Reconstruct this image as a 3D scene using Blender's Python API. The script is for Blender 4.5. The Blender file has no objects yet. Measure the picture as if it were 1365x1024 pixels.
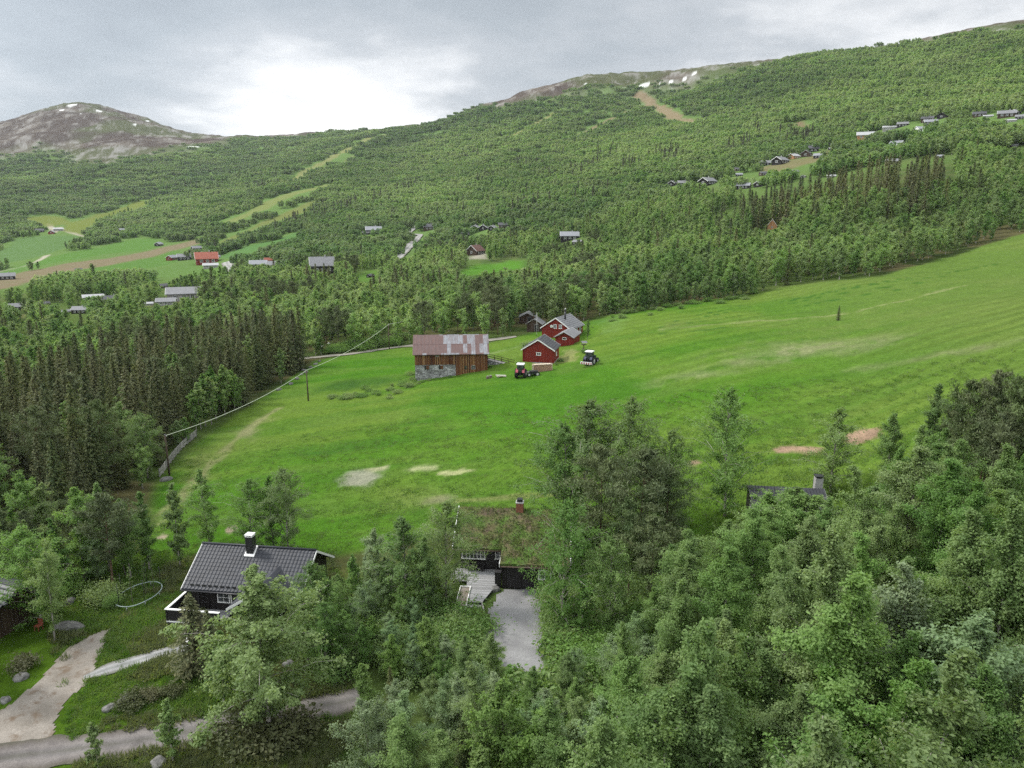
import bpy, math, random
import numpy as np
from mathutils import Vector, Matrix
R = math.radians
PI = math.pi
random.seed(7)
rng = np.random.default_rng(11)
scene = bpy.context.scene
COL = scene.collection

# ------------------------------------------------------------------ camera model
W0, H0, F0 = 1365.0, 1024.0, 960.0
PITCH = R(13.0)
CAMZ = 30.0

def ray(u, v):
    """azimuth and tangent of elevation of the view ray through a photograph pixel"""
    a = (np.asarray(u, float) - W0 / 2) / F0
    b = (np.asarray(v, float) - H0 / 2) / F0
    dx = a
    dy = math.cos(PITCH) - b * math.sin(PITCH)
    dz = -math.sin(PITCH) - b * math.cos(PITCH)
    return np.arctan2(dx, dy), dz / np.hypot(dx, dy)

def project(x, y, z):
    x = np.asarray(x, float); y = np.asarray(y, float); z = np.asarray(z, float) - CAMZ
    d = y * math.cos(PITCH) - z * math.sin(PITCH)
    b = -(y * math.sin(PITCH) + z * math.cos(PITCH))
    d = np.where(np.abs(d) < 1e-6, 1e-6, d)
    return W0 / 2 + F0 * x / d, H0 / 2 + F0 * b / d, d

# ------------------------------------------------------------------ terrain height field
# (u, v, 'z'|'r', value): what stands at that pixel of the ground, its height or its distance
CP = []
def cz(*l):
    for u, v, z in l:
        az, t = ray(u, v); CP.append((float(az), (z - CAMZ) / float(t), float(t)))
def cr(*l):
    for u, v, r in l:
        az, t = ray(u, v); CP.append((float(az), float(r), float(t)))
cz((0,1024,-1.6),(340,1024,-1.0),(682,1024,0.6),(1000,1024,2.6),(1365,1024,5.5),(0,1500,-1.6),(682,1500,.6),(1365,1500,5.5),
   (-400,1024,-3),(1750,1024,9),(-400,800,-3),(-400,650,-5),(1750,700,13),
   (0,860,-1.6),(300,840,-.4),(440,930,-.6),(690,800,0),(620,770,0),(760,790,.3),(1020,720,3.4),(1200,800,5),(1365,720,8.2),
   (220,640,-3),(100,700,-2.6),(400,500,-3.5),(550,509,-1.2),(650,492,.5),(740,480,1.6),(786,487,2.6),(500,630,-1.2),(300,640,-2.4),
   (560,710,-.2),(700,640,.9),(900,640,3.2),(1050,600,5.2),(1150,580,6.8),(1000,470,7.4),(1117,427,9.8),(1260,470,12),(1365,500,13.5),
   (1365,600,11),(420,560,-2.4),(700,560,.2),(880,540,3.2))
cr((700,447,176),(550,470,172),(440,480,170),(1365,375,185),(1365,315,268),(1200,362,215),(1100,386,200),(1000,402,188),(820,424,178),
   (1750,300,260),(1750,240,330))
cz((0,420,-6),(0,378,-9),(0,345,-9),(100,404,-6),(-350,420,-8),(-350,360,-9),(200,400,-5))
cr((60,325,900),(60,300,1180),(130,288,1300),(100,240,1750),(100,206,2200),(105,140,3400),(75,145,3380),(0,166,3300),(0,212,2400),(160,150,3350),(205,165,3250),
   (265,181,3050),(330,186,2800),(330,230,1700),(330,282,950),(280,352,640),(380,332,600),(430,364,430),(440,215,1500),(400,300,760),
   (400,182,2500),(550,325,600),(500,312,620),(660,357,400),(640,342,430),(760,328,430),(760,395,255),(600,424,212),(560,270,850),(560,167,2150),(480,176,2350),
   (560,220,1350),(700,128,1900),(630,148,2000),(700,200,1120),(700,262,690),(700,302,520),(830,103,1900),(760,112,1900),(1000,85,1700),(900,97,1800),(1100,70,1600),(1200,60,1500),(1290,44,1380),(1365,34,1300),
   (850,150,1400),(1000,150,1050),(1200,120,900),(1365,100,820),(900,200,840),(1100,202,620),(1200,192,570),(1330,157,560),(1365,205,440),
   (940,247,500),(1000,247,475),(1060,217,550),(900,295,390),(1030,302,335),(1180,268,320),(1365,290,300),(900,352,262),(1100,342,255),(1250,322,270),
   (500,380,330),(300,390,330),(600,375,340),
   (-350,325,900),(-350,240,1700),(-350,190,3100),(1750,-20,1200),(1750,80,750),(1750,160,480))
sky = [(-350,190,3100),(0,166,3300),(105,140,3400),(205,165,3250),(330,186,2800),(480,176,2350),(560,167,2150),(700,128,1900),(830,103,1900),(1000,85,1700),(1200,60,1500),(1365,34,1300),(1750,-20,1200)]
for u, v, r in sky:
    az, t = ray(u, v)
    CP.append((float(az), r * 1.4, float(t) - .022)); CP.append((float(az), r * 2.4, float(t) - .07))
CP = np.array(CP)
_X = np.stack([CP[:, 0] * 3.0, np.log(CP[:, 1])], 1)
def _phi(d2): return np.where(d2 > 1e-12, d2 * np.log(np.maximum(d2, 1e-12)) * .5, 0.)
def _fit(X, y, lam):
    n = len(X)
    d2 = ((X[:, None] - X[None]) ** 2).sum(-1)
    A = np.zeros((n + 3, n + 3)); A[:n, :n] = _phi(d2) + lam * np.eye(n)
    A[:n, n] = 1; A[:n, n + 1:] = X; A[n, :n] = 1; A[n + 1:, :n] = X.T
    return np.linalg.solve(A, np.concatenate([y, np.zeros(3)]))
_W = _fit(_X, CP[:, 2], 2e-4)

def _hash(ix, iy, s):
    h = (ix.astype(np.int64) * 374761393 + iy.astype(np.int64) * 668265263 + s * 974634777) & 0x7fffffff
    h = ((h ^ (h >> 13)) * 1274126177) & 0x7fffffff
    h = h ^ (h >> 16)
    return (h & 0xffff) / 65535.0
def vnoise(x, y, s=0):
    ix = np.floor(x); iy = np.floor(y); fx = x - ix; fy = y - iy
    fx = fx * fx * fx * (fx * (fx * 6 - 15) + 10); fy = fy * fy * fy * (fy * (fy * 6 - 15) + 10)
    a = _hash(ix, iy, s); b = _hash(ix + 1, iy, s); c = _hash(ix, iy + 1, s); d = _hash(ix + 1, iy + 1, s)
    return (a + (b - a) * fx) * (1 - fy) + (c + (d - c) * fx) * fy
def fbm(x, y, s=0, o=4, g=.5):
    t = 0; a = 1; n = 0
    for k in range(o):
        t = t + a * vnoise(x * 2 ** k + 17.3 * k, y * 2 ** k - 9.1 * k, s + k); n += a; a *= g
    return t / n
def sstep(a, b, x):
    t = np.clip((x - a) / (b - a), 0, 1); return t * t * (3 - 2 * t)

FLAT = []      # (x, y, radius, height): levelled house plots
def ground_polar(az, r, chunk=60000):
    az = np.asarray(az, float).ravel(); r = np.asarray(r, float).ravel()
    out = np.empty(len(az))
    for k in range(0, len(az), chunk):
        a = az[k:k + chunk]; rr = r[k:k + chunk]
        rc = np.clip(rr, 16, 7000)
        ac = np.clip(a, -.95, .95)
        x = ac * 3.0; y = np.log(rc)
        d2 = (x[:, None] - _X[None, :, 0]) ** 2 + (y[:, None] - _X[None, :, 1]) ** 2
        t = _phi(d2) @ _W[:-3] + _W[-3] + _W[-2] * x + _W[-1] * y
        z = CAMZ + rc * t
        X = rr * np.sin(a); Y = rr * np.cos(a)
        z = z + (fbm(X / 9, Y / 9, 3, 3) - .5) * .55 * sstep(45, 90, rr)
        z = z + (fbm(X / 45, Y / 45, 5, 2) - .5) * 1.6 * sstep(60, 130, rr)
        far = sstep(700, 1800, rr)
        z = z + (fbm(X / 210, Y / 210, 8, 5, .55) - .5) * 46 * far
        up = sstep(150, 330, z)
        z = z + (np.abs(fbm(X / 90, Y / 90, 21, 4, .6) - .5) * -30 + 3) * far * up
        for fx, fy, rad, h in FLAT:
            d = np.hypot(X - fx, Y - fy)
            w = 1 - sstep(rad, rad * 1.7, d)
            z = z * (1 - w) + h * w
        out[k:k + chunk] = z
    return out
def gz(x, y):
    x = np.asarray(x, float); y = np.asarray(y, float)
    return ground_polar(np.arctan2(x, y), np.hypot(x, y)).reshape(x.shape)
_RS = np.geomspace(14, 6500, 420)
def at(u, v, h=0.0):
    """point of the ground (raised by h) first met by the ray through pixel u, v"""
    az, t = ray(u, v); RS = _RS
    for step in (0, 1):
        f = ground_polar(np.full(len(RS), float(az)), RS) + h - (CAMZ + RS * float(t))
        k = np.nonzero(f >= 0)[0]
        if len(k) == 0: r = RS[-1]; break
        k = k[0]
        if k == 0: r = RS[0]; break
        r = RS[k - 1] + (RS[k] - RS[k - 1]) * (-f[k - 1]) / (f[k] - f[k - 1])
        RS = np.linspace(RS[k - 1], RS[k], 9)
    x = r * math.sin(az); y = r * math.cos(az)
    return float(x), float(y), float(CAMZ + r * t - h)
def poly(pts, n=1):
    """polygon of photograph pixels laid on the ground -> world xy"""
    return np.array([at(u, v)[:2] for u, v in pts])
def inside(P, x, y):
    x = np.asarray(x); y = np.asarray(y); c = np.zeros(x.shape, bool)
    n = len(P); j = n - 1
    for i in range(n):
        xi, yi = P[i]; xj, yj = P[j]
        if yi != yj: c ^= ((yi > y) != (yj > y)) & (x < (xj - xi) / (yj - yi) * (y - yi) + xi)
        j = i
    return c
def dist_line(P, x, y):
    P = np.asarray(P, float); d = np.full(np.shape(x), 1e9)
    for (ax, ay), (bx, by) in zip(P[:-1], P[1:]):
        vx, vy = bx - ax, by - ay; L = vx * vx + vy * vy + 1e-9
        t = np.clip(((x - ax) * vx + (y - ay) * vy) / L, 0, 1)
        d = np.minimum(d, np.hypot(x - ax - t * vx, y - ay - t * vy))
    return d
def soft_inside(P, x, y, w, nz=None):
    """1 inside, 0 outside, edge w metres wide, wobbled by noise"""
    b = (x > P[:, 0].min() - 2 * w) & (x < P[:, 0].max() + 2 * w) & (y > P[:, 1].min() - 2 * w) & (y < P[:, 1].max() + 2 * w)
    o = np.zeros(x.shape)
    if not b.any(): return o
    xb, yb = x[b], y[b]
    d = dist_line(np.vstack([P, P[:1]]), xb, yb) * np.where(inside(P, xb, yb), 1, -1)
    if nz is not None: d = d + (nz[b] - .5) * 2.4 * w
    o[b] = sstep(-w, w, d)
    return o
# ------------------------------------------------------------------ materials
def new_mat(name):
    m = bpy.data.materials.new(name); m.use_nodes = True
    nt = m.node_tree; nt.nodes.clear()
    out = nt.nodes.new('ShaderNodeOutputMaterial')
    b = nt.nodes.new('ShaderNodeBsdfPrincipled')
    nt.links.new(b.outputs[0], out.inputs[0])
    return m, nt, b, out
def N(nt, t, **kw):
    n = nt.nodes.new(t)
    for k, v in kw.items():
        if k.startswith('i_'):
            key = k[2:]
            n.inputs[int(key) if key.isdigit() else key].default_value = v
        else: setattr(n, k, v)
    return n
def c4(c): return (c[0], c[1], c[2], 1)
def mixc(nt, fac, a, b, mode='MIX'):
    n = N(nt, 'ShaderNodeMix', data_type='RGBA', blend_type=mode)
    for s, v in ((0, fac), (6, a), (7, b)):
        if hasattr(v, 'is_output') or isinstance(v, bpy.types.NodeSocket): nt.links.new(v, n.inputs[s])
        elif s == 0: n.inputs[s].default_value = v
        else: n.inputs[s].default_value = c4(v)
    return n.outputs[2]
def math_n(nt, op, a, b=None, clamp=False):
    n = N(nt, 'ShaderNodeMath', operation=op, use_clamp=clamp)
    for s, v in ((0, a), (1, b)):
        if v is None: continue
        if isinstance(v, bpy.types.NodeSocket): nt.links.new(v, n.inputs[s])
        else: n.inputs[s].default_value = v
    return n.outputs[0]
def ramp(nt, fac, *stops):
    n = nt.nodes.new('ShaderNodeValToRGB'); e = n.color_ramp.elements
    while len(e) > 1: e.remove(e[-1])
    e[0].position = stops[0][0]; e[0].color = c4(stops[0][1])
    for p, c in stops[1:]:
        x = e.new(p); x.color = c4(c)
    nt.links.new(fac, n.inputs[0]); return n.outputs[0]
def coords(nt, scale=(1, 1, 1), which='Object'):
    t = nt.nodes.new('ShaderNodeTexCoord'); mp = nt.nodes.new('ShaderNodeMapping')
    mp.inputs['Scale'].default_value = scale
    nt.links.new(t.outputs[which], mp.inputs[0]); return mp.outputs[0]
def noise(nt, vec, scale, detail=4, rough=.55):
    n = N(nt, 'ShaderNodeTexNoise', i_Scale=scale, i_Detail=detail, i_Roughness=rough)
    nt.links.new(vec, n.inputs['Vector']); return n.outputs[0]
def bump(nt, b, h, strength, dist=.02):
    n = N(nt, 'ShaderNodeBump', i_Strength=strength, i_Distance=dist)
    nt.links.new(h, n.inputs['Height']); nt.links.new(n.outputs[0], b.inputs['Normal'])
def plain(name, c, rough=.7, var=.25, scale=3.0, spec=.3, metal=0, bmp=.0):
    m, nt, b, out = new_mat(name)
    v = coords(nt)
    n = noise(nt, v, scale, 5)
    lo = tuple(x * (1 - var) for x in c); hi = tuple(min(1, x * (1 + var)) for x in c)
    nt.links.new(ramp(nt, n, (.3, lo), (.7, hi)), b.inputs['Base Color'])
    b.inputs['Roughness'].default_value = rough; b.inputs['Specular IOR Level'].default_value = spec
    b.inputs['Metallic'].default_value = metal
    if bmp: bump(nt, b, noise(nt, v, scale * 4, 4), bmp)
    return m
def boards(name, cols, width, axis=0, rough=.75, grain=.35, spec=.2):
    """boards of one width, each with its own tone, running across the given object axis"""
    m, nt, b, out = new_mat(name)
    t = nt.nodes.new('ShaderNodeTexCoord'); sp = nt.nodes.new('ShaderNodeSeparateXYZ')
    nt.links.new(t.outputs['Object'], sp.inputs[0])
    if axis == 'xy':
        q = math_n(nt, 'ADD', sp.outputs[0], math_n(nt, 'MULTIPLY', sp.outputs[1], 1.0))
    else: q = sp.outputs[axis]
    q = math_n(nt, 'DIVIDE', q, width)
    fl = math_n(nt, 'FLOOR', q); fr = math_n(nt, 'FRACT', q)
    wn = N(nt, 'ShaderNodeTexWhiteNoise', noise_dimensions='1D'); nt.links.new(fl, wn.inputs['W'])
    st = [(i / max(1, len(cols) - 1), c) for i, c in enumerate(cols)]
    col = ramp(nt, wn.outputs[0], *st)
    sc = [1.2, 1.2, 1.2]
    if axis in (0, 1): sc[axis] = 14; 
    if axis == 2: sc[2] = 14
    g = noise(nt, coords(nt, tuple(sc)), 2.0, 5, .6)
    col = mixc(nt, grain, col, ramp(nt, g, (.3, (.35, .35, .35)), (.7, (1.3, 1.3, 1.3))), 'MULTIPLY')
    gap = math_n(nt, 'LESS_THAN', fr, .08)
    col = mixc(nt, math_n(nt, 'MULTIPLY', gap, .7), col, tuple(x * .25 for x in cols[0]))
    nt.links.new(col, b.inputs['Base Color'])
    b.inputs['Roughness'].default_value = rough; b.inputs['Specular IOR Level'].default_value = spec
    bump(nt, b, math_n(nt, 'SUBTRACT', math_n(nt, 'MULTIPLY', g, .3), gap), .5, .02)
    return m
def foliage(name, dark, light, trans=.46, rough=.55, objvar=.58, spec=.25):
    """leaf tones: each leaf cluster carries its own value, each tree its own"""
    m, nt, b, out = new_mat(name)
    a = N(nt, 'ShaderNodeAttribute', attribute_name='tint')
    oi = nt.nodes.new('ShaderNodeObjectInfo')
    f = math_n(nt, 'ADD', math_n(nt, 'MULTIPLY', a.outputs['Fac'], 1 - objvar), math_n(nt, 'MULTIPLY', oi.outputs['Random'], objvar), True)
    ins = N(nt, 'ShaderNodeAttribute', attribute_name='tone', attribute_type='INSTANCER')
    f = math_n(nt, 'ADD', f, ins.outputs['Fac'], True)
    col = ramp(nt, f, (.0, dark), (.55, tuple((x + y) / 2 for x, y in zip(dark, light))), (1, light))
    wn = N(nt, 'ShaderNodeTexWhiteNoise', noise_dimensions='1D'); nt.links.new(oi.outputs['Random'], wn.inputs['W'])
    hs = N(nt, 'ShaderNodeHueSaturation')
    nt.links.new(math_n(nt, 'ADD', .492, math_n(nt, 'MULTIPLY', wn.outputs[0], .024)), hs.inputs['Hue'])
    nt.links.new(math_n(nt, 'ADD', .80, math_n(nt, 'MULTIPLY', wn.outputs[0], .22)), hs.inputs['Saturation'])
    nt.links.new(col, hs.inputs['Color'])
    nt.links.new(hs.outputs[0], b.inputs['Base Color'])
    b.inputs['Roughness'].default_value = rough; b.inputs['Specular IOR Level'].default_value = spec
    tr = nt.nodes.new('ShaderNodeBsdfTranslucent')
    tc = mixc(nt, 1.0, hs.outputs[0], (1.25, 1.25, .7), 'MULTIPLY'); nt.links.new(tc, tr.inputs[0])
    mx = nt.nodes.new('ShaderNodeMixShader'); mx.inputs[0].default_value = trans
    nt.links.new(b.outputs[0], mx.inputs[1]); nt.links.new(tr.outputs[0], mx.inputs[2]); nt.links.new(mx.outputs[0], out.inputs[0])
    return m

M = {}
M['birch_leaf'] = foliage('birch_leaf', (.100, .188, .045), (.265, .378, .106))
M['willow_leaf'] = foliage('willow_leaf', (.140, .220, .095), (.285, .380, .175), trans=.38)
M['bright_leaf'] = foliage('bright_leaf', (.125, .230, .035), (.245, .370, .075))
M['spruce_leaf'] = foliage('spruce_leaf', (.050, .080, .028), (.172, .172, .056), trans=.2, rough=.7, objvar=.4)
M['pine_leaf'] = foliage('pine_leaf', (.066, .100, .036), (.168, .205, .074), trans=.2, rough=.65, objvar=.4)
M['far_leaf'] = foliage('far_leaf', (.125, .205, .068), (.270, .370, .130), objvar=.3)
M['mid_leaf'] = foliage('mid_leaf', (.130, .222, .064), (.300, .410, .140), trans=.5)
M['far_spruce'] = foliage('far_spruce', (.050, .062, .034), (.095, .095, .052), trans=.15, objvar=.4)
M['bush_leaf'] = foliage('bush_leaf', (.120, .215, .052), (.260, .370, .100))
M['heather'] = foliage('heather', (.075, .092, .034), (.150, .145, .062), trans=.25)
M['grass_blade'] = foliage('grass_blade', (.075, .155, .020), (.170, .260, .042), trans=.5)
M['weed_blade'] = foliage('weed_blade', (.090, .125, .042), (.200, .215, .090), trans=.5)
M['birch_bark'] = plain('birch_bark', (.34, .31, .28), .8, .55, 2.2, bmp=.3)
M['grey_bark'] = plain('grey_bark', (.11, .095, .08), .9, .4, 3, bmp=.4)
M['pine_bark'] = plain('pine_bark', (.12, .075, .05), .9, .45, 3, bmp=.4)
M['black_boards'] = boards('black_boards', [(.014, .012, .012), (.022, .019, .018), (.030, .026, .024)], .16, 'xy', rough=.6)
M['red_boards'] = boards('red_boards', [(.17, .020, .014), (.20, .026, .018), (.235, .034, .022)], .14, 'xy')
M['brown_boards'] = boards('brown_boards', [(.05, .033, .024), (.075, .05, .035), (.10, .07, .05)], .16, 'xy')
M['tan_boards'] = boards('tan_boards', [(.30, .14, .06), (.36, .19, .09), (.42, .23, .12)], .16, 'xy')
M['deck_boards'] = boards('deck_boards', [(.25, .245, .24), (.33, .325, .32), (.40, .395, .39)], .15, 1, grain=.25)
M['grey_boards'] = boards('grey_boards', [(.22, .21, .20), (.36, .34, .32), (.46, .44, .41)], .13, 'xy')
M['white_paint'] = plain('white_paint', (.78, .77, .74), .5, .06, 4)
M['dark_paint'] = plain('dark_paint', (.022, .020, .020), .5, .3, 4)
M['black_metal'] = plain('black_metal', (.018, .018, .020), .4, .3, 6, .5)
M['steel'] = plain('steel', (.42, .43, .45), .4, .15, 3, .5, .6)
M['brick'] = plain('brick', (.22, .09, .055), .85, .4, 9, bmp=.4)
M['concrete'] = plain('concrete', (.36, .35, .33), .9, .2, 4, bmp=.3)
M['tile_black'] = plain('tile_black', (.026, .028, .034), .5, .25, 1.3, .35)
M['slate'] = plain('slate', (.075, .078, .085), .5, .25, 2.0, .4)
M['felt_grey'] = plain('felt_grey', (.17, .17, .175), .7, .25, 2.0)
M['roof_dark'] = plain('roof_dark', (.06, .06, .065), .6, .3, 1.5)
M['roof_pale'] = plain('roof_pale', (.21, .215, .23), .45, .12, 1.5)
M['roof_white'] = plain('roof_white', (.33, .33, .33), .5, .08, 1.5)
M['roof_red'] = plain('roof_red', (.26, .075, .045), .7, .25, 1.5)
M['roof_brown'] = plain('roof_brown', (.12, .06, .045), .7, .25, 1.5)
M['rubber'] = plain('rubber', (.016, .016, .016), .8, .2, 6)
M['tractor_red'] = plain('tractor_red', (.32, .05, .07), .4, .2, 4, .5)
M['tractor_blue'] = plain('tractor_blue', (.014, .018, .05), .35, .2, 4, .5)
M['rim_white'] = plain('rim_white', (.5, .49, .47), .5, .1, 6)
M['log_end'] = plain('log_end', (.48, .30, .20), .8, .35, 5)
M['bark_log'] = plain('bark_log', (.16, .10, .075), .9, .4, 6)
M['plank_raw'] = plain('plank_raw', (.50, .42, .32), .8, .25, 4)
M['boulder'] = plain('boulder', (.15, .145, .135), .9, .45, 1.4, bmp=.6)
M['cable'] = plain('cable', (.46, .50, .38), .6, .1, 3)
M['pole_wood'] = plain('pole_wood', (.085, .06, .045), .85, .3, 3)
M['hose'] = plain('hose', (.27, .33, .31), .5, .1, 3)
M['lamp_glass'] = plain('lamp_glass', (.8, .8, .78), .3, .03, 3, .5)
M['tarp_white'] = plain('tarp_white', (.70, .69, .67), .6, .12, 5)
def _glass():
    m, nt, b, out = new_mat('window_glass')
    v = coords(nt); n = noise(nt, v, 1.3, 2)
    nt.links.new(ramp(nt, n, (.35, (.020, .024, .028)), (.7, (.075, .082, .09))), b.inputs['Base Color'])
    b.inputs['Roughness'].default_value = .08; b.inputs['Specular IOR Level'].default_value = .7
    return m
M['glass'] = _glass()
def _stone():
    m, nt, b, out = new_mat('stone_wall')
    v = coords(nt, (1, 1, 1.7))
    vo = N(nt, 'ShaderNodeTexVoronoi', i_Scale=2.1, feature='F1'); nt.links.new(v, vo.inputs['Vector'])
    ve = N(nt, 'ShaderNodeTexVoronoi', i_Scale=2.1, feature='DISTANCE_TO_EDGE'); nt.links.new(v, ve.inputs['Vector'])
    sp = nt.nodes.new('ShaderNodeSeparateXYZ'); nt.links.new(vo.outputs['Color'], sp.inputs[0])
    col = ramp(nt, sp.outputs[0], (0, (.17, .165, .16)), (.5, (.27, .265, .26)), (.8, (.36, .355, .35)), (1, (.48, .47, .46)))
    col = mixc(nt, .4, col, ramp(nt, noise(nt, v, 6, 4), (.3, (.5, .5, .5)), (.7, (1.2, 1.2, 1.2))), 'MULTIPLY')
    edge = ramp(nt, ve.outputs['Distance'], (0, (0, 0, 0)), (.05, (1, 1, 1)))
    col = mixc(nt, edge, (.055, .05, .045), col)
    nt.links.new(col, b.inputs['Base Color']); b.inputs['Roughness'].default_value = .9
    bump(nt, b, edge, .8, .06); return m
M['stone'] = _stone()
def _rust():
    """corrugated sheets, each rusted or galvanised on its own; the end over the byre is the rusty one"""
    m, nt, b, out = new_mat('rusty_sheets')
    t = nt.nodes.new('ShaderNodeTexCoord'); sp = nt.nodes.new('ShaderNodeSeparateXYZ'); nt.links.new(t.outputs['Object'], sp.inputs[0])
    fx = math_n(nt, 'FLOOR', math_n(nt, 'DIVIDE', sp.outputs[0], .78)); fy = math_n(nt, 'FLOOR', math_n(nt, 'DIVIDE', math_n(nt, 'ADD', sp.outputs[1], .15), 1.95))
    cb = nt.nodes.new('ShaderNodeCombineXYZ'); nt.links.new(fx, cb.inputs[0]); nt.links.new(fy, cb.inputs[1])
    wn = N(nt, 'ShaderNodeTexWhiteNoise', noise_dimensions='2D'); nt.links.new(cb.outputs[0], wn.inputs['Vector'])
    # share of rusty sheets falls from the left end to the right
    th = N(nt, 'ShaderNodeMapRange', i_1=-2.3, i_2=-.7, i_3=.98, i_4=.33); nt.links.new(sp.outputs[0], th.inputs[0])
    isr = math_n(nt, 'LESS_THAN', wn.outputs[0], th.outputs[0])
    st = noise(nt, coords(nt, (3.0, .55, .55)), 1.5, 5, .65)
    spot = ramp(nt, st, (.40, (0, 0, 0)), (.58, (1, 1, 1)))
    rust = ramp(nt, noise(nt, coords(nt, (4, .5, .5)), 2.2, 6, .7), (.3, (.045, .018, .014)), (.55, (.090, .034, .025)), (.75, (.180, .078, .046)))
    zinc = ramp(nt, noise(nt, coords(nt), .9, 4), (.3, (.15, .158, .175)), (.7, (.26, .272, .295)))
    fac = math_n(nt, 'ADD', math_n(nt, 'MULTIPLY', isr, .88), math_n(nt, 'MULTIPLY', spot, .45), True)
    fac = math_n(nt, 'MULTIPLY', fac, math_n(nt, 'SUBTRACT', 1.0, math_n(nt, 'MULTIPLY', math_n(nt, 'MULTIPLY', spot, isr), .12)))
    col = mixc(nt, fac, zinc, rust)
    seam = math_n(nt, 'LESS_THAN', math_n(nt, 'FRACT', math_n(nt, 'DIVIDE', sp.outputs[0], .78)), .06)
    col = mixc(nt, math_n(nt, 'MULTIPLY', seam, .5), col, (.07, .06, .06))
    nt.links.new(col, b.inputs['Base Color']); b.inputs['Roughness'].default_value = .6; b.inputs['Metallic'].default_value = .1
    return m
M['rust'] = _rust()
M['barn_boards'] = boards('barn_boards', [(.055, .022, .014), (.13, .050, .020), (.24, .115, .045), (.10, .035, .018), (.30, .17, .075), (.085, .030, .018)], .17, 0, grain=.8)
def _turf():
    m, nt, b, out = new_mat('turf')
    v = coords(nt)
    col = ramp(nt, noise(nt, v, .8, 5), (.3, (.125, .088, .070)), (.44, (.125, .115, .055)), (.6, (.085, .145, .032)))
    col = mixc(nt, .6, col, ramp(nt, noise(nt, v, 7, 4), (.3, (.4, .4, .4)), (.7, (1.3, 1.3, 1.3))), 'MULTIPLY')
    nt.links.new(col, b.inputs['Base Color']); b.inputs['Roughness'].default_value = .95; b.inputs['Specular IOR Level'].default_value = .05
    bump(nt, b, noise(nt, v, 9, 5), 1, .1); return m
M['turf'] = _turf()
def _gravel(name, a, c, spots=None):
    m, nt, b, out = new_mat(name)
    v = coords(nt)
    col = ramp(nt, noise(nt, v, .55, 6, .6), (.3, a), (.7, c))
    col = mixc(nt, .7, col, ramp(nt, noise(nt, v, 16, 3, .7), (.3, (.5, .5, .5)), (.7, (1.4, 1.4, 1.4))), 'MULTIPLY')
    if spots:
        f = ramp(nt, noise(nt, v, .9, 5, .65), (.52, (0, 0, 0)), (.66, (1, 1, 1)))
        col = mixc(nt, f, col, spots)
    ac = N(nt, 'ShaderNodeAttribute', attribute_name='across')
    ab = math_n(nt, 'ABSOLUTE', ac.outputs['Fac'])
    wob = math_n(nt, 'ADD', ab, math_n(nt, 'MULTIPLY', math_n(nt, 'SUBTRACT', noise(nt, v, .8, 4), .5), .45))
    rut = ramp(nt, wob, (.0, (.78, .80, .74)), (.22, (1.0, 1.0, 1.0)), (.42, (1.22, 1.2, 1.18)), (.6, (1.02, 1.0, .98)), (.85, (.72, .70, .62)), (1, (.6, .62, .5)))
    has = math_n(nt, 'GREATER_THAN', ab, .0001)
    col = mixc(nt, has, col, mixc(nt, 1.0, col, rut, 'MULTIPLY'))
    nt.links.new(col, b.inputs['Base Color']); b.inputs['Roughness'].default_value = .95; b.inputs['Specular IOR Level'].default_value = .1
    bump(nt, b, noise(nt, v, 14, 4), .6, .04); return m
M['road_gravel'] = _gravel('road_gravel', (.115, .105, .10), (.19, .175, .165))
M['drive_gravel'] = _gravel('drive_gravel', (.17, .165, .165), (.27, .265, .26))
M['dirt'] = _gravel('dirt', (.165, .145, .12), (.28, .25, .215), (.14, .105, .075))
M['path_stone'] = _gravel('path_stone', (.16, .16, .16), (.28, .28, .275))
M['far_road'] = _gravel('far_road', (.22, .215, .205), (.30, .295, .28))
M['track'] = _gravel('track', (.19, .178, .15), (.27, .255, .22))

# ------------------------------------------------------------------ mesh helpers
def np_mesh(name, v, f, mats, tint=None, mi=None, smooth=False):
    v = np.ascontiguousarray(v, np.float32); f = np.ascontiguousarray(f, np.int32)
    me = bpy.data.meshes.new(name); n, k = f.shape
    me.vertices.add(len(v)); me.vertices.foreach_set('co', v.ravel())
    me.loops.add(n * k); me.loops.foreach_set('vertex_index', f.ravel())
    me.polygons.add(n); me.polygons.foreach_set('loop_start', np.arange(n, dtype=np.int32) * k)
    me.polygons.foreach_set('loop_total', np.full(n, k, np.int32))
    if mi is not None: me.polygons.foreach_set('material_index', np.asarray(mi, np.int32))
    me.polygons.foreach_set('use_smooth', np.full(n, bool(smooth)))
    me.update(calc_edges=True)
    if tint is not None:
        a = me.attributes.new('tint', 'FLOAT', 'FACE'); a.data.foreach_set('value', np.asarray(tint, np.float32))
    for m in mats: me.materials.append(m)
    return me
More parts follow.
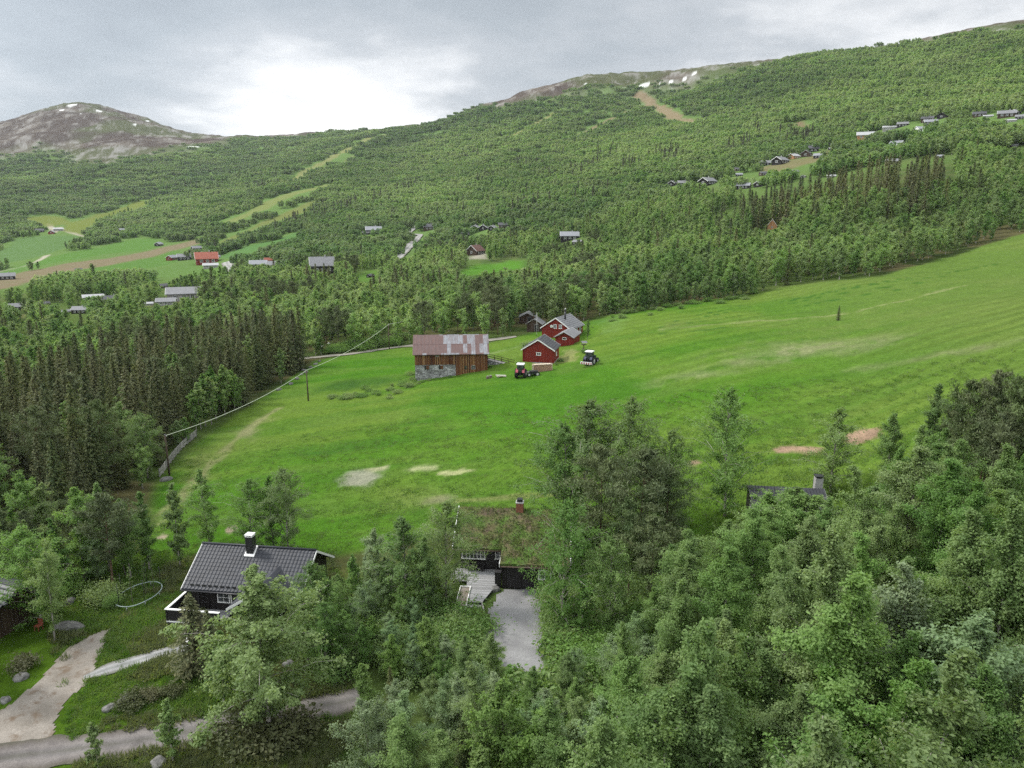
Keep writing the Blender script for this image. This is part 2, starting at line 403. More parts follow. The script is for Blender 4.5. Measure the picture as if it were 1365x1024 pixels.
class MB:
    def __init__(s): s.v = []; s.f = []; s.sm = []
    def add(s, vs, fs, smooth=False):
        o = len(s.v); s.v += [tuple(map(float, p)) for p in vs]; s.f += [tuple(i + o for i in f) for f in fs]; s.sm += [smooth] * len(fs); return s
    def box(s, x0, x1, y0, y1, z0, z1, T=None):
        vs = [(x0,y0,z0),(x1,y0,z0),(x1,y1,z0),(x0,y1,z0),(x0,y0,z1),(x1,y0,z1),(x1,y1,z1),(x0,y1,z1)]
        if T: vs = [tuple(T @ Vector(p)) for p in vs]
        return s.add(vs, [(3,2,1,0),(4,5,6,7),(0,1,5,4),(1,2,6,5),(2,3,7,6),(3,0,4,7)])
    def beam(s, a, b, w, h):
        """rectangular bar from a to b, w wide sideways, h deep, centred"""
        a = Vector(a); b = Vector(b); d = (b - a).normalized()
        up = Vector((0, 0, 1)) if abs(d.z) < .95 else Vector((0, 1, 0))
        x = d.cross(up).normalized() * (w / 2); y = x.cross(d).normalized() * (h / 2)
        vs = [a-x-y, a+x-y, a+x+y, a-x+y, b-x-y, b+x-y, b+x+y, b-x+y]
        return s.add(vs, [(0,1,2,3),(7,6,5,4),(0,4,5,1),(1,5,6,2),(2,6,7,3),(3,7,4,0)])
    def tube(s, pts, rad, n=8, caps=True):
        pts = [Vector(p) for p in pts]; m = len(pts)
        if not hasattr(rad, '__len__'): rad = [rad] * m
        vs = []; fs = []; ref = Vector((.13, .97, .2))
        for i, p in enumerate(pts):
            d = (pts[min(i + 1, m - 1)] - pts[max(i - 1, 0)]).normalized()
            if abs(d.dot(ref)) > .95: ref = Vector((.9, .1, .3))
            x = d.cross(ref).normalized(); y = d.cross(x)
            for k in range(n):
                a = 2 * PI * k / n; vs.append(p + (x * math.cos(a) + y * math.sin(a)) * rad[i])
        for i in range(m - 1):
            for k in range(n):
                k2 = (k + 1) % n; fs.append((i*n+k, i*n+k2, (i+1)*n+k2, (i+1)*n+k))
        s.add(vs, fs, True)
        if caps:
            o = len(s.v) - len(vs)
            s.f += [tuple(o + k for k in reversed(range(n))), tuple(o + (m-1)*n + k for k in range(n))]; s.sm += [False, False]
        return s
    def cyl(s, c, axis, r, h, n=16):
        c = Vector(c); a = Vector(axis).normalized()
        return s.tube([c - a * h / 2, c + a * h / 2], r, n)
    def prism(s, pts, e, closed=True):
        """polygon (list of 3-d points) swept by vector e"""
        n = len(pts); p = [Vector(q) for q in pts]; e = Vector(e)
        fs = [(i, (i+1) % n, n + (i+1) % n, n + i) for i in range(n)]
        fs += [tuple(reversed(range(n))), tuple(range(n, 2*n))]
        return s.add(p + [q + e for q in p], fs)
    def lathe(s, prof, c=(0,0,0), n=16):
        vs = []; fs = []; m = len(prof)
        for r, z in prof:
            for k in range(n):
                a = 2*PI*k/n; vs.append((c[0]+r*math.cos(a), c[1]+r*math.sin(a), c[2]+z))
        for i in range(m-1):
            for k in range(n):
                k2 = (k+1) % n; fs.append((i*n+k, i*n+k2, (i+1)*n+k2, (i+1)*n+k))
        s.add(vs, fs, True)
        o = len(s.v) - len(vs)
        s.f += [tuple(o+k for k in reversed(range(n))), tuple(o+(m-1)*n+k for k in range(n))]; s.sm += [False, False]
        return s
    def mesh(s, name, mat):
        me = bpy.data.meshes.new(name); me.from_pydata(s.v, [], s.f)
        me.polygons.foreach_set('use_smooth', s.sm); me.update()
        bm = bmesh.new(); bm.from_mesh(me); bmesh.ops.recalc_face_normals(bm, faces=bm.faces[:]); bm.to_mesh(me); bm.free()
        for m in (mat if isinstance(mat, (list, tuple)) else [mat]): me.materials.append(m)
        return me
    def build(s, name, mat, parent=None):
        return link(name, s.mesh(name, mat), parent)
import bmesh
def link(name, me, parent=None):
    o = bpy.data.objects.new(name, me); COL.objects.link(o)
    if parent is not None: o.parent = parent
    return o
def tag(o, label, cat, group=None, kind=None):
    o['label'] = label; o['category'] = cat
    if group: o['group'] = group
    if kind: o['kind'] = kind
    return o
def thing(name, label, cat, loc, rz=0, group=None, sc=1.0):
    o = bpy.data.objects.new(name, None); COL.objects.link(o); o.empty_display_size = .3
    o.location = loc; o.rotation_euler = (0, 0, rz); o.scale = (sc, sc, sc)
    return tag(o, label, cat, group)
KIDS = {}
def copy_tree(o, label=None, loc=None, rz=None, sc=None, group=None):
    kids = [c for c in COL.objects if c.parent == o] if o.name not in KIDS else KIDS[o.name]
    KIDS[o.name] = kids
    c = o.copy(); COL.objects.link(c)
    if label: c['label'] = label
    if group: c['group'] = group
    if loc is not None: c.location = loc
    if rz is not None: c.rotation_euler = (0, 0, rz)
    if sc is not None: c.scale = sc if hasattr(sc, '__len__') else (sc, sc, sc)
    def kid(ch, par):
        gk = KIDS.get(ch.name)
        if gk is None: gk = KIDS[ch.name] = [g for g in COL.objects if g.parent == ch]
        d = ch.copy(); COL.objects.link(d); d.parent = par
        for g in gk: kid(g, d)
    for ch in kids: kid(ch, c)
    return c
# ------------------------------------------------------------------ where fields, roads and plots lie (pixels of the photograph laid on the ground)
FLAT += [(-20.6, 54.1, 5.0, -.4), (-.6, 58.0, 5.6, -.12), (24.2, 60, 4.5, 3.6), (5.9, 144, 4.5, 1.75), (11.7, 164, 6, 2.9), (-38.6, 52.0, 3.5, -1.5)]
MEADOW = poly([(205,668),(216,636),(255,598),(296,566),(330,545),(372,515),(400,496),(420,482),(445,476),(500,468),(550,463),(600,461),(650,457),(690,449),(715,441),(765,432),(800,424),(850,416),(900,408),(1000,393),(1060,381),(1170,369),(1215,357),(1250,345),(1300,331),(1365,312),(1700,235),
               (1800,420),(1700,640),(1500,640),(1365,648),(1240,660),(1190,672),(1120,690),(1000,720),(900,730),(830,716),(720,700),(600,705),(560,718),(470,735),(440,742),(250,748),(215,765),(190,745)])
FIELDS = [(poly(p), c) for p, c in [
    ([(-60,350),(5,333),(25,318),(60,314),(105,315),(110,318),(95,328),(70,336),(40,345),(10,350),(-60,362)], (.105,.185,.070)),
    ([(30,290),(60,287),(85,290),(95,296),(110,292),(180,269),(208,265),(192,275),(150,287),(125,300),(108,313),(85,309),(85,300),(60,303),(48,299)], (.165,.195,.050)),
    ([(22,358),(70,343),(130,330),(180,318),(205,318),(215,326),(190,334),(140,339),(100,346),(45,356)], (.100,.205,.050)),
    ([(-60,372),(40,350),(28,362),(-60,390)], (.10,.20,.05)),
    ([(100,362),(180,347),(230,334),(250,340),(225,352),(150,362),(120,368)], (.100,.200,.050)),
    ([(185,367),(230,354),(262,347),(300,352),(318,357),(310,366),(240,370)], (.115,.200,.060)),
    ([(288,344),(330,328),(370,320),(402,307),(408,312),(370,325),(340,336),(312,345)], (.095,.195,.065)),
    ([(285,326),(330,306),(365,290),(420,267),(425,275),(395,287),(350,302),(312,320)], (.165,.185,.065)),
    ([(598,366),(640,352),(680,345),(705,346),(702,357),(660,364),(622,369)], (.090,.230,.030)),
    ([(466,374),(492,361),(512,361),(495,376)], (.10,.20,.04)),
    ([(-60,395),(-60,384),(0,370),(40,361),(90,351),(150,344),(215,331),(268,317),(276,322),(236,333),(182,346),(112,359),(60,371),(10,384)], (.225,.172,.128)),
    ([(1052,171),(1065,163),(1084,166),(1076,173)], (.20,.14,.10)),
    ([(1015,224),(1045,216),(1075,211),(1100,200),(1110,203),(1085,216),(1050,226),(1020,232)], (.20,.17,.10)),
    ([(925,248),(945,246),(965,247),(960,253),(930,253)], (.12,.17,.06)),
    ([(624,346),(632,338),(650,337),(650,346)], (.38,.35,.31)),
]]
LINES = [(poly(p), w, c) for p, w, c in [
    ([(515,180),(480,192),(462,201),(440,212),(410,228),(392,240)], 15, (.19,.20,.085)),
    ([(440,247),(400,256),(365,268),(340,282),(300,300)], 15, (.17,.20,.075)),
    ([(645,178),(675,165)], 7, (.20,.19,.09)), ([(682,182),(715,164),(742,150)], 8, (.20,.20,.09)),
    ([(655,220),(688,207),(720,195),(760,185),(790,172),(808,163),(835,150),(860,142)], 8, (.19,.16,.10)),
    ([(850,126),(868,134),(882,146),(902,158),(938,163)], 13, (.22,.17,.115)),
    ([(455,222),(500,200),(540,190)], 6, (.16,.19,.08)),
    ([(600,330),(640,322),(668,312)], 4, (.13,.16,.06)),
    ([(65,298),(72,310),(80,303)], 4, (.36,.33,.27)), ([(0,362),(20,358),(42,353),(62,341)], 5, (.38,.35,.30)),
    ([(52,303),(85,307),(108,314),(130,320)], 4, (.34,.32,.26)),
]]
_bu = [(-350,200),(0,209),(60,206),(140,222),(200,209),(260,197),(330,188),(400,183),(480,177),(560,169),(640,143),(680,137),(740,134),(800,131),(850,128),(880,123),(940,107),(1000,92),(1100,74),(1200,62),(1365,36),(1750,-15)]
_bp = [at(u, v) for u, v in _bu]
_baz = np.array([math.atan2(p[0], p[1]) for p in _bp]); _br = np.array([math.hypot(p[0], p[1]) for p in _bp])
def bare(x, y):
    """0 wooded .. 1 open fell, from the line where the birches give out"""
    az = np.arctan2(x, y); r = np.hypot(x, y)
    rb = np.interp(az, _baz, _br) * (1 + .16 * (fbm(x / 160, y / 160, 31, 4) - .5))
    return sstep(.93, 1.07, r / rb)
PATCH = []     # worn or dry places in the meadow: centre, half sizes, turn, colour, softness
def patch(u, v, w, h, c, soft=.35, k=1.0):
    x, y, z = at(u, v); d = project(x, y, z)[2]
    y1 = np.hypot(*at(u, v - h / 2)[:2]); y0 = np.hypot(*at(u, v + h / 2)[:2])
    PATCH.append((x, y, w / 2 * d / F0, max(.3, (y1 - y0) / 2), math.atan2(x, y), c, soft, k))
for a in [(1050,600,62,11,(.36,.225,.14)),(1150,580,40,15,(.36,.225,.14)),(926,618,28,11,(.35,.22,.14)),
          (487,637,44,22,(.28,.26,.17),.7),(510,624,40,5,(.36,.33,.17)),(560,625,46,7,(.38,.36,.17),.6),(606,630,46,7,(.38,.36,.16)),
          (588,664,60,9,(.24,.22,.11),.7),(216,717,20,8,(.40,.29,.20)),(308,706,14,8,(.36,.26,.18)),
          (755,478,26,12,(.24,.24,.08)),(640,480,40,14,(.15,.22,.05)),(520,420,30,6,(.1,.2,.03))]:
    patch(*a)
for a in [(1075,466,190,22,(.27,.25,.12),.8,.75),(1250,474,190,10,(.25,.23,.11),.7,.6),(935,502,130,14,(.30,.27,.14),.8,.65),(1000,482,90,12,(.26,.24,.11),.8,.6),
          (1150,430,260,30,(.17,.20,.05),.9,.5),(900,433,40,8,(.2,.2,.07),.9,.5),(820,430,40,30,(.16,.24,.07),.8,.5),
          (560,660,120,30,(.20,.22,.06),.9,.5),(700,700,330,16,(.20,.21,.06),.7,.6),(300,590,60,26,(.20,.20,.06),.9,.6),(262,630,40,40,(.22,.19,.08),.9,.7),(350,560,40,10,(.26,.24,.10),.9,.7),
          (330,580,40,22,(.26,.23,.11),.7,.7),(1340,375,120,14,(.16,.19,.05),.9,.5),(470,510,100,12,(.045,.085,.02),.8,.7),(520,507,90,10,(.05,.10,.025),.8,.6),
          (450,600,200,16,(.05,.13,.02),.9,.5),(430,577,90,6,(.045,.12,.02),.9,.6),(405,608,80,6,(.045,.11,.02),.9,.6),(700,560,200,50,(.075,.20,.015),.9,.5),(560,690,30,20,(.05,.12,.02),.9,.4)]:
    patch(*a)
RUT = [(poly(p), w, c) for p, w, c in [
    ([(880,440),(960,432),(1060,425),(1130,417),(1200,402),(1290,381)], .9, (.26,.26,.10)),
    ([(205,700),(240,665),(262,640),(300,600),(340,565),(372,545)], 1.1, (.25,.23,.10)),
    ([(610,668),(680,662),(740,660),(800,655)], .7, (.24,.23,.08)),
    ([(640,478),(660,470),(690,462),(720,455)], .8, (.20,.24,.08)),
    ([(880,436),(990,420),(1100,402),(1220,384)], .5, (.045,.11,.018)), ([(900,428),(1000,412),(1100,395),(1240,376)], .5, (.045,.11,.018)),
    ([(930,420),(1020,406),(1120,388),(1280,366)], .5, (.045,.11,.018)), ([(980,408),(1100,391),(1200,372),(1330,352)], .5, (.05,.115,.02)),
    ([(880,445),(960,438),(1060,431)], .5, (.05,.11,.02)),
]]
SNOW = []
for u, v, w, h in [(95,140,14,4),(84,146,10,3),(133,147,14,3),(108,152,8,3),(196,161,8,2),(262,196,26,5),(240,202,14,4),(207,214,12,3),(183,222,10,3),(228,208,8,2),(178,166,8,2),
                   (556,203,8,2),(497,223,6,2),(480,232,7,2),(850,104,10,3),(858,113,16,4),(895,109,12,5),(880,111,6,3),(912,106,5,2),(925,99,9,4),(834,120,8,2),(780,113,7,3),(945,104,8,3),(905,113,6,2)]:
    x, y, z = at(u, v); d = project(x, y, z)[2]; r = math.hypot(x, y)
    r1 = math.hypot(*at(u, v - h / 2)[:2]); r0 = math.hypot(*at(u, v + h / 2)[:2])
    SNOW.append((x, y, w / 2.3 * d / F0, min(30, max(2.5, (r1 - r0) / 5)), math.atan2(x, y)))

# ------------------------------------------------------------------ the ground: one sheet to beyond the skyline
def build_ground():
    fine = np.linspace(-.80, .80, 1050); rest = np.linspace(.80, 2 * PI - .80, 90)[1:-1]
    A = np.concatenate([fine, rest]); Rr = np.geomspace(6, 4600, 730)
    na, nr = len(A), len(Rr)
    AA, RR = np.meshgrid(A, Rr)
    AW = np.where(AA > PI, AA - 2 * PI, AA)
    x = (RR * np.sin(AA)).ravel(); y = (RR * np.cos(AA)).ravel()
    z = ground_polar(AW.ravel(), RR.ravel())
    r = RR.ravel()
    far = r > 700; back = np.abs(AW.ravel()) > .9
    z[back] = np.minimum(z[back], 30 + .1 * r[back])
    # ground colour, by what grows or lies there
    n1 = fbm(x / 7, y / 7, 41, 5); n2 = fbm(x / 38, y / 38, 43, 4); n3 = fbm(x / 1.7, y / 1.7, 47, 3)
    ns = fbm(x / 26 + n2, (y - .12 * x) / 3.2, 53, 4)
    def mix(a, b, t): return a + (np.asarray(b) - a) * t[:, None]
    c = mix(np.tile([.040, .058, .020], (len(x), 1)), (.085, .080, .040), sstep(.4, .65, n1))
    c = mix(c, (.070, .110, .030), sstep(.42, .6, n2) * .8)
    c = mix(c, (.100, .165, .052), sstep(250, 600, r))
    # open fell
    b = bare(x, y) * (r > 900)
    nf = fbm(x / 60, y / 60, 61, 5, .6); nr_ = fbm(x / 17, (y) / 30, 67, 5, .7); ng = fbm(x / 240, y / 240, 71, 4)
    fell = mix(np.tile([.080, .064, .056], (len(x), 1)), (.150, .130, .112), sstep(.4, .7, nf))
    fell = mix(fell, (.085, .105, .045), sstep(.47, .62, ng) * .75)
    fell = fell * .82
    fell = mix(fell, (.235, .228, .225), sstep(.52, .68, nr_ * .6 + nf * .4) * .85)
    c = mix(c, (0, 0, 0), b) + fell * b[:, None]
    for P, w, col in LINES:
        bb = (x > P[:, 0].min() - 60) & (x < P[:, 0].max() + 60) & (y > P[:, 1].min() - 60) & (y < P[:, 1].max() + 60)
        d = dist_line(P, x[bb], y[bb]) + (n2[bb] - .5) * w * 1.2
        c[bb] = mix(c[bb], np.array(col) * .9, (1 - sstep(w * .5, w * 1.1, d)) * .9)
    for P, col in FIELDS:
        m = soft_inside(P, x, y, 4.0, n2)
        c = mix(c, np.array(col) * .8, m * (.82 + .36 * (n1 - .5)))
    mead = soft_inside(MEADOW, x, y, 1.1, n1)
    g = mix(np.tile([.078, .172, .016], (len(x), 1)), (.128, .190, .028), sstep(.38, .66, n2))
    g = mix(g, (.055, .135, .015), sstep(.5, .68, ns) * .45)
    g = mix(g, (.145, .195, .040), sstep(.56, .72, fbm(x / 14, (y - .1 * x) / 5, 59, 4)) * .35)
    g = mix(g, (.150, .180, .045), sstep(20, 75, x - .1 * y) * .6)
    for P, w, col in RUT:
        bb = (x > P[:, 0].min() - 6) & (x < P[:, 0].max() + 6) & (y > P[:, 1].min() - 6) & (y < P[:, 1].max() + 6)
        d = dist_line(P, x[bb], y[bb]) + (n1[bb] - .5) * w * 1.6
        g[bb] = mix(g[bb], col, (1 - sstep(w * .4, w * 1.3, d)) * sstep(.25, .5, n1[bb]) * .8)
    dry = np.zeros(len(x))
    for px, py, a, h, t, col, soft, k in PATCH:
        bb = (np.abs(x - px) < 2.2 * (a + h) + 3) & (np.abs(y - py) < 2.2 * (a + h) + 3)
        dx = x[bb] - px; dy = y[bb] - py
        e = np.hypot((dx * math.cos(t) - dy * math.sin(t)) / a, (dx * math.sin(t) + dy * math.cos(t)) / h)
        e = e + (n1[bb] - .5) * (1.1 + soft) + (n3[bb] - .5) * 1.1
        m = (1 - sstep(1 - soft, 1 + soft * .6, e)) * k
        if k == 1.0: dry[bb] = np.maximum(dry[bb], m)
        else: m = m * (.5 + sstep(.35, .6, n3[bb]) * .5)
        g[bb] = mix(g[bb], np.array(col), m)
    st_ = np.sin((y - .22 * x + (n2 - .5) * 9) / 2.3 * PI); g = g * (1 + .10 * st_ * sstep(5, 40, x - .1 * y + 20) * sstep(.35, .6, n2))[:, None]
    g = g * np.array([.76, .86, 1.0])
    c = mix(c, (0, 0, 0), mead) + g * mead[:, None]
    # the mown and trodden grass of the yard round the cabins
    yard = soft_inside(YARD, x, y, 1.5, n1)
    yg = mix(np.tile([.070, .120, .022], (len(x), 1)), (.115, .115, .045), sstep(.45, .65, n1))
    yg = mix(yg, (.085, .165, .018), sstep(.5, .65, n2)) * .68
    c = mix(c, (0, 0, 0), yard * (1 - mead)) + yg * (yard * (1 - mead))[:, None]
    # old snow
    for px, py, a, h, t in SNOW:
        bb = (np.abs(x - px) < 2 * (a + h)) & (np.abs(y - py) < 2 * (a + h))
        dx = x[bb] - px; dy = y[bb] - py
        e = np.hypot((dx * math.cos(t) - dy * math.sin(t)) / a, (dx * math.sin(t) + dy * math.cos(t)) / h) + (nr_[bb] - .5) * 2.6
        c[bb] = mix(c[bb], (.70, .72, .75), 1 - sstep(.6, .95, e))
    # micro relief of the meadow
    near = (r < 320)
    z[near] += ((n1[near] - .5) * .5 + (n3[near] - .5) * .22) * np.maximum(mead[near], .5) * sstep(35, 60, r[near]) * (1 - dry[near] * .5)
    i = np.arange(nr - 1)[:, None] * na + np.arange(na)[None]
    j = np.arange(nr - 1)[:, None] * na + (np.arange(na)[None] + 1) % na
    f = np.stack([i, i + na, j + na, j], -1).reshape(-1, 4)
    cap = len(x); x = np.append(x, 0); y = np.append(y, 0); z = np.append(z, z[:na].mean())
    c = np.vstack([c, c[:1]]); mead = np.append(mead, 0)
    m, nt, bs, out = new_mat('ground')
    at_ = N(nt, 'ShaderNodeAttribute', attribute_name='albedo'); gm = N(nt, 'ShaderNodeAttribute', attribute_name='grassy')
    v = coords(nt)
    f1 = noise(nt, v, 1.6, 6, .7); f2 = noise(nt, v, .35, 5, .6); f3 = noise(nt, coords(nt, (1, .45, 1)), 6, 4, .7)
    col = mixc(nt, .55, at_.outputs['Color'], ramp(nt, f1, (.30, (.55, .55, .5)), (.7, (1.45, 1.4, 1.3))), 'MULTIPLY')
    col = mixc(nt, .32, col, ramp(nt, f2, (.3, (.7, .72, .7)), (.7, (1.3, 1.28, 1.2))), 'MULTIPLY')
    col = mixc(nt, .5, col, ramp(nt, f3, (.3, (.6, .62, .6)), (.7, (1.4, 1.35, 1.3))), 'MULTIPLY')
    nt.links.new(col, bs.inputs['Base Color']); bs.inputs['Roughness'].default_value = 1.0; bs.inputs['Specular IOR Level'].default_value = .0
    bump(nt, bs, math_n(nt, 'ADD', f1, math_n(nt, 'MULTIPLY', f3, .4)), 1.0, .3)
    me = np_mesh('ground', np.stack([x, y, z], 1), f, [m], smooth=True)
    bm = bmesh.new(); bm.from_mesh(me); bm.verts.ensure_lookup_table()
    for k in range(na): bm.faces.new((bm.verts[cap], bm.verts[(k + 1) % na], bm.verts[k]))
    bm.to_mesh(me); bm.free()
    a = me.attributes.new('albedo', 'FLOAT_COLOR', 'POINT'); a.data.foreach_set('color', np.concatenate([c, np.ones((len(c), 1))], 1).astype(np.float32).ravel())
    a = me.attributes.new('grassy', 'FLOAT', 'POINT'); a.data.foreach_set('value', mead.astype(np.float32))
    o = link('ground', me)
    tag(o, 'valley side of green meadow, wooded slopes and bare fell', 'ground', kind='structure')
    return (A[:1050], Rr, z[:-1].reshape(nr, na)[:, :1050])
YARD = poly([(-200,1100),(-200,800),(0,760),(100,740),(190,735),(250,740),(440,742),(470,800),(470,1100)])
GRID = build_ground()
def gm(x, y):
    """height of the ground mesh itself (relief included) inside the fan in front of the camera"""
    A, Rr, Z = GRID
    x = np.asarray(x, float); y = np.asarray(y, float)
    fa = np.clip((np.arctan2(x, y) - A[0]) / (A[1] - A[0]), 0, len(A) - 1.001)
    fr = np.clip(np.log(np.hypot(x, y) / Rr[0]) / math.log(Rr[1] / Rr[0]), 0, len(Rr) - 1.001)
    i = fa.astype(int); j = fr.astype(int); u = fa - i; w = fr - j
    return (Z[j, i] * (1-u) + Z[j, i+1] * u) * (1-w) + (Z[j+1, i] * (1-u) + Z[j+1, i+1] * u) * w

def smooth_line(P, n):
    P = np.asarray(P, float); q = []
    for k in range(len(P) - 1):
        p0, p1, p2, p3 = P[max(k-1, 0)], P[k], P[k+1], P[min(k+2, len(P)-1)]
        for t in np.linspace(0, 1, n, endpoint=False):
            q.append(.5 * ((2*p1) + (-p0+p2)*t + (2*p0-5*p1+4*p2-p3)*t*t + (-p0+3*p1-3*p2+p3)*t**3))
    q.append(P[-1]); return np.array(q)
ROADS = []
def strip(name, label, pts, widths, mat, lift=.03, step=.5, cat='road'):
    """a road or path draped on the ground along a line of photograph pixels"""
    P = poly(pts); L = smooth_line(np.c_[P, np.broadcast_to(widths, len(P))], 24)
    seg = np.r_[0, np.cumsum(np.hypot(*np.diff(L[:, :2], axis=0).T))]
    s = np.arange(0, seg[-1], step)
    X = np.interp(s, seg, L[:, 0]); Y = np.interp(s, seg, L[:, 1]); Wd = np.interp(s, seg, L[:, 2])
    tx = np.gradient(X); ty = np.gradient(Y); l = np.hypot(tx, ty); nx, ny = -ty / l, tx / l
    k = max(2, int(np.max(Wd) / step) + 1); u = np.linspace(-.5, .5, k + 1)
    wob = 1 + (fbm(s / 1.3, s * 0, 5, 3) - .5) * .45
    VX = X[:, None] + nx[:, None] * u * (Wd * wob)[:, None]; VY = Y[:, None] + ny[:, None] * u * (Wd * wob)[:, None]
    VZ = gm(VX, VY) + lift
    i = np.arange(len(s) - 1)[:, None] * (k + 1) + np.arange(k)[None]
    f = np.stack([i, i + 1, i + k + 2, i + k + 1], -1).reshape(-1, 4)
    o = link(name, np_mesh(name, np.stack([VX, VY, VZ], -1).reshape(-1, 3), f, [mat], smooth=True))
    a_ = o.data.attributes.new('across', 'FLOAT', 'POINT'); a_.data.foreach_set('value', np.broadcast_to(u * 2 + 1e-3, VX.shape).astype(np.float32).ravel())
    tag(o, label, cat, kind='structure'); ROADS.append((np.c_[X, Y], float(np.max(Wd)) / 2)); return o
def area(name, label, P, mat, lift=.03, step=.2, cat='yard', wob=.8, world=False):
    P = np.asarray(P) if world else poly(P)
    gx = np.arange(P[:, 0].min() - step, P[:, 0].max() + step, step); gy = np.arange(P[:, 1].min() - step, P[:, 1].max() + step, step)
    GX, GY = np.meshgrid(gx, gy)
    ins = inside(P, (GX + (fbm(GX / 1.5, GY / 1.5, 3, 3) - .5) * wob).ravel(), (GY + (fbm(GX / 1.5, GY / 1.5, 9, 3) - .5) * wob).ravel()).reshape(GX.shape)
    q = ins[:-1, :-1] & ins[1:, :-1] & ins[:-1, 1:] & ins[1:, 1:]
    id_ = np.arange(GX.size).reshape(GX.shape)
    f = np.stack([id_[:-1, :-1][q], id_[:-1, 1:][q], id_[1:, 1:][q], id_[1:, :-1][q]], -1)
    used, inv = np.unique(f, return_inverse=True); f = inv.reshape(f.shape)
    X, Y = GX.ravel()[used], GY.ravel()[used]
    o = link(name, np_mesh(name, np.stack([X, Y, gm(X, Y) + lift], 1), f, [mat], smooth=True))
    tag(o, label, cat, kind='structure'); ROADS.append((np.vstack([P, P[:1]]), .2)); AREAS.append(P); return o
AREAS = []
strip('gravel_road', 'grey gravel road crossing the foot of the yard below the black cabin', [(-160,1046),(0,1012),(110,998),(200,985),(290,968),(360,955),(440,940),(480,931)], 2.7, M['road_gravel'], .05, .4)
area('dirt_yard', 'bare sandy turning place beside the gravel road', [(-160,1080),(-160,985),(0,945),(55,905),(85,868),(120,848),(150,838),(133,868),(128,895),(110,915),(85,945),(68,985),(70,1000),(0,1016)], M['dirt'], .03)
strip('stone_path', 'pale crushed stone path from the turning place to the deck', [(112,905),(150,892),(190,880),(225,870),(255,866)], [.5,1.5,1.5,1.4,1.2], M['path_stone'], .06, .2, 'path')
DRIVE = [(650,812),(662,792),(672,786),(718,784),(734,800),(738,830),(735,870),(728,905),(700,915),(652,905),(640,860)]
area('driveway', 'grey gravel parking place in front of the turf roofed cabin', DRIVE, M['drive_gravel'], .05)
strip('farm_track', 'narrow grey farm track passing behind the barn', [(395,479),(430,476),(470,472),(510,466),(550,461),(600,459),(650,454),(690,449)], 2.4, M['track'], .12, .6)
strip('village_road', 'pale winding road between the trees up the valley', [(520,352),(533,343),(541,334),(547,328),(557,318),(560,314),(546,312),(551,306),(557,301)], [5,6,6.5,7,6,5,5,5,4], M['far_road'], .7, 3)
strip('farm_lane', 'pale lane bending down from the red roofed farm', [(302,350),(306,357),(314,363)], 8, M['far_road'], .6, 3)
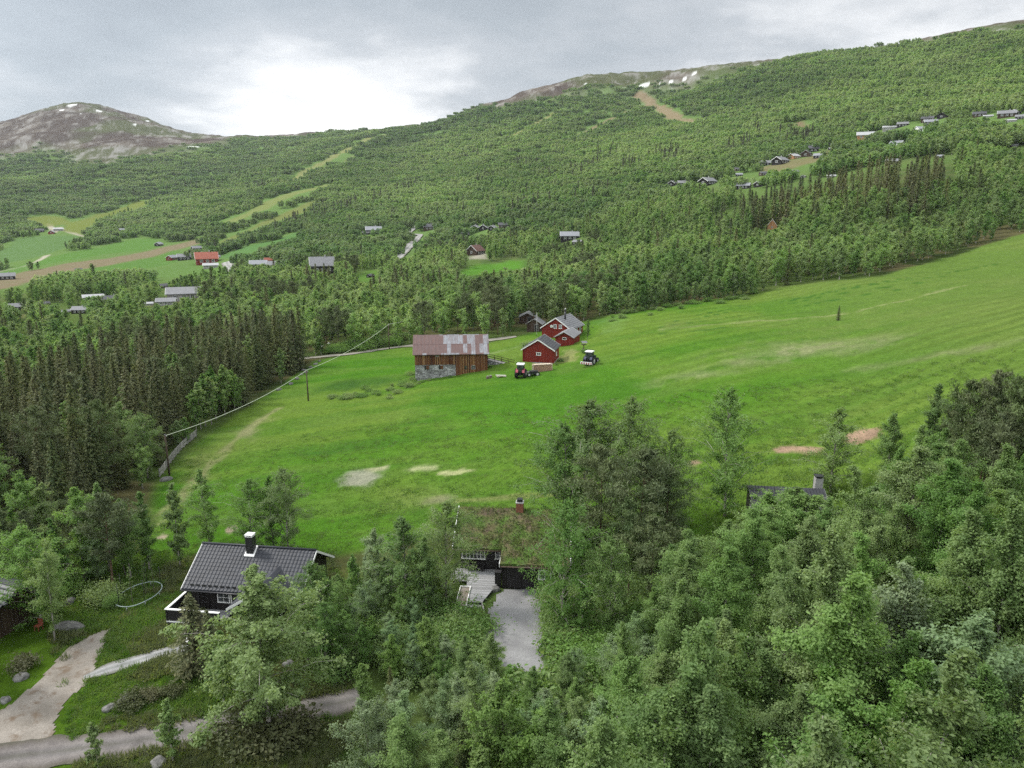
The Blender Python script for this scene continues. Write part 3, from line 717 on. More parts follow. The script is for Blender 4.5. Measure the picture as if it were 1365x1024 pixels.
# ------------------------------------------------------------------ far houses: foot of the front wall in the photograph, width there, shape, turn, label
FAR = [
 (430,366,34,'big',4,'big grey roofed barn with dark walls standing alone above the wood'),
 (368,359,24,'grey_dark',-6,'grey roofed house beside the red sheds, left of the big grey barn'),
 (345,358,24,'pale_dark',-4,'long low shed with a nearly white roof left of the grey roofed house'),
 (358,350,13,'red_roof',10,'small shed with a red roof behind the long white roofed shed'),
 (397,362,14,'grey_dark',70,'small grey hut between the long shed and the big grey barn'),
 (276,352,30,'red_roof',3,'long barn with a rusty red roof on the valley farm'),
 (281,358,20,'white_low',2,'low white roofed lean-to before the rusty red barn'),
 (290,344,9,'pale_dark',30,'small pale roofed shed at the right end of the rusty red barn'),
 (230,347,17,'red_wall',50,'red farmhouse with a pale roof left of the rusty red barn'),
 (246,347,18,'grey_dark',0,'grey farm shed right beside the red farmhouse'),
 (262,334,15,'grey_dark',20,'grey hut among trees behind the rusty red barn'),
 (212,328,12,'pale_dark',60,'small dark hut by the light slope above the ploughed strip'),
 (220,384,14,'brown',15,'brownish hut low in the wood above the big grey hall'),
 (246,400,44,'hall',-3,'big flat grey hall roof in the wood above the spruce plantation'),
 (222,407,26,'hall',-6,'lower grey hall roof joined before the big hall'),
 (197,408,14,'white_low',0,'white tarpaulin covered shed left of the grey halls'),
 (125,402,26,'white_low',2,'long white roofed house in the wood at the left'),
 (150,404,22,'dark',5,'dark roofed house just right of the long white roofed house'),
 (108,418,24,'grey_dark',-25,'grey roofed house with white gable in front of the long white roof'),
 (88,418,12,'grey_dark',10,'grey annex left of the house with the white gable'),
 (24,414,20,'grey_dark',0,'grey roof half hidden in the wood at the left edge'),
 (61,407,12,'brown',20,'pinkish brown roof in the wood near the left edge'),
 (10,373,20,'grey_dark',-3,'grey farm buildings at the left end of the ploughed strip'),
 (105,362,9,'dark',0,'dark hut standing in the ploughed strip'),
 (78,308,12,'white_low',0,'white roofed shed on the upper left farm'),
 (69,312,9,'red_wall',80,'dark red house beside the white shed of the upper left farm'),
 (53,310,11,'dark',5,'dark barn left on the upper left farm'),
 (164,309,11,'pale_dark',20,'lone cabin with a shining roof at the wood edge right of the far fields'),
 (498,312,22,'pale_dark',3,'cabin with a bright roof left of the winding road'),
 (487,313,9,'dark',0,'small dark cabin left of the bright roofed one'),
 (573,307,19,'brown',5,'dark brown cabin right of the top of the winding road'),
 (617,317,18,'dark',10,'dark cabin left of the row of three'),
 (634,307,14,'grey_dark',75,'left one of the row of three grey roofed cabins'),
 (645,307,14,'grey_dark',80,'middle one of the row of three grey roofed cabins'),
 (657,307,14,'grey_dark',70,'right one of the row of three grey roofed cabins'),
 (672,304,16,'brown',5,'brown cabin right of the row of three'),
 (634,340,24,'brown_big',55,'brown roofed lodge above the small bright field'),
 (759,321,26,'pale_dark',3,'dark cabin with a bright roof alone in the wood right of the lodge'),
 (770,326,16,'grey_dark',-30,'grey annex in front of the lone bright roofed cabin'),
 (494,370,12,'dark',40,'dark hut by the pale yard near the small left field'),
 (1029,306,14,'gable_tan',88,'tan hut showing its pointed gable in the wood under the brown spruces'),
 (897,248,15,'grey_dark',70,'leftmost dark cabin of the row at the foot of the hamlet'),
 (911,248,17,'grey_dark',8,'second dark cabin from the left at the foot of the hamlet'),
 (943,247,26,'grey_dark',55,'wide grey cabin with a gabled porch at the foot of the hamlet'),
 (991,252,20,'pale_dark',-12,'cabin with a pale roof just left of the brown spruces'),
 (1013,249,18,'grey_dark',60,'cabin half hidden behind the brown spruces'),
 (985,235,10,'pale_dark',10,'tiny pale roofed shed above the cabin row'),
 (984,228,12,'brown',20,'brown cabin at the lower left of the upper hamlet'),
 (1018,234,14,'brown',30,'brown cabin between the lower and the upper hamlet'),
 (1019,221,16,'grey_dark',5,'leftmost grey cabin of the upper hamlet row'),
 (1040,219,24,'grey_dark',60,'long dark cabin left of the tan one'),
 (1058,212,18,'tan',55,'tan cabin with a white roof in the upper hamlet'),
 (1075,209,16,'brown',80,'brown cabin right beside the tan one'),
 (1080,203,22,'dark',15,'black cabin above the tan one'),
 (1092,211,16,'pale_dark',-10,'pale roofed cabin right below the black one'),
 (1108,195,14,'pale_dark',20,'pale roofed cabin on the lane above the hamlet'),
 (1060,231,12,'grey_dark',40,'grey cabin behind the middle of the brown spruces'),
 (1071,237,9,'white_low',80,'white hut behind the middle of the brown spruces'),
 (1108,237,12,'white_low',5,'white roof showing over the brown spruces'),
 (1153,186,22,'tan',2,'tan walled cabin below the white roofed one on the right slope'),
 (1167,180,12,'dark',60,'dark cabin behind the tan walled one on the right slope'),
 (1186,174,19,'white_low',4,'white roofed cabin on the right slope'),
 (1203,169,14,'grey_dark',0,'grey cabin uphill right of the white roofed one'),
 (1195,195,19,'white_wall',-20,'white walled cabin standing below the others on the right slope'),
 (1189,219,18,'grey_dark',10,'grey roofed cabin right above the tall brown spruces'),
 (1228,176,20,'white_wall',35,'white walled cabin uphill of the tall brown spruces'),
 (1240,167,18,'pale_dark',10,'pale roofed cabin next to the white walled one uphill'),
 (1236,162,16,'brown',-5,'brown cabin behind the pale roofed one uphill'),
 (1256,158,14,'dark',80,'left one of the pair of black cabins near the right skyline wood'),
 (1268,159,14,'dark',70,'right one of the pair of black cabins near the right skyline wood'),
 (1252,211,10,'pale_dark',0,'pale hut corner beside the tallest brown spruce'),
 (1305,156,16,'brown',0,'brown roofed cabin in the group near the right edge'),
 (1317,157,12,'white_low',5,'white roofed shed in the group near the right edge'),
 (1341,157,22,'grey_big',3,'wide grey roofed house in the group near the right edge'),
 (1353,153,14,'grey_dark',75,'dark gabled cabin behind the wide grey roofed house'),
 (1347,163,14,'white_low',10,'white hut below the wide grey roofed house'),
 (1361,159,14,'grey_dark',0,'grey roof cut by the right edge of the view'),
 (1108,200,9,'grey_dark',30,'small grey shed under the lane of the hamlet'),
 (1352,196,9,'grey_dark',10,'small grey hut alone in the wood at the right edge'),
]
HOUSE_PX = [(h[0], h[1]) for h in FAR]
# ------------------------------------------------------------------ trees: shapes
def rot_frames(n):
    """random unit vectors and two tangents"""
    return n
def leaves(C, Nn, T, a, b, tint):
    """diamond shaped sprays of leaves: centres, normals, long axes, half sizes"""
    T = T - (T * Nn).sum(1, keepdims=True) * Nn; T /= np.linalg.norm(T, axis=1, keepdims=True) + 1e-9
    B = np.cross(Nn, T)
    a = a[:, None]; b = b[:, None]
    v = np.stack([C - T * a, C + B * b + Nn * b * .35, C + T * a, C - B * b + Nn * b * .35], 1).reshape(-1, 3)
    return v, np.arange(len(v)).reshape(-1, 4), tint
def unit(v): return v / (np.linalg.norm(v, axis=1, keepdims=True) + 1e-9)
def broadleaf(seed, h=10., rw=2.0, base=.16, nlimb=30, per=14, nleaf=12000, ls=.075, peak=.34, up=1.45, droop=.45, spread=.15, multi=1, wood='birch_bark', leaf='birch_leaf', sway=.25, top=.95):
    """trunk and limbs (MB) and the leaf quads of one broadleaved tree"""
    g = np.random.default_rng(seed)
    wood_mb = MB(); cl = []; cd = []; cs = []
    for st in range(multi):
        ang = g.uniform(0, 6.28); off = .0 if multi == 1 else .28
        lean = np.array([math.cos(ang), math.sin(ang)]) * (g.uniform(.0, .05) if multi == 1 else g.uniform(.08, .16)) * h
        hh = h * (1 if st == 0 else g.uniform(.8, .97)); nseg = 9
        wob = np.cumsum(g.normal(0, sway * h * .012, (nseg + 1, 2)), 0); wob[0] = 0
        P = []
        for k in range(nseg + 1):
            s = k / nseg
            P.append((math.cos(ang) * off * (1 - s) + lean[0] * s ** 1.2 + wob[k, 0], math.sin(ang) * off * (1 - s) + lean[1] * s ** 1.2 + wob[k, 1], -.3 + (hh * .97 + .3) * s))
        P = np.array(P); r0 = .0105 * h * (1 if multi == 1 else .75)
        wood_mb.tube(P, [max(.012, r0 * (1 - .93 * k / nseg) * (1.35 if k == 0 else 1)) for k in range(nseg + 1)], 7)
        gold = g.uniform(0, 6.28)
        nl = nlimb if multi == 1 else int(nlimb * .62)
        for i in range(nl):
            s = base + (1 - base) * ((i + g.uniform(0, .9)) / nl)
            sp = (s - base) / (1 - base)
            prof = math.sin(PI * min(1, max(0, sp)) ** (math.log(.5) / math.log(peak))) ** top if sp < 1 else 0
            prof = max(prof, .13 if sp > .9 else .22 * (1 - sp))
            L = rw * prof * g.uniform(.45, 1.35)
            a = gold + i * 2.39996 + g.normal(0, .35)
            k = s * nseg; k0 = min(int(k), nseg - 1); o = P[k0] + (P[k0 + 1] - P[k0]) * (k - k0)
            d = np.array([math.cos(a), math.sin(a), up * g.uniform(.6, 1.5) + .5 * sp]); d /= np.linalg.norm(d)
            q = [o]; dd = d.copy()
            for m in range(4):
                q.append(q[-1] + dd * L / 4 * 1.15); dd = dd + np.array([0, 0, -droop * (.3 + .3 * m)]) + g.normal(0, .12, 3); dd /= np.linalg.norm(dd)
            q = np.array(q)
            if L > .25: wood_mb.tube(q, [max(.006, r0 * .34 * (1 - s * .6) * (1 - .8 * m / 4)) for m in range(5)], 4, False)
            for m in range(per):
                t = (.28 + .75 * (m + g.uniform(0, 1)) / per) * 4; t = min(t, 4); t0 = min(int(t), 3)
                c = q[t0] + (q[t0 + 1] - q[t0]) * (t - t0) + g.normal(0, .06 + .07 * L, 3) * np.array([1, 1, .8])
                cl.append(c); cd.append(q[t0 + 1] - q[t0]); cs.append(.38 + .72 * min(1., L / (rw * .8)))
    cl = np.array(cl); cd = unit(np.array(cd)); n = len(cl)
    cs = np.array(cs); w = g.uniform(.3, 1.7, n) * cs; w /= w.sum()
    idx = g.choice(n, nleaf, p=w)
    ctint = np.clip(g.normal(.5, .23, n), 0, 1)
    u = g.normal(0, 1, (nleaf, 3)); sc = (spread * (h / 10) ** .5 * cs[idx])[:, None]
    C = cl[idx] + u * sc * np.array([.8, .8, .62]) + cd[idx] * g.normal(0, 1, (nleaf, 1)) * sc * .9
    C[:, 2] -= np.abs(g.normal(0, 1, nleaf)) * sc[:, 0] * .75 * droop / .35
    C[:, 2] = np.maximum(C[:, 2], .35)
    axis = np.stack([np.zeros(nleaf), np.zeros(nleaf), C[:, 2]], 1)
    outw = unit(C - axis * np.array([1, 1, .8]) - np.array([0, 0, h * .08]))
    Nn = unit(g.normal(0, .8, (nleaf, 3)) + outw * .9 + np.array([0, 0, .85]))
    T = unit(g.normal(0, .8, (nleaf, 3)) + np.array([0, 0, -.8]))
    s = ls * g.uniform(.65, 1.35, nleaf)
    tint = np.clip(ctint[idx] + g.normal(0, .16, nleaf), 0, 1)
    return wood_mb, leaves(C, Nn, T, s * 1.35, s * .8, tint), M[wood], M[leaf]
def spruce(seed, h=13., rw=2.2, step=.36, per=10, q=14, ls=1.05, base=.05, leaf='spruce_leaf', sparse=0.):
    g = np.random.default_rng(seed)
    w = MB(); w.tube([(0, 0, -.3), (g.normal(0, .05), g.normal(0, .05), h * .5), (g.normal(0, .08), g.normal(0, .08), h * .985)], [.013 * h, .008 * h, .015], 7)
    C = []; Nn = []; T = []; A = []; B = []; Ti = []
    z = h * base
    while z < h * .985:
        s = (z / h - base) / (1 - base)
        L0 = rw * (1 - s) ** .82 * (.55 + .45 * min(1, s / .12)) + .10
        n = max(4, int(per * (.5 + .6 * (1 - s)) ))
        a0 = g.uniform(0, 6.28)
        for k in range(n):
            if g.uniform() < sparse: continue
            a = a0 + 2 * PI * k / n + g.normal(0, .22); L = L0 * g.uniform(.7, 1.15); tn = np.clip(g.normal(.45, .22), 0, 1)
            out = np.array([math.cos(a), math.sin(a), 0.]); side = np.array([-math.sin(a), math.cos(a), 0.])
            dr = (.55 * (1 - s) + .05) * g.uniform(.7, 1.3)
            m = max(3, int(q * (L / rw) ** .7))
            for j in range(m):
                t = (j + g.uniform(.2, 1)) / m
                c = out * L * t + np.array([0, 0, z - dr * L * t + .32 * L * t * t]) + side * g.normal(0, .17 * L * (1 - .5 * t)) + np.array([0, 0, -abs(g.normal(0, .10))])
                C.append(c); d = out + side * g.normal(0, .6) + np.array([0, 0, -.35 + .3 * t + g.normal(0, .25)]); T.append(d)
                Nn.append(np.array([0, 0, 1.]) + out * .7 + g.normal(0, .4, 3))
                A.append(.22 * ls * g.uniform(.7, 1.3)); B.append(.075 * ls * g.uniform(.7, 1.4)); Ti.append(np.clip(tn + g.normal(0, .18) + (.22 if t > .8 else 0), 0, 1))
        z += step * (1 - .45 * s) * g.uniform(.8, 1.2)
    for j in range(10):
        C.append(np.array([g.normal(0, .05), g.normal(0, .05), h * (.95 + .05 * j / 10)])); T.append(np.array([g.normal(0, .3), g.normal(0, .3), 1])); Nn.append(g.normal(0, 1, 3) * [1, 1, .2]); A.append(.2); B.append(.05); Ti.append(.6)
    C, Nn, T = np.array(C), unit(np.array(Nn)), unit(np.array(T))
    return w, leaves(C, Nn, T, np.array(A), np.array(B), np.array(Ti)), M['pine_bark'], M[leaf]
def pine(seed, h=11., rw=2.4, base=.34, nlimb=30, nleaf=9000, ls=.10):
    w, (v, f, t), _, _ = broadleaf(seed, h, rw, base, nlimb, 5, nleaf, ls, .40, .35, .05, .24, 1, 'pine_bark', 'pine_leaf', .3, .85)
    # needles: narrow the sprays
    q = v.reshape(-1, 4, 3); c = q.mean(1, keepdims=True); q = q.copy()
    q[:, 1] = c[:, 0] + (q[:, 1] - c[:, 0]) * .45; q[:, 3] = c[:, 0] + (q[:, 3] - c[:, 0]) * .45
    g = np.random.default_rng(seed + 5); d = unit(g.normal(0, 1, (len(q), 3)) + np.array([0, 0, .9])); ax = q[:, 2] - q[:, 0]; L = np.linalg.norm(ax, axis=1, keepdims=True)
    q[:, 0] = c[:, 0] - d * L * .5; q[:, 2] = c[:, 0] + d * L * .5
    return w, (q.reshape(-1, 3), f, t), M['pine_bark'], M['pine_leaf']
def bush_geo(seed, h=1.2, rw=1.0, n=3200, ls=.040, leaf='bush_leaf'):
    g = np.random.default_rng(seed); k = 16
    w = MB(); cs = []
    for i in range(k):
        a = g.uniform(0, 6.28); rr = rw * g.uniform(.05, .85) ** .7; z = h * g.uniform(.3, .88) * (1 - .4 * (rr / rw) ** 2)
        cs.append((rr * math.cos(a), rr * math.sin(a), z)); w.tube([(rr * .15 * math.cos(a), rr * .15 * math.sin(a), -.1), (rr * .6 * math.cos(a), rr * .6 * math.sin(a), z * .6), cs[-1]], [.018, .013, .006], 4, False)
    cs = np.array(cs); idx = g.integers(0, k, n); ct = np.clip(g.normal(.5, .22, k), 0, 1)
    C = cs[idx] + g.normal(0, 1, (n, 3)) * np.array([rw * .26, rw * .26, h * .16]); C[:, 2] = np.abs(C[:, 2]) + .03
    Nn = unit(g.normal(0, 1, (n, 3)) + unit(C) * .6 + np.array([0, 0, .6])); T = unit(g.normal(0, 1, (n, 3)))
    s = ls * g.uniform(.6, 1.4, n)
    return w, leaves(C, Nn, T, s * 1.3, s * .8, np.clip(ct[idx] + g.normal(0, .17, n), 0, 1)), M['grey_bark'], M[leaf]
def two_meshes(nm, geo):
    w, (v, f, t), mb, ml = geo
    return w.mesh(nm + '_trunk', mb), np_mesh(nm + '_crown', v, f, [ml], t)
def one_mesh(nm, geo):
    w, (v, f, t), mb, ml = geo
    wf = np.array([q for q in w.f if len(q) == 4], np.int32); wv = np.array(w.v)
    return np_mesh(nm, np.vstack([wv, v]), np.vstack([wf, f + len(wv)]), [mb, ml], np.r_[np.full(len(wf), .5), t], np.r_[np.zeros(len(wf), int), np.ones(len(f), int)])
def clump(seed, kind, n=21, rad=9.5):
    """a patch of far wood: many small separate crowns"""
    g = np.random.default_rng(seed); V = []; Fs = []; T = []; o = 0
    for i in range(n):
        a = g.uniform(0, 6.28); rr = rad * math.sqrt(g.uniform(0, 1)); hh = g.uniform(4.8, 7.2) if kind == 'birch' else g.uniform(8, 14)
        m = 78
        if kind == 'birch':
            u = unit(g.normal(0, 1, (m, 3)) + np.array([0, 0, .35])); cw = g.uniform(1.15, 1.75); C = u * np.array([cw, cw, hh * .42]) * g.uniform(.72, 1.04, (m, 1)) + np.array([0, 0, hh * .55])
            s = g.uniform(.30, .56, m)
        else:
            zz = g.uniform(.05, 1, m) ** .9; al = g.uniform(0, 6.28, m); r_ = 1.75 * (1 - zz) ** .85 * g.uniform(.4, 1.05, m)
            C = np.stack([r_ * np.cos(al), r_ * np.sin(al), zz * hh], 1); u = unit(C * np.array([1, 1, 0]) + np.array([0, 0, .6])); s = .25 + .45 * (1 - zz)
        C = C + np.array([rr * math.cos(a), rr * math.sin(a), 0])
        Nn = unit(u * .9 + g.normal(0, .4, (m, 3)) + np.array([0, 0, .75])); tt = np.clip(g.normal(.5, .16) + g.normal(0, .10, m), 0, 1)
        v, f, t = leaves(C, Nn, unit(g.normal(0, 1, (m, 3))), s * 1.2, s, tt)
        V.append(v); Fs.append(f + o); T.append(t); o += len(v)
    return np_mesh('far_clump', np.vstack(V), np.vstack(Fs), [M['far_leaf'] if kind == 'birch' else M['far_spruce']], np.concatenate(T))
def stuff(name, label, cat, protos, P, S, rz, idx, tone=None):
    """one object: copies of a few shapes set on many points"""
    P = np.asarray(P, np.float32); n = len(P)
    me = bpy.data.meshes.new(name); me.vertices.add(n); me.vertices.foreach_set('co', P.ravel()); me.update()
    a = me.attributes.new('size', 'FLOAT', 'POINT'); a.data.foreach_set('value', np.asarray(S, np.float32))
    a = me.attributes.new('tone', 'FLOAT', 'POINT'); a.data.foreach_set('value', np.asarray(np.zeros(n) if tone is None else tone, np.float32))
    a = me.attributes.new('turn', 'FLOAT', 'POINT'); a.data.foreach_set('value', np.asarray(rz, np.float32))
    a = me.attributes.new('pick', 'INT', 'POINT'); a.data.foreach_set('value', np.asarray(idx, np.int32))
    col = bpy.data.collections.new(name + '_shapes')
    for k, p in enumerate(protos):
        col.objects.link(bpy.data.objects.new('%s_shape_%s' % (name, chr(97 + k)), p))
    ng = bpy.data.node_groups.new(name, 'GeometryNodeTree')
    ng.interface.new_socket('Geometry', in_out='INPUT', socket_type='NodeSocketGeometry'); ng.interface.new_socket('Geometry', in_out='OUTPUT', socket_type='NodeSocketGeometry')
    gi = ng.nodes.new('NodeGroupInput'); go = ng.nodes.new('NodeGroupOutput')
    ci = ng.nodes.new('GeometryNodeCollectionInfo'); ci.inputs['Collection'].default_value = col; ci.inputs['Separate Children'].default_value = True; ci.inputs['Reset Children'].default_value = True
    ip = ng.nodes.new('GeometryNodeInstanceOnPoints'); ip.inputs['Pick Instance'].default_value = True
    def attr(nm, t):
        q = ng.nodes.new('GeometryNodeInputNamedAttribute'); q.data_type = t; q.inputs[0].default_value = nm; return [o for o in q.outputs if o.enabled][0]
    cx = ng.nodes.new('ShaderNodeCombineXYZ'); ng.links.new(attr('turn', 'FLOAT'), cx.inputs[2])
    er = ng.nodes.new('FunctionNodeEulerToRotation'); ng.links.new(cx.outputs[0], er.inputs[0])
    sz = attr('size', 'FLOAT')
    ng.links.new(gi.outputs[0], ip.inputs['Points']); ng.links.new(ci.outputs[0], ip.inputs['Instance']); ng.links.new(attr('pick', 'INT'), ip.inputs['Instance Index'])
    ng.links.new(er.outputs[0], ip.inputs['Rotation']); ng.links.new(sz, ip.inputs['Scale']); ng.links.new(ip.outputs[0], go.inputs[0])
    o = link(name, me); md = o.modifiers.new('scatter', 'NODES'); md.node_group = ng
    return tag(o, label, cat, kind='stuff')

# shape library: (height the shape was made at, trunk mesh, crown mesh) by kind and nearness
LIB = {}
def lib(key, h, geo): LIB.setdefault(key, []).append((h,) + two_meshes(key[0], geo))
BL = dict(nleaf=12000, ls=.058)
for k, a in enumerate([dict(h=10, rw=1.8, peak=.33), dict(h=10, rw=1.65, peak=.30, up=1.3, top=1.15), dict(h=10, rw=2.05, base=.12, peak=.40), dict(h=10, rw=1.7, base=.2, droop=.55, peak=.32, top=1.1), dict(h=10, rw=1.9, multi=2, top=1.1), dict(h=10, rw=1.7, base=.1, peak=.28, up=1.2, top=1.1),
                       dict(h=10, rw=2.0, base=.24, droop=.5, peak=.5), dict(h=10, rw=3.3, base=.13, droop=.45, peak=.30, top=1.35, nleaf=23000, nlimb=56, per=10, up=1.0), dict(h=10, rw=1.7, base=.12, nleaf=3000, ls=.13, nlimb=20), dict(h=10, rw=3.5, nlimb=66, per=9, peak=.33, up=1.0, spread=.17, base=.06, nleaf=14000, top=.9), dict(h=10, rw=2.3, nlimb=60, per=8, peak=.34, up=1.1, spread=.15, base=.06, nleaf=9500)]):
    lib(('birch_tree', 0), 10., broadleaf(100 + k, **{**BL, **a}))
for k, a in enumerate([dict(rw=1.95, peak=.32, top=1.1), dict(rw=2.2, peak=.36), dict(rw=2.05, peak=.36, up=1.3, top=.95), dict(rw=2.0, multi=2, top=1.1), dict(rw=2.0, base=.26, peak=.36, droop=.55)]):
    lib(('birch_tree', -1), 10., broadleaf(250 + k, h=10, nleaf=31000, ls=.040, nlimb=34, per=16, spread=.15, **a))
for k, a in enumerate([dict(rw=2.0), dict(rw=1.7, peak=.36), dict(rw=2.2, base=.12), dict(rw=1.8, multi=2)]):
    lib(('birch_tree', 1), 10., broadleaf(200 + k, h=10, nleaf=3300, ls=.12, nlimb=36, per=7, **{**a, 'rw': a['rw'] * 1.15}))
for k, a in enumerate([dict(rw=2.0, base=.1), dict(rw=1.7, base=.08, up=1.1), dict(rw=2.2, base=.1, multi=2), dict(rw=1.6, base=.08, peak=.33)]):
    lib(('willow_tree', 0), 7., broadleaf(300 + k, **{**dict(h=7, nleaf=17000, ls=.038, wood='grey_bark', leaf='willow_leaf', droop=.2, up=1.0), **a}))
for k, a in enumerate([dict(rw=1.5, base=.05, peak=.36), dict(rw=1.8, base=.06), dict(rw=1.3, base=.05, peak=.33)]):
    lib(('rowan_tree', 0), 6., broadleaf(400 + k, **{**dict(h=6, nleaf=8000, ls=.056, wood='grey_bark', leaf='bright_leaf', droop=.15, up=1.0), **a}))
for k, a in enumerate([dict(rw=2.3), dict(rw=2.6, per=11), dict(rw=2.0), dict(rw=2.4, sparse=.12)]):
    lib(('spruce_tree', 0), 13., spruce(500 + k, **a))
for k in range(3): lib(('spruce_tree', 1), 13., spruce(520 + k, rw=2.35, step=.6, per=7, q=7, ls=1.7))
for k, a in enumerate([dict(rw=2.4), dict(rw=2.7, base=.28), dict(rw=2.0, base=.4)]): lib(('pine_tree', 0), 11., pine(600 + k, nleaf=11000, ls=.105, **a))
for k in range(2): lib(('pine_tree', 1), 11., pine(620 + k, nleaf=3600, ls=.17))
for k, a in enumerate([dict(), dict(rw=1.3, h=1.0), dict(rw=.9, h=1.5), dict(rw=1.1, h=1.2)]):
    w, (v, f, t), mb, ml = bush_geo(700 + k, **a); LIB.setdefault(('bush', 0), []).append((a.get('h', 1.2), w.mesh('bush_stems', mb), np_mesh('bush_leaves', v, f, [ml], t)))
for k, a in enumerate([dict(h=.6, rw=1.0), dict(h=.8, rw=.9)]):
    w, (v, f, t), mb, ml = bush_geo(720 + k, leaf='heather', n=1300, ls=.05, **a); LIB.setdefault(('heather_bush', 0), []).append((a['h'], w.mesh('bush_stems', mb), np_mesh('bush_leaves', v, f, [ml], t)))

# ------------------------------------------------------------------ trees: where they stand
TREES = []     # kind, x, y, z, height, zone, own label
def tree(kind, x, y, h, zone, label=None, shape=None, rz=None, wide=1.):
    TREES.append(dict(wide=wide, kind=kind, x=x, y=y, z=float(gm(x, y)) - .05, h=h, zone=zone, label=label, shape=shape, rz=rz))
def by_base(kind, u, v, vtop, zone, label=None, **k):
    """foot at pixel u, v; as tall as brings its tip to row vtop"""
    x, y, z = at(u, v); lo, hi = .5, 40.
    for _ in range(40):
        m = (lo + hi) / 2
        if float(project(x, y, z + m)[1]) > vtop: lo = m
        else: hi = m
    tree(kind, x, y, lo, zone, label, **k)
def by_tip(kind, u, v, h, zone, label=None, **k):
    """tip at pixel u, v, h metres tall"""
    x, y, z = at(u, v, h); tree(kind, x, y, h, zone, label, **k)
KEEP = [(*at(162, 855)[:2], 4.5), (*at(215, 830)[:2], 4.0), (-31.4, 55.1, 4.5), (-32.5, 51.5, 3.0), (-20.6, 53.0, 6.6), (-.6, 58.5, 6.2), (24.2, 60, 4.2), (-39.5, 52.0, 5.0), (-2.9, 51.5, 3.2)]
def free(x, y, m=1.0):
    for a, b, r in KEEP:
        if math.hypot(x - a, y - b) < r + m * .4: return False
    for P in AREAS:
        if inside(P, np.array([x]), np.array([y]))[0]: return False
    for P, w in ROADS:
        if abs(P[:, 0] - x).min() < 40 and dist_line(P, np.array([x]), np.array([y]))[0] < w + m * .5: return False
    return True

for u_, v_, h_, l_ in [(1030,652,7.0,'leafy birch covering the left foot of the dark roof'),(1048,648,7.5,'birch hiding the middle of the dark roof'),(1066,648,7.5,'birch hiding the right half of the dark roof'),(1082,660,7,'birch left below the grey chimney'),(1008,690,5.5,'low birch at the left corner of the dark roofed cabin'),(1036,668,6,'birch in the second row before the dark roof'),(1098,672,7,'birch right below the grey chimney'),(1058,668,6.5,'leafy birch in the second row under the ridge of the dark roof')]:
    by_tip('birch_tree', u_, v_, h_, 'front', l_, shape=9 if len(TREES) % 2 else 2, wide=1.35)
# trees that stand by themselves or can be told apart
by_base('birch_tree', 362, 976, 752, 'front', 'big leafy birch with forked pale trunk before the black cabin', shape=7, rz=.6, wide=1.2)
by_base('birch_tree', 300, 946, 838, 'front', 'small leaning birch left of the big birch, by the gravel road', shape=3)
by_base('birch_tree', 231, 1016, 930, 'front', 'slender young birch between the gravel road and the lower edge', shape=8)
by_base('birch_tree', 132, 1026, 960, 'front', 'thin sapling on the roadside near the lower left corner', shape=8)
by_base('birch_tree', 56, 832, 700, 'front', 'pale birch standing in front of the grey roofed hut', shape=9, rz=.4, wide=1.1)
by_base('birch_tree', 72, 853, 712, 'front', 'pale twin trunked birch beside the sandy turning place', shape=4)
by_base('birch_tree', 280, 728, 625, 'front', 'narrow birch standing alone on the meadow edge left of the chimney', shape=10, wide=1.1)
by_base('birch_tree', 240, 757, 640, 'front', 'thin birch with bare lower trunk in the grass by the trampoline', shape=8)
by_base('birch_tree', 336, 738, 638, 'front', 'left birch of the pair behind the black cabin roof', shape=9)
by_base('birch_tree', 384, 736, 620, 'front', 'right birch of the pair behind the black cabin roof', shape=9, rz=2.0)
by_base('birch_tree', 365, 734, 632, 'front', 'middle birch hidden between the pair behind the black cabin', shape=10)
by_base('pine_tree', 152, 788, 655, 'front', 'dark pine beside the trampoline with bare lower trunk', shape=0)
by_base('pine_tree', 112, 760, 655, 'front', 'dark pine behind the birches by the grey roofed hut', shape=1)
for u, v, t, l in [(194,792,745,'bare thin sapling left of the trampoline'),(178,806,752,'bare thin sapling standing inside the trampoline ring, left'),(206,790,738,'bare thin sapling beyond the trampoline ring'),(168,770,700,'bare young birch behind the trampoline')]:
    by_base('sapling', u, v, t, 'front', l)
by_base('spruce_tree', 262, 896, 790, 'front', 'small dark spruce at the corner of the deck', shape=1, wide=1.5)
by_base('spruce_tree', 284, 902, 812, 'front', 'small dark spruce just left of the big birch', shape=0, wide=1.5)
for u, v, h, l in [(20,628,9.5,'tall birch at the left edge before the spruce plantation'),(52,640,8.6,'birch second from the left edge before the spruces'),(95,648,9,'birch behind the dark pine, below the spruces'),(128,640,9,'birch rising over the dark pine by the trampoline'),
                   (160,660,8,'birch left of the meadow corner'),(186,650,8,'birch at the meadow corner below the utility pole'),(70,690,7,'low birch under the spruces at the left')]:
    by_tip('birch_tree', u, v, h, 'front', l, shape=[0,2,3,0,1,5,2][len(TREES) % 7])
by_base('birch_tree', 168, 632, 532, 'front', 'tall round birch before the spruces left of the utility pole', shape=2, wide=1.25)
by_base('birch_tree', 197, 637, 548, 'front', 'birch standing beside the utility pole at the weathered fence', shape=9, wide=.8)
by_base('birch_tree', 190, 652, 590, 'front', 'low birch right at the end of the weathered fence', shape=2)
for u, v, t in [(262,575,518),(274,568,496),(288,560,486),(300,554,484),(313,548,492),(268,572,508),(318,546,500),(282,566,500)]:
    by_base('birch_tree', u, v, t, 'fence birches', shape=0 if u % 2 else 1)
for u, v, t in [(238,598,560),(250,592,556)]: by_base('birch_tree', u, v, t, 'fence birches', shape=5)
by_base('birch_tree', 375, 512, 462, 'front', 'slender birch on the field edge under the last tall spruces', shape=1)
by_base('birch_tree', 428, 474, 442, 'front', 'small pale birch by the farm track before the dark wood', shape=0)
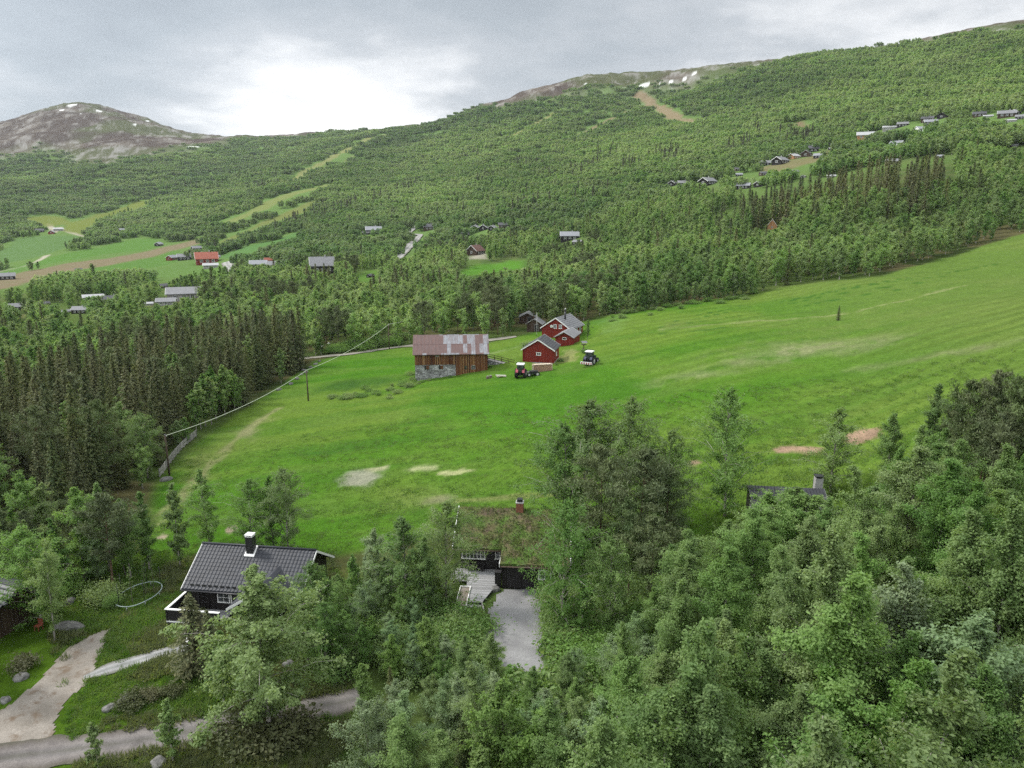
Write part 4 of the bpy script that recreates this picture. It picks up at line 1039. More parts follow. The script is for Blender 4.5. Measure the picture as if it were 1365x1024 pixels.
for u_, v_, h_, l_ in [(414,752,7.0,'birch covering the right gable of the black cabin'),(440,768,6.0,'birch right of the birch on the black cabin gable'),(404,792,5.5,'small birch before the cross wing of the black cabin'),(428,800,5.5,'low birch in front of the right gable of the black cabin')]:
    by_tip('birch_tree', u_, v_, h_, 'front', l_, shape=9, wide=.9)
# between the two cabins and round the turf roofed one
by_tip('willow_tree', 496, 703, 6.5, 'front', 'grey green willow rising behind the thicket left of the turf roof', shape=1)
by_tip('birch_tree', 537, 684, 8.5, 'front', 'birch left of the two that flank the turf roof', shape=10, wide=1.2)
by_tip('birch_tree', 566, 712, 7.5, 'front', 'shorter birch between the two left of the turf roof', shape=0)
by_tip('birch_tree', 592, 668, 9.0, 'front', 'tall bright birch overlapping the left end of the turf roof', shape=9, wide=.85)
by_tip('rowan_tree', 569, 822, 4.5, 'front', 'bright yellow green rowan below the deck steps', shape=0)
by_base('birch_tree', 748, 842, 664, 'front', 'tall birch covering the right end of the turf roofed cabin', shape=9, rz=2.6)
by_base('birch_tree', 812, 846, 712, 'front', 'drooping birch in front of the dark pine group', shape=9, wide=.9, rz=.9)
by_base('birch_tree', 775, 856, 775, 'front', 'young birch at the right edge of the gravel parking place', shape=2)
by_base('birch_tree', 775, 716, 530, 'front', 'tallest birch at the left of the pine group on the meadow edge', shape=9)
by_base('birch_tree', 752, 720, 560, 'front', 'birch at the outer left of the pine group on the meadow edge', shape=9, rz=1.0)
by_base('birch_tree', 830, 712, 526, 'front', 'pointed birch rising from the middle of the pine group', shape=9, wide=.85, rz=3.0)
by_base('birch_tree', 887, 716, 574, 'front', 'birch at the right of the pine group on the meadow edge', shape=9, wide=.9, rz=4.0)
by_base('birch_tree', 862, 722, 590, 'front', 'birch half hidden behind the pines on the meadow edge', shape=10)
by_base('pine_tree', 800, 768, 592, 'front', 'left one of the brownish pines behind the parking place', shape=1)
by_base('pine_tree', 850, 778, 590, 'front', 'middle one of the brownish pines behind the parking place', shape=0)
by_base('pine_tree', 884, 770, 622, 'front', 'right one of the brownish pines behind the parking place', shape=1)
by_base('pine_tree', 838, 812, 660, 'front', 'lower brownish pine in front of the other pines', shape=2)
by_base('pine_tree', 866, 828, 680, 'front', 'lowest brownish pine at the wood corner', shape=0)
by_base('birch_tree', 966, 690, 520, 'front', 'lone ovate birch on the meadow edge left of the dark roof', shape=9, rz=5.0)
by_base('birch_tree', 1106, 662, 540, 'front', 'slim lone birch between the two bare patches', shape=10, wide=1.3)
by_base('spruce_tree', 1117, 428, 407, 'front', 'small lone spruce in the middle of the upper meadow', shape=1)
for u, v, h, s, l in [(1192,548,8.5,6,'airy birch with visible trunk right of the bare patch'),(1252,505,9.5,1,'tall birch leaning on the dark pines at the right'),(1228,560,8.5,5,'birch before the dark pines, right of the airy one'),
                      (1070,648,7.5,0,'round birch right above the dark roof'),(1100,662,7,5,'birch behind the grey chimney of the dark roof')]:
    by_tip('birch_tree', u, v, h, 'front', l, shape=s)
for u, v, h, s, l in [(1300,500,10,0,'leftmost dark pine on the rise at the right edge'),(1335,492,10.5,1,'tallest dark pine at the right edge of the view'),(1362,500,10,0,'dark pine cut by the right edge of the view'),(1322,528,9,2,'dark pine in front of the tallest pine'),
                      (1350,545,9,0,'lower dark pine at the right edge'),(1285,535,8,2,'smaller dark pine beside the leaning birch'),(1385,490,11,1,'dark pine just outside the right edge'),(1300,560,8,0,'dark pine behind the bright birches at the right')]:
    by_tip('pine_tree', u, v, h, 'front', l, shape=s)
for u, v, t, l in [(752,438,398,'slim dark spruce right behind the chimney of the red house'),(783,452,424,'leafy young birch beside the red house'),]:
    by_base('spruce_tree' if 'spruce' in l else 'birch_tree', u, v, t, 'front', l, shape=0)

# woods filled in by chance: tips must fall inside a region of the picture, feet must be free
def fill(kinds, region, hrange, gap, zone, rr, avoid=2.0, seed=1):
    g = np.random.default_rng(seed); Rg = np.array(region, float)
    placed = [(t['x'], t['y']) for t in TREES if math.hypot(t['x'], t['y']) < rr[1] + 10]
    xs = np.arange(-rr[1], rr[1], gap); ys = np.arange(max(4, rr[0] * .6), rr[1], gap)
    cand = [(x + g.uniform(-.42, .42) * gap, y + g.uniform(-.42, .42) * gap) for y in ys for x in xs]
    g.shuffle(cand)
    cand = [(x, y) for x, y in cand if rr[0] < math.hypot(x, y) < rr[1] and abs(math.atan2(x, y)) < .76]
    if not cand: return
    c = np.array(cand); z = gm(c[:, 0], c[:, 1]); hs = g.uniform(hrange[0], hrange[1], len(c))
    ok = np.zeros(len(c), bool)
    for q in (1, .86, .74, .62, .52):      # the tallest tree that keeps its tip inside the region
        U, V, D = project(c[:, 0], c[:, 1], z + hs * q); n_ = inside(Rg, U, V) & ~ok
        hs = np.where(n_, hs * q, hs) if q < 1 else hs; ok |= n_
    hs0 = hs
    kk = list(kinds.keys()); pr = np.array([kinds[k] for k in kk], float); pr /= pr.sum()
    for i in np.nonzero(ok)[0]:
        x, y = c[i]
        if not free(x, y, avoid): continue
        if any((px - x) ** 2 + (py - y) ** 2 < (gap * .62) ** 2 for px, py in placed): continue
        k = kk[g.choice(len(kk), p=pr)]; h = hs[i]
        if k in ('willow_tree', 'rowan_tree'): h *= .85
        if k == 'spruce_tree': h *= .8
        placed.append((x, y)); tree(k, x, y, h, zone)
fill(dict(birch_tree=.94, willow_tree=.06), [(925,694),(962,690),(985,668),(1010,662),(1030,672),(1000,694),(1045,690),(1100,672),(1150,640),(1200,590),(1262,560),(1320,590),(1420,560),(1500,700),(1500,900),(870,900),(862,790),(885,715)], (9.5, 14), 2.85, 'right upper', (24, 72), seed=3)
fill(dict(birch_tree=.92, willow_tree=.08), [(742,900),(790,880),(850,860),(900,850),(1500,860),(1600,1400),(760,1400),(745,960)], (10, 14), 2.85, 'right lower', (20, 52), seed=4)
fill(dict(birch_tree=.38, willow_tree=.40, rowan_tree=.12, spruce_tree=.10), [(445,905),(462,830),(500,845),(540,880),(590,875),(640,862),(664,835),(690,880),(724,885),(760,905),(840,890),(850,960),(840,1400),(430,1400),(438,960)], (5.5, 9.0), 2.1, 'centre front', (13, 47), .8, seed=5)
fill(dict(willow_tree=.6, birch_tree=.25, rowan_tree=.15), [(428,790),(445,755),(470,730),(515,735),(560,745),(600,800),(618,838),(622,870),(560,872),(540,865),(470,850),(430,830)], (3.0, 5.0), 1.7, 'thicket', (40, 66), .5, seed=6)
fill(dict(birch_tree=.8, pine_tree=.12, willow_tree=.08), [(-200,650),(0,660),(60,690),(110,700),(200,665),(205,690),(190,730),(100,735),(0,760),(-200,780)], (6, 9.5), 2.15, 'left wood', (55, 100), seed=7)
fill(dict(willow_tree=.55, birch_tree=.45), [(748,872),(776,838),(800,850),(846,800),(880,780),(895,860),(850,905),(770,910),(742,900)], (5.0, 7.5), 1.9, 'parking edge', (34, 62), .5, seed=8)
# spruce plantation at the left
PLANT = poly([(404,490),(372,508),(330,538),(290,562),(250,592),(212,630),(150,680),(0,735),(-260,800),(-260,570),(0,575),(90,538),(170,512),(250,494),(330,484),(385,474)])
g7 = np.random.default_rng(17)
bx0, by0 = PLANT.min(0); bx1, by1 = PLANT.max(0)
for y in np.arange(by0, by1, 3.3):
    for x in np.arange(bx0, bx1, 3.3):
        xx = x + g7.uniform(-1.1, 1.1); yy = y + g7.uniform(-1.1, 1.1)
        if abs(math.atan2(xx, yy)) > .74 or not inside(PLANT, np.array([xx]), np.array([yy]))[0]: continue
        d = dist_line(np.vstack([PLANT, PLANT[:1]]), np.array([xx]), np.array([yy]))[0]
        q = g7.uniform()
        u_, v_, _ = project(xx, yy, gm(xx, yy) + 12)
        if any(math.hypot(t['x'] - xx, t['y'] - yy) < 2.6 for t in TREES if t['zone'] != 'plantation'): continue
        if u_ < 30 and q < .12: tree('birch_tree', xx, yy, g7.uniform(8, 11), 'plantation edge')
        elif q < .07: tree('birch_tree', xx, yy, g7.uniform(9, 12), 'plantation edge')
        elif q < .14: tree('pine_tree', xx, yy, g7.uniform(11, 13), 'plantation edge')
        else: tree('spruce_tree', xx, yy, g7.uniform(9.5, 15.0) * (1 if d > 3 else .9), 'plantation')
for u, v, t in [(402,492,408),(394,494,412),(386,500,420)]: by_base('spruce_tree', u, v, t, 'front', {402:'last tall spruce at the right end of the plantation',394:'second tall spruce from the right end of the plantation',386:'third tall spruce from the right end of the plantation'}[u], shape=0)
# brown spruce belt below the upper cabins, and other dark conifers on the slope
for u, v, h in [(950+9*i+g7.uniform(-4,4), 274-2.4*i*.55+g7.uniform(-4,4), g7.uniform(10,14)) for i in range(24)]: by_tip('spruce_tree', u, v-4, h, 'brown belt')
for k in range(60):
    q = g7.uniform(); by_tip('spruce_tree', 985 + 205*q + g7.uniform(-4,4), 262 - 52*q + g7.uniform(-12,10), g7.uniform(11,14.5), 'brown belt')
for u, v, h in [(1000+8*i+g7.uniform(-4,4), 262-1.6*i+g7.uniform(-3,5), g7.uniform(11,14)) for i in range(16)]: by_tip('spruce_tree', u, v, h, 'brown belt')
for i in range(44): by_tip('spruce_tree', 1184+g7.uniform(0,80), 214+g7.uniform(-12,26), g7.uniform(12,16), 'brown belt')
for u, v in [(1300,215),(1294,222),(1308,224),(1130,262),(1090,268),(975,290),(935,300)]: by_tip('spruce_tree', u, v, 12, 'brown belt')
# conifers along the wood behind the farm
for u, v in [(472,412),(492,415),(545,408),(565,400),(575,405),(632,372),(640,368),(650,366),(660,368),(655,378),(608,392),(620,388),(740,372),(752,378),(800,362),(820,352),(830,356),(846,366),(862,360),(880,362),(712,380),(724,376),(905,352),(920,348),(770,368),(590,398)]:
    by_tip('pine_tree', u, v, g7.uniform(10, 13.5), 'farm pines')
    if inside(MEADOW, np.array([TREES[-1]['x']]), np.array([TREES[-1]['y']]))[0]: TREES.pop()


FIELD_PX = [
 [(-60,350),(5,333),(25,318),(60,314),(105,315),(110,318),(95,328),(70,336),(40,345),(10,350)],[(30,290),(60,287),(85,290),(95,296),(110,292),(180,269),(208,265),(192,275),(150,287),(125,300),(108,313),(60,308)],
 [(22,358),(70,343),(130,330),(180,318),(205,318),(215,326),(190,334),(140,339),(100,346),(45,356)],[(-60,372),(40,350),(28,362),(-60,390)],[(100,362),(180,347),(230,334),(250,340),(225,352),(150,362)],[(185,367),(230,354),(262,347),(300,352),(318,357),(310,366),(240,370)],
 [(288,344),(330,328),(370,320),(402,307),(408,312),(370,325),(340,336),(312,345)],[(285,326),(330,306),(365,290),(420,267),(425,275),(395,287),(350,302),(312,320)],[(598,366),(640,352),(680,345),(705,346),(702,357),(660,364),(622,369)],[(466,374),(492,361),(512,361),(495,376)],
 [(-60,395),(-60,384),(0,370),(40,361),(90,351),(150,344),(215,331),(268,317),(276,322),(236,333),(182,346),(112,359),(60,371),(10,384)],[(1052,171),(1065,163),(1084,166),(1076,173)],[(1015,224),(1045,216),(1075,211),(1100,200),(1110,203),(1085,216),(1050,226),(1020,232)],
 [(925,252),(945,246),(965,247),(962,254)],[(622,346),(632,334),(652,334),(652,346)],[(528,345),(546,343),(568,322),(566,306),(546,304),(536,322)],[(298,350),(306,350),(318,362),(310,364)],
 [(392,240),(440,210),(462,199),(465,203),(412,230),(396,242)],[(300,300),(340,280),(400,254),(440,245),(440,249),(404,259),(344,285)],[(636,350),(624,346)] ]
FIELD_PX = [np.array(p, float) for p in FIELD_PX if len(p) > 2]
HB = np.array([(h[0], h[1], h[2]) for h in FAR] + [(712, 444, 30), (702, 432, 26), (748, 455, 54), (722, 484, 54)], float)
def hides(x, y, h):
    """True where a tree this tall would stand in the line of sight to a field or a house of the photograph"""
    x = np.asarray(x, float); y = np.asarray(y, float); z = gm(x, y)
    u, v0, d = project(x, y, z); _, v1, _ = project(x, y, z + h * .9)
    bad = np.zeros(x.shape, bool)
    for f in (.35, .7, 1.0):
        v = v0 + (v1 - v0) * f
        for P in FIELD_PX: bad |= inside(P, u, v)
    r = np.hypot(x, y)
    for (hu, hv, hw), hr in zip(HB, list(HR) + [178, 195, 168, 144]):
        bad |= (np.abs(u - hu) < hw * .5 + 1.5) & (v1 < hv - hw * .12) & (v0 > hv - hw * .55) & (r < hr + 6)
    return bad
ge = np.random.default_rng(41)
for q in np.linspace(0, 1, 34):
    by_base('birch_tree', 800 + 215*q + ge.uniform(-3, 3), np.interp(q, [0, .45, 1], [425, 409, 393]) - ge.uniform(1, 5), np.interp(q, [0, .45, 1], [425, 409, 393]) - ge.uniform(24, 40), 'meadow edge')
HOUSES = [(p[0], p[1]) for p in (at(u, v) for u, v in HOUSE_PX)]
HAZ = np.array([math.atan2(x, y) for x, y in HOUSES]); HR = np.array([math.hypot(x, y) for x, y in HOUSES])
def blocks_house(x, y):
    a = math.atan2(x, y); r = math.hypot(x, y)
    m = (np.abs(HAZ - a) * r < 7.5) & (r > HR - 24 - HR * .03) & (r < HR + 7)
    return bool(m.any())
def far_mask(x, y, margin):
    """False where fields, rides, open fell or the meadow keep the wood away"""
    ok = ~inside(MEADOW, x, y)
    ok &= dist_line(np.vstack([MEADOW, MEADOW[:1]]), x, y) > margin * .6
    for P, c in FIELDS:
        bb = (x > P[:, 0].min() - 12) & (x < P[:, 0].max() + 12) & (y > P[:, 1].min() - 12) & (y < P[:, 1].max() + 12)
        if bb.any():
            q = inside(P, x[bb], y[bb]) | (dist_line(np.vstack([P, P[:1]]), x[bb], y[bb]) < margin * .7)
            ok[np.nonzero(bb)[0][q]] = False
    for P, w, c in LINES:
        bb = (x > P[:, 0].min() - 40) & (x < P[:, 0].max() + 40) & (y > P[:, 1].min() - 40) & (y < P[:, 1].max() + 40)
        if bb.any():
            q = dist_line(P, x[bb], y[bb]) < w * .95 + margin * .5
            ok[np.nonzero(bb)[0][q]] = False
    for P, w in ROADS:
        bb = (x > P[:, 0].min() - 20) & (x < P[:, 0].max() + 20) & (y > P[:, 1].min() - 20) & (y < P[:, 1].max() + 20)
        if bb.any():
            q = dist_line(P, x[bb], y[bb]) < w + margin * .35
            ok[np.nonzero(bb)[0][q]] = False
    return ok
# the mixed wood from the farm to the first slopes, tree by tree
gq = np.random.default_rng(23)
GX, GY = np.meshgrid(np.arange(-420, 420, 4.1), np.arange(70, 470, 4.1)); X = GX.ravel() + gq.uniform(-1.9, 1.9, GX.size); Y = GY.ravel() + gq.uniform(-1.9, 1.9, GX.size)
r = np.hypot(X, Y); az = np.arctan2(X, Y)
ok = (r > 96) & (r < 470) & (np.abs(az) < .72); X, Y = X[ok], Y[ok]
ok = far_mask(X, Y, 4.0) & ~inside(PLANT, X, Y); X, Y = X[ok], Y[ok]
BELT = np.array([(940,300),(985,270),(1040,246),(1110,236),(1184,212),(1270,215),(1275,262),(1190,278),(1120,272),(1060,280),(990,300),(950,316)], float)
HD = hides(X, Y, 8.) | inside(BELT, *project(X, Y, gm(X, Y))[:2]); X, Y = X[~HD], Y[~HD]
FORELAND = poly([(-300,760),(-300,690),(0,650),(205,640),(205,668),(190,745),(215,765),(250,748)])
for x, y in zip(X, Y):
    r_ = math.hypot(x, y); a_ = math.atan2(x, y)
    if (a_ > .32 and r_ < 190 and x > 45 and y < 140) : 
        if inside(MEADOW, np.array([x]), np.array([y]))[0]: continue
    if r_ < 125 and a_ > -.30: continue
    if blocks_house(x, y): continue
    if not free(x, y, 2.5): continue
    dens = vnoise(np.array([x / 34]), np.array([y / 34]), 77)[0]
    if gq.uniform() < .06 + .2 * (dens < .3): continue
    cn = vnoise(np.array([x / 42]), np.array([y / 42]), 91)[0]
    if a_ > .12 and r_ > 185: cn = .5
    h = gq.uniform(6.0, 9.5) + 1.5 * (dens - .5)
    q = gq.uniform()
    if cn > .72 and q < .35: tree('pine_tree', x, y, h + 2.2, 'mixed wood')
    elif q < .018 or (cn < .16 and q < .2): tree('spruce_tree', x, y, h + 3, 'mixed wood')
    else: tree('birch_tree', x, y, h, 'mixed wood')

# ------------------------------------------------------------------ trees: build
ZONES = {
 'right upper': ('%s in the dense wood right of the dark roof and the pine group', '%s of the dense right wood'),
 'right lower': ('%s in the dark foot of the right wood along the lower edge', '%s along the lower right edge'),
 'centre front': ('%s in the young wood between the camera and the parking place', '%s below the parking place'),
 'parking edge': ('%s at the right edge of the gravel parking place under the brown pines', '%s right of the parking place'),
 'thicket': ('low %s in the thicket between the black and the turf roofed cabin', '%s of the thicket between the cabins'),
 'left wood': ('%s in the strip of wood under the spruces at the left edge', '%s of the strip under the spruces'),
 'plantation': ('%s in the tall brownish plantation left of the meadow', '%s of the left plantation'),
 'plantation edge': ('%s mixed into the spruce plantation left of the meadow', '%s among the plantation spruces'),
 'brown belt': ('tall %s in the brown belt below the upper cabins', '%s of the brown belt on the right slope'),
 'farm pines': ('brownish %s in the wood edge behind the farm', '%s behind the farm'),
 'fence birches': ('%s in the pale row between the spruces and the meadow fence', '%s in the row along the fence'),
 'meadow edge': ('%s in the row along the upper edge of the meadow right of the red house', '%s along the upper meadow edge'),
 'mixed wood': ('%s in the mixed wood beyond the meadow and the farm', '%s in the mixed wood'),
}
WORD = dict(birch_tree='birch', willow_tree='grey green willow', rowan_tree='bright green rowan', spruce_tree='dark spruce', pine_tree='dark pine', sapling='sapling')
CAPS = dict(birch_tree=300, willow_tree=290, rowan_tree=200, spruce_tree=300, pine_tree=290, sapling=50)
for k in range(2):
    lib(('sapling', 0), 5., broadleaf(800 + k, h=5, rw=.6, base=.3, nlimb=12, per=3, nleaf=130, ls=.05, wood='grey_bark'))
gt = np.random.default_rng(5)
for t in TREES:
    u, v, d = project(t['x'], t['y'], t['z'] + t['h'] * .6); t['size'] = t['h'] / max(1., float(d)) + (10 if t['label'] else 0)
    t['d'] = float(d)
REST = {}
def place_tree(t, protos):
    k = t['kind']; lod = 0 if (t['d'] < (150 if k == 'spruce_tree' else 105) or (k, 1) not in LIB) else 1
    if k == 'birch_tree' and t['shape'] is None and math.hypot(t['d'], 0) < 50: lod = -1
    L = LIB[(k, lod)]; i = (t['shape'] if t['shape'] is not None else int(gt.integers(0, 99))) % len(L)
    h0, tm, cm = L[i]; s = t['h'] / h0; wv = gt.uniform(.88, 1.14)
    rz = t['rz'] if t['rz'] is not None else gt.uniform(0, 6.28)
    if t['label']: lab, grp = t['label'], None
    else: lab, grp = (q % WORD[k] for q in ZONES[t['zone']])
    nm = k if k != 'sapling' else 'bare_sapling'
    o = thing(nm, lab, 'tree', (t['x'], t['y'], t['z']), rz, grp); o.scale = (s * wv * t['wide'], s * wv * t['wide'], s)
    link('trunk', tm, o); link('crown', cm, o)
for k in CAPS:
    L = sorted([t for t in TREES if t['kind'] == k], key=lambda t: -t['size'])
    for t in L[:CAPS[k]]: place_tree(t, None)
    REST[k] = L[CAPS[k]:]
print('trees', {k: (len([t for t in TREES if t['kind'] == k]), len(REST[k])) for k in CAPS})
def rest(kind, name, label, cat, geos, near, h0):
    L = REST[kind]
    if not L: return
    nf = len(geos); pr = [one_mesh(name, q) for q in geos + near]
    pk = [nf + int(gt.integers(0, len(near))) if near and t['d'] < 105 else int(gt.integers(0, nf)) for t in L]
    stuff(name, label, cat, pr, [(t['x'], t['y'], t['z']) for t in L], [t['h'] / h0 for t in L], gt.uniform(0, 6.28, len(L)), pk, tone=np.array([(float(fbm(np.array([t['x'] / 45]), np.array([t['y'] / 45]), 35, 3)[0]) - .5) * 1.3 * (t['d'] > 105) for t in L]))
rest('birch_tree', 'birch_wood', 'light green birches beyond those told apart, spreading past the meadow', 'wood', [broadleaf(900 + k, h=10, rw=[2.7, 2.3, 3.0, 2.2][k], nleaf=1600, ls=.18, nlimb=24, per=6, spread=.28, peak=.46, top=.75, base=.12, leaf='mid_leaf') for k in range(4)],
     [broadleaf(960 + k, h=10, rw=1.6 + .15 * k, nleaf=10000, ls=.064, top=1.1) for k in range(3)], 10.)
rest('spruce_tree', 'spruce_wood', 'dark spruces scattered through the wood beyond the meadow', 'wood', [spruce(920 + k, rw=2.3, step=.8, per=6, q=5, ls=2.3) for k in range(3)], [], 13.)
rest('pine_tree', 'pine_wood', 'dark brownish pines scattered through the wood beyond the farm', 'wood', [pine(930 + k, rw=2.7, nleaf=1100, ls=.34) for k in range(2)], [], 11.)
# the far slopes: wood in patches, out to the open fell
gs = np.random.default_rng(31); PX = []; 
for r0, r1, gap in [(455, 800, 12.5), (800, 1300, 15), (1300, 2000, 18), (2000, 3000, 22)]:
    GX, GY = np.meshgrid(np.arange(-r1 * .68, r1 * .68, gap), np.arange(r0 * .7, r1, gap))
    X = GX.ravel() + gs.uniform(-.45, .45, GX.size) * gap; Y = GY.ravel() + gs.uniform(-.45, .45, GX.size) * gap
    r = np.hypot(X, Y); a = np.arctan2(X, Y); m = (r > r0) & (r < r1) & (np.abs(a) < .70); X, Y = X[m], Y[m]
    m = far_mask(X, Y, 9.0); X, Y = X[m], Y[m]
    b = bare(X, Y); m = gs.uniform(0, 1, len(X)) > b * 1.02; X, Y, b = X[m], Y[m], b[m]
    hb = np.array([blocks_house(x, y) for x, y in zip(X, Y)], bool) | hides(X, Y, 6.5); X, Y, b = X[~hb], Y[~hb], b[~hb]
    PX.append(np.stack([X, Y, gm(X, Y), (gap / 13.) ** .5 * (1 - .5 * b)], 1))
PX = np.vstack(PX); n = len(PX)
pr = [clump(1000 + k, 'birch') for k in range(5)]
stuff('hillside_birch_wood', 'continuous light green birch wood covering the far slopes up to the open fell', 'wood', pr, PX[:, :3] - [0, 0, .3], PX[:, 3] * gs.uniform(.85, 1.2, n), gs.uniform(0, 6.28, n), gs.integers(0, len(pr), n), tone=np.clip((fbm(PX[:, 0] / 130, PX[:, 1] / 130, 33, 4) - .5) * 1.5 + (fbm(PX[:, 0] / 420, PX[:, 1] / 300, 37, 3) - .5) * 1.0, -.5, .5))
print('far patches', n)
# dark spruce on the far slopes: lines and dots of the photograph
SP = []
def dots(n, pts, w, v_):
    P = np.array(pts, float); seg = np.r_[0, np.cumsum(np.hypot(*np.diff(P, axis=0).T))]
    for s in gs.uniform(0, seg[-1], n):
        SP.append(at(np.interp(s, seg, P[:, 0]) + gs.normal(0, w), np.interp(s, seg, P[:, 1]) + gs.normal(0, v_)))
dots(46, [(325,322),(350,312),(375,304),(400,297),(420,290)], 3, 2.5); dots(40, [(430,290),(450,282),(480,272),(505,268),(520,262)], 5, 4); dots(14, [(530,258),(560,246)], 4, 2.5)
dots(16, [(340,252),(352,250)], 4, 2.5); dots(40, [(180,262),(220,256),(260,248),(300,244)], 4, 2); dots(6, [(128,296),(134,294)], 1.5, 2); dots(14, [(95,256),(112,254)], 4, 2)
dots(10, [(642,244),(655,240)], 4, 3); dots(14, [(690,225),(720,222)], 7, 3); dots(26, [(735,235),(760,232),(775,238),(800,215)], 7, 4); dots(22, [(795,225),(805,210),(820,200)], 6, 5); dots(14, [(830,225),(850,228)], 6, 3)
dots(22, [(880,215),(905,210)], 9, 4); dots(8, [(942,164),(945,168)], 3, 2); dots(14, [(975,205),(1000,198)], 6, 4); dots(26, [(1040,185),(1060,190),(1080,192)], 9, 5); dots(8, [(1008,180),(1012,185)], 2, 3)
dots(14, [(620,210),(640,207)], 3, 2); dots(22, [(0,262),(60,258),(160,270)], 10, 3); dots(16, [(255,330),(300,335)], 4, 2); dots(40, [(440,300),(560,280),(700,280),(850,262)], 10, 10)
SP = [p for p in SP if not blocks_house(p[0], p[1]) and not hides(p[0], p[1], 9.)]
n = len(SP); ps = [one_mesh('far_spruce', spruce(950 + k, rw=2.2, step=.9, per=6, q=5, ls=2.5, leaf='far_spruce')) for k in range(3)]
stuff('far_spruce_rows', 'dark spruces standing in rows and groups on the far slopes', 'wood', ps, SP, gs.uniform(.65, 1.1, n), gs.uniform(0, 6.28, n), gs.integers(0, 3, n))
# hedgerow trees between the far fields
HG = []
def hedge(n, pts, w=2.0, v_=1.2):
    P = np.array(pts, float); seg = np.r_[0, np.cumsum(np.hypot(*np.diff(P, axis=0).T))]
    for s in gs.uniform(0, seg[-1], n): HG.append(at(np.interp(s, seg, P[:, 0]) + gs.normal(0, w), np.interp(s, seg, P[:, 1]) + gs.normal(0, v_)))
hedge(40, [(0,347),(30,341),(50,340)]); hedge(50, [(85,334),(110,325),(140,318),(160,306)]); hedge(36, [(70,352),(100,345),(140,336)]); hedge(24, [(32,366),(50,358),(62,352)]); hedge(10, [(0,360),(10,358)])
hedge(36, [(112,366),(150,360),(180,355)]); hedge(12, [(208,352),(214,348)]); hedge(30, [(240,360),(275,352),(300,358)]); hedge(20, [(288,345),(300,340)]); hedge(16, [(30,318),(48,312)]); hedge(20, [(0,325),(20,316)]); hedge(24, [(262,335),(290,328)]); hedge(20, [(60,300),(80,303),(100,307)],1.5,1); hedge(16, [(10,378),(60,372)],3,.8)
hedge(40,[(110,300),(140,298),(150,290),(180,280)],3,1.5); hedge(60,[(250,372),(300,372),(330,366),(400,362)],6,1.5)
HG = [p for p in HG if not blocks_house(p[0], p[1]) and not hides(p[0], p[1], 2.)]
n = len(HG); pb = [one_mesh('hedge_tree', broadleaf(970 + k, h=10, rw=2.6, nleaf=700, ls=.33, nlimb=16, per=4)) for k in range(3)]
stuff('hedgerow_trees', 'rows of small leafy trees between the far fields', 'wood', pb, HG, gs.uniform(.45, .85, n), gs.uniform(0, 6.28, n), gs.integers(0, 3, n))
# ------------------------------------------------------------------ buildings
def window(par, c, w, h, face, frame_mat, cols=2, rows=2, bar=.07, name='window'):
    """framed window on a wall: face '-y', '+y', '-x' or '+x' (the way it looks); frame > pane"""
    f = MB(); p = MB(); cx, cy, cz = c
    def bx(m, a0, a1, z0, z1, d0, d1):
        if face == '-y': m.box(cx+a0, cx+a1, cy-d1, cy-d0, cz+z0, cz+z1)
        elif face == '+y': m.box(cx+a0, cx+a1, cy+d0, cy+d1, cz+z0, cz+z1)
        elif face == '-x': m.box(cx-d1, cx-d0, cy+a0, cy+a1, cz+z0, cz+z1)
        else: m.box(cx+d0, cx+d1, cy+a0, cy+a1, cz+z0, cz+z1)
    W, H = w / 2, h / 2
    bx(f, -W-bar, W+bar, H, H+bar, -.02, .06); bx(f, -W-bar*1.4, W+bar*1.4, -H-bar, -H, -.02, .09)
    bx(f, -W-bar, -W, -H, H, -.02, .06); bx(f, W, W+bar, -H, H, -.02, .06)
    for i in range(1, cols): x = -W + w*i/cols; bx(f, x-bar*.3, x+bar*.3, -H, H, -.02, .05)
    for j in range(1, rows): z = -H + h*j/rows; bx(f, -W, W, z-bar*.22, z+bar*.22, -.02, .042)
    bx(p, -W, W, -H, H, -.02, .02)
    o = f.build(name, frame_mat, par); p.build('pane', M['glass'], o); return o
def door(par, c, w, h, face, mat, frame_mat):
    d = MB(); f = MB(); k = MB(); cx, cy, cz = c
    def bx(m, a0, a1, z0, z1, d0, d1):
        if face == '-y': m.box(cx+a0, cx+a1, cy-d1, cy-d0, cz+z0, cz+z1)
        elif face == '+y': m.box(cx+a0, cx+a1, cy+d0, cy+d1, cz+z0, cz+z1)
        elif face == '-x': m.box(cx-d1, cx-d0, cy+a0, cy+a1, cz+z0, cz+z1)
        else: m.box(cx+d0, cx+d1, cy+a0, cy+a1, cz+z0, cz+z1)
    bx(d, -w/2, w/2, 0, h, -.02, .035)
    for i in (-1, 1):
        for j in (0, 1): bx(d, i*w*.24-w*.16, i*w*.24+w*.16, .2+j*h*.46, .2+j*h*.46+h*.36, .03, .05)
    bx(f, -w/2-.1, -w/2, 0, h+.1, -.02, .06); bx(f, w/2, w/2+.1, 0, h+.1, -.02, .06); bx(f, -w/2, w/2, h, h+.1, -.02, .06)
    bx(k, w*.38, w*.44, h*.47, h*.53, .035, .10)
    o = d.build('door', mat, par); f.build('door_frame', frame_mat, o); k.build('handle', M['steel'], o); return o
def gable_walls(L, W, hw, rise, below=.8, x0=None):
    m = MB(); X = -L/2 if x0 is None else x0
    m.prism([(X, -W/2, -below), (X, W/2, -below), (X, W/2, hw), (X, 0, hw+rise), (X, -W/2, hw)], (L, 0, 0)); return m
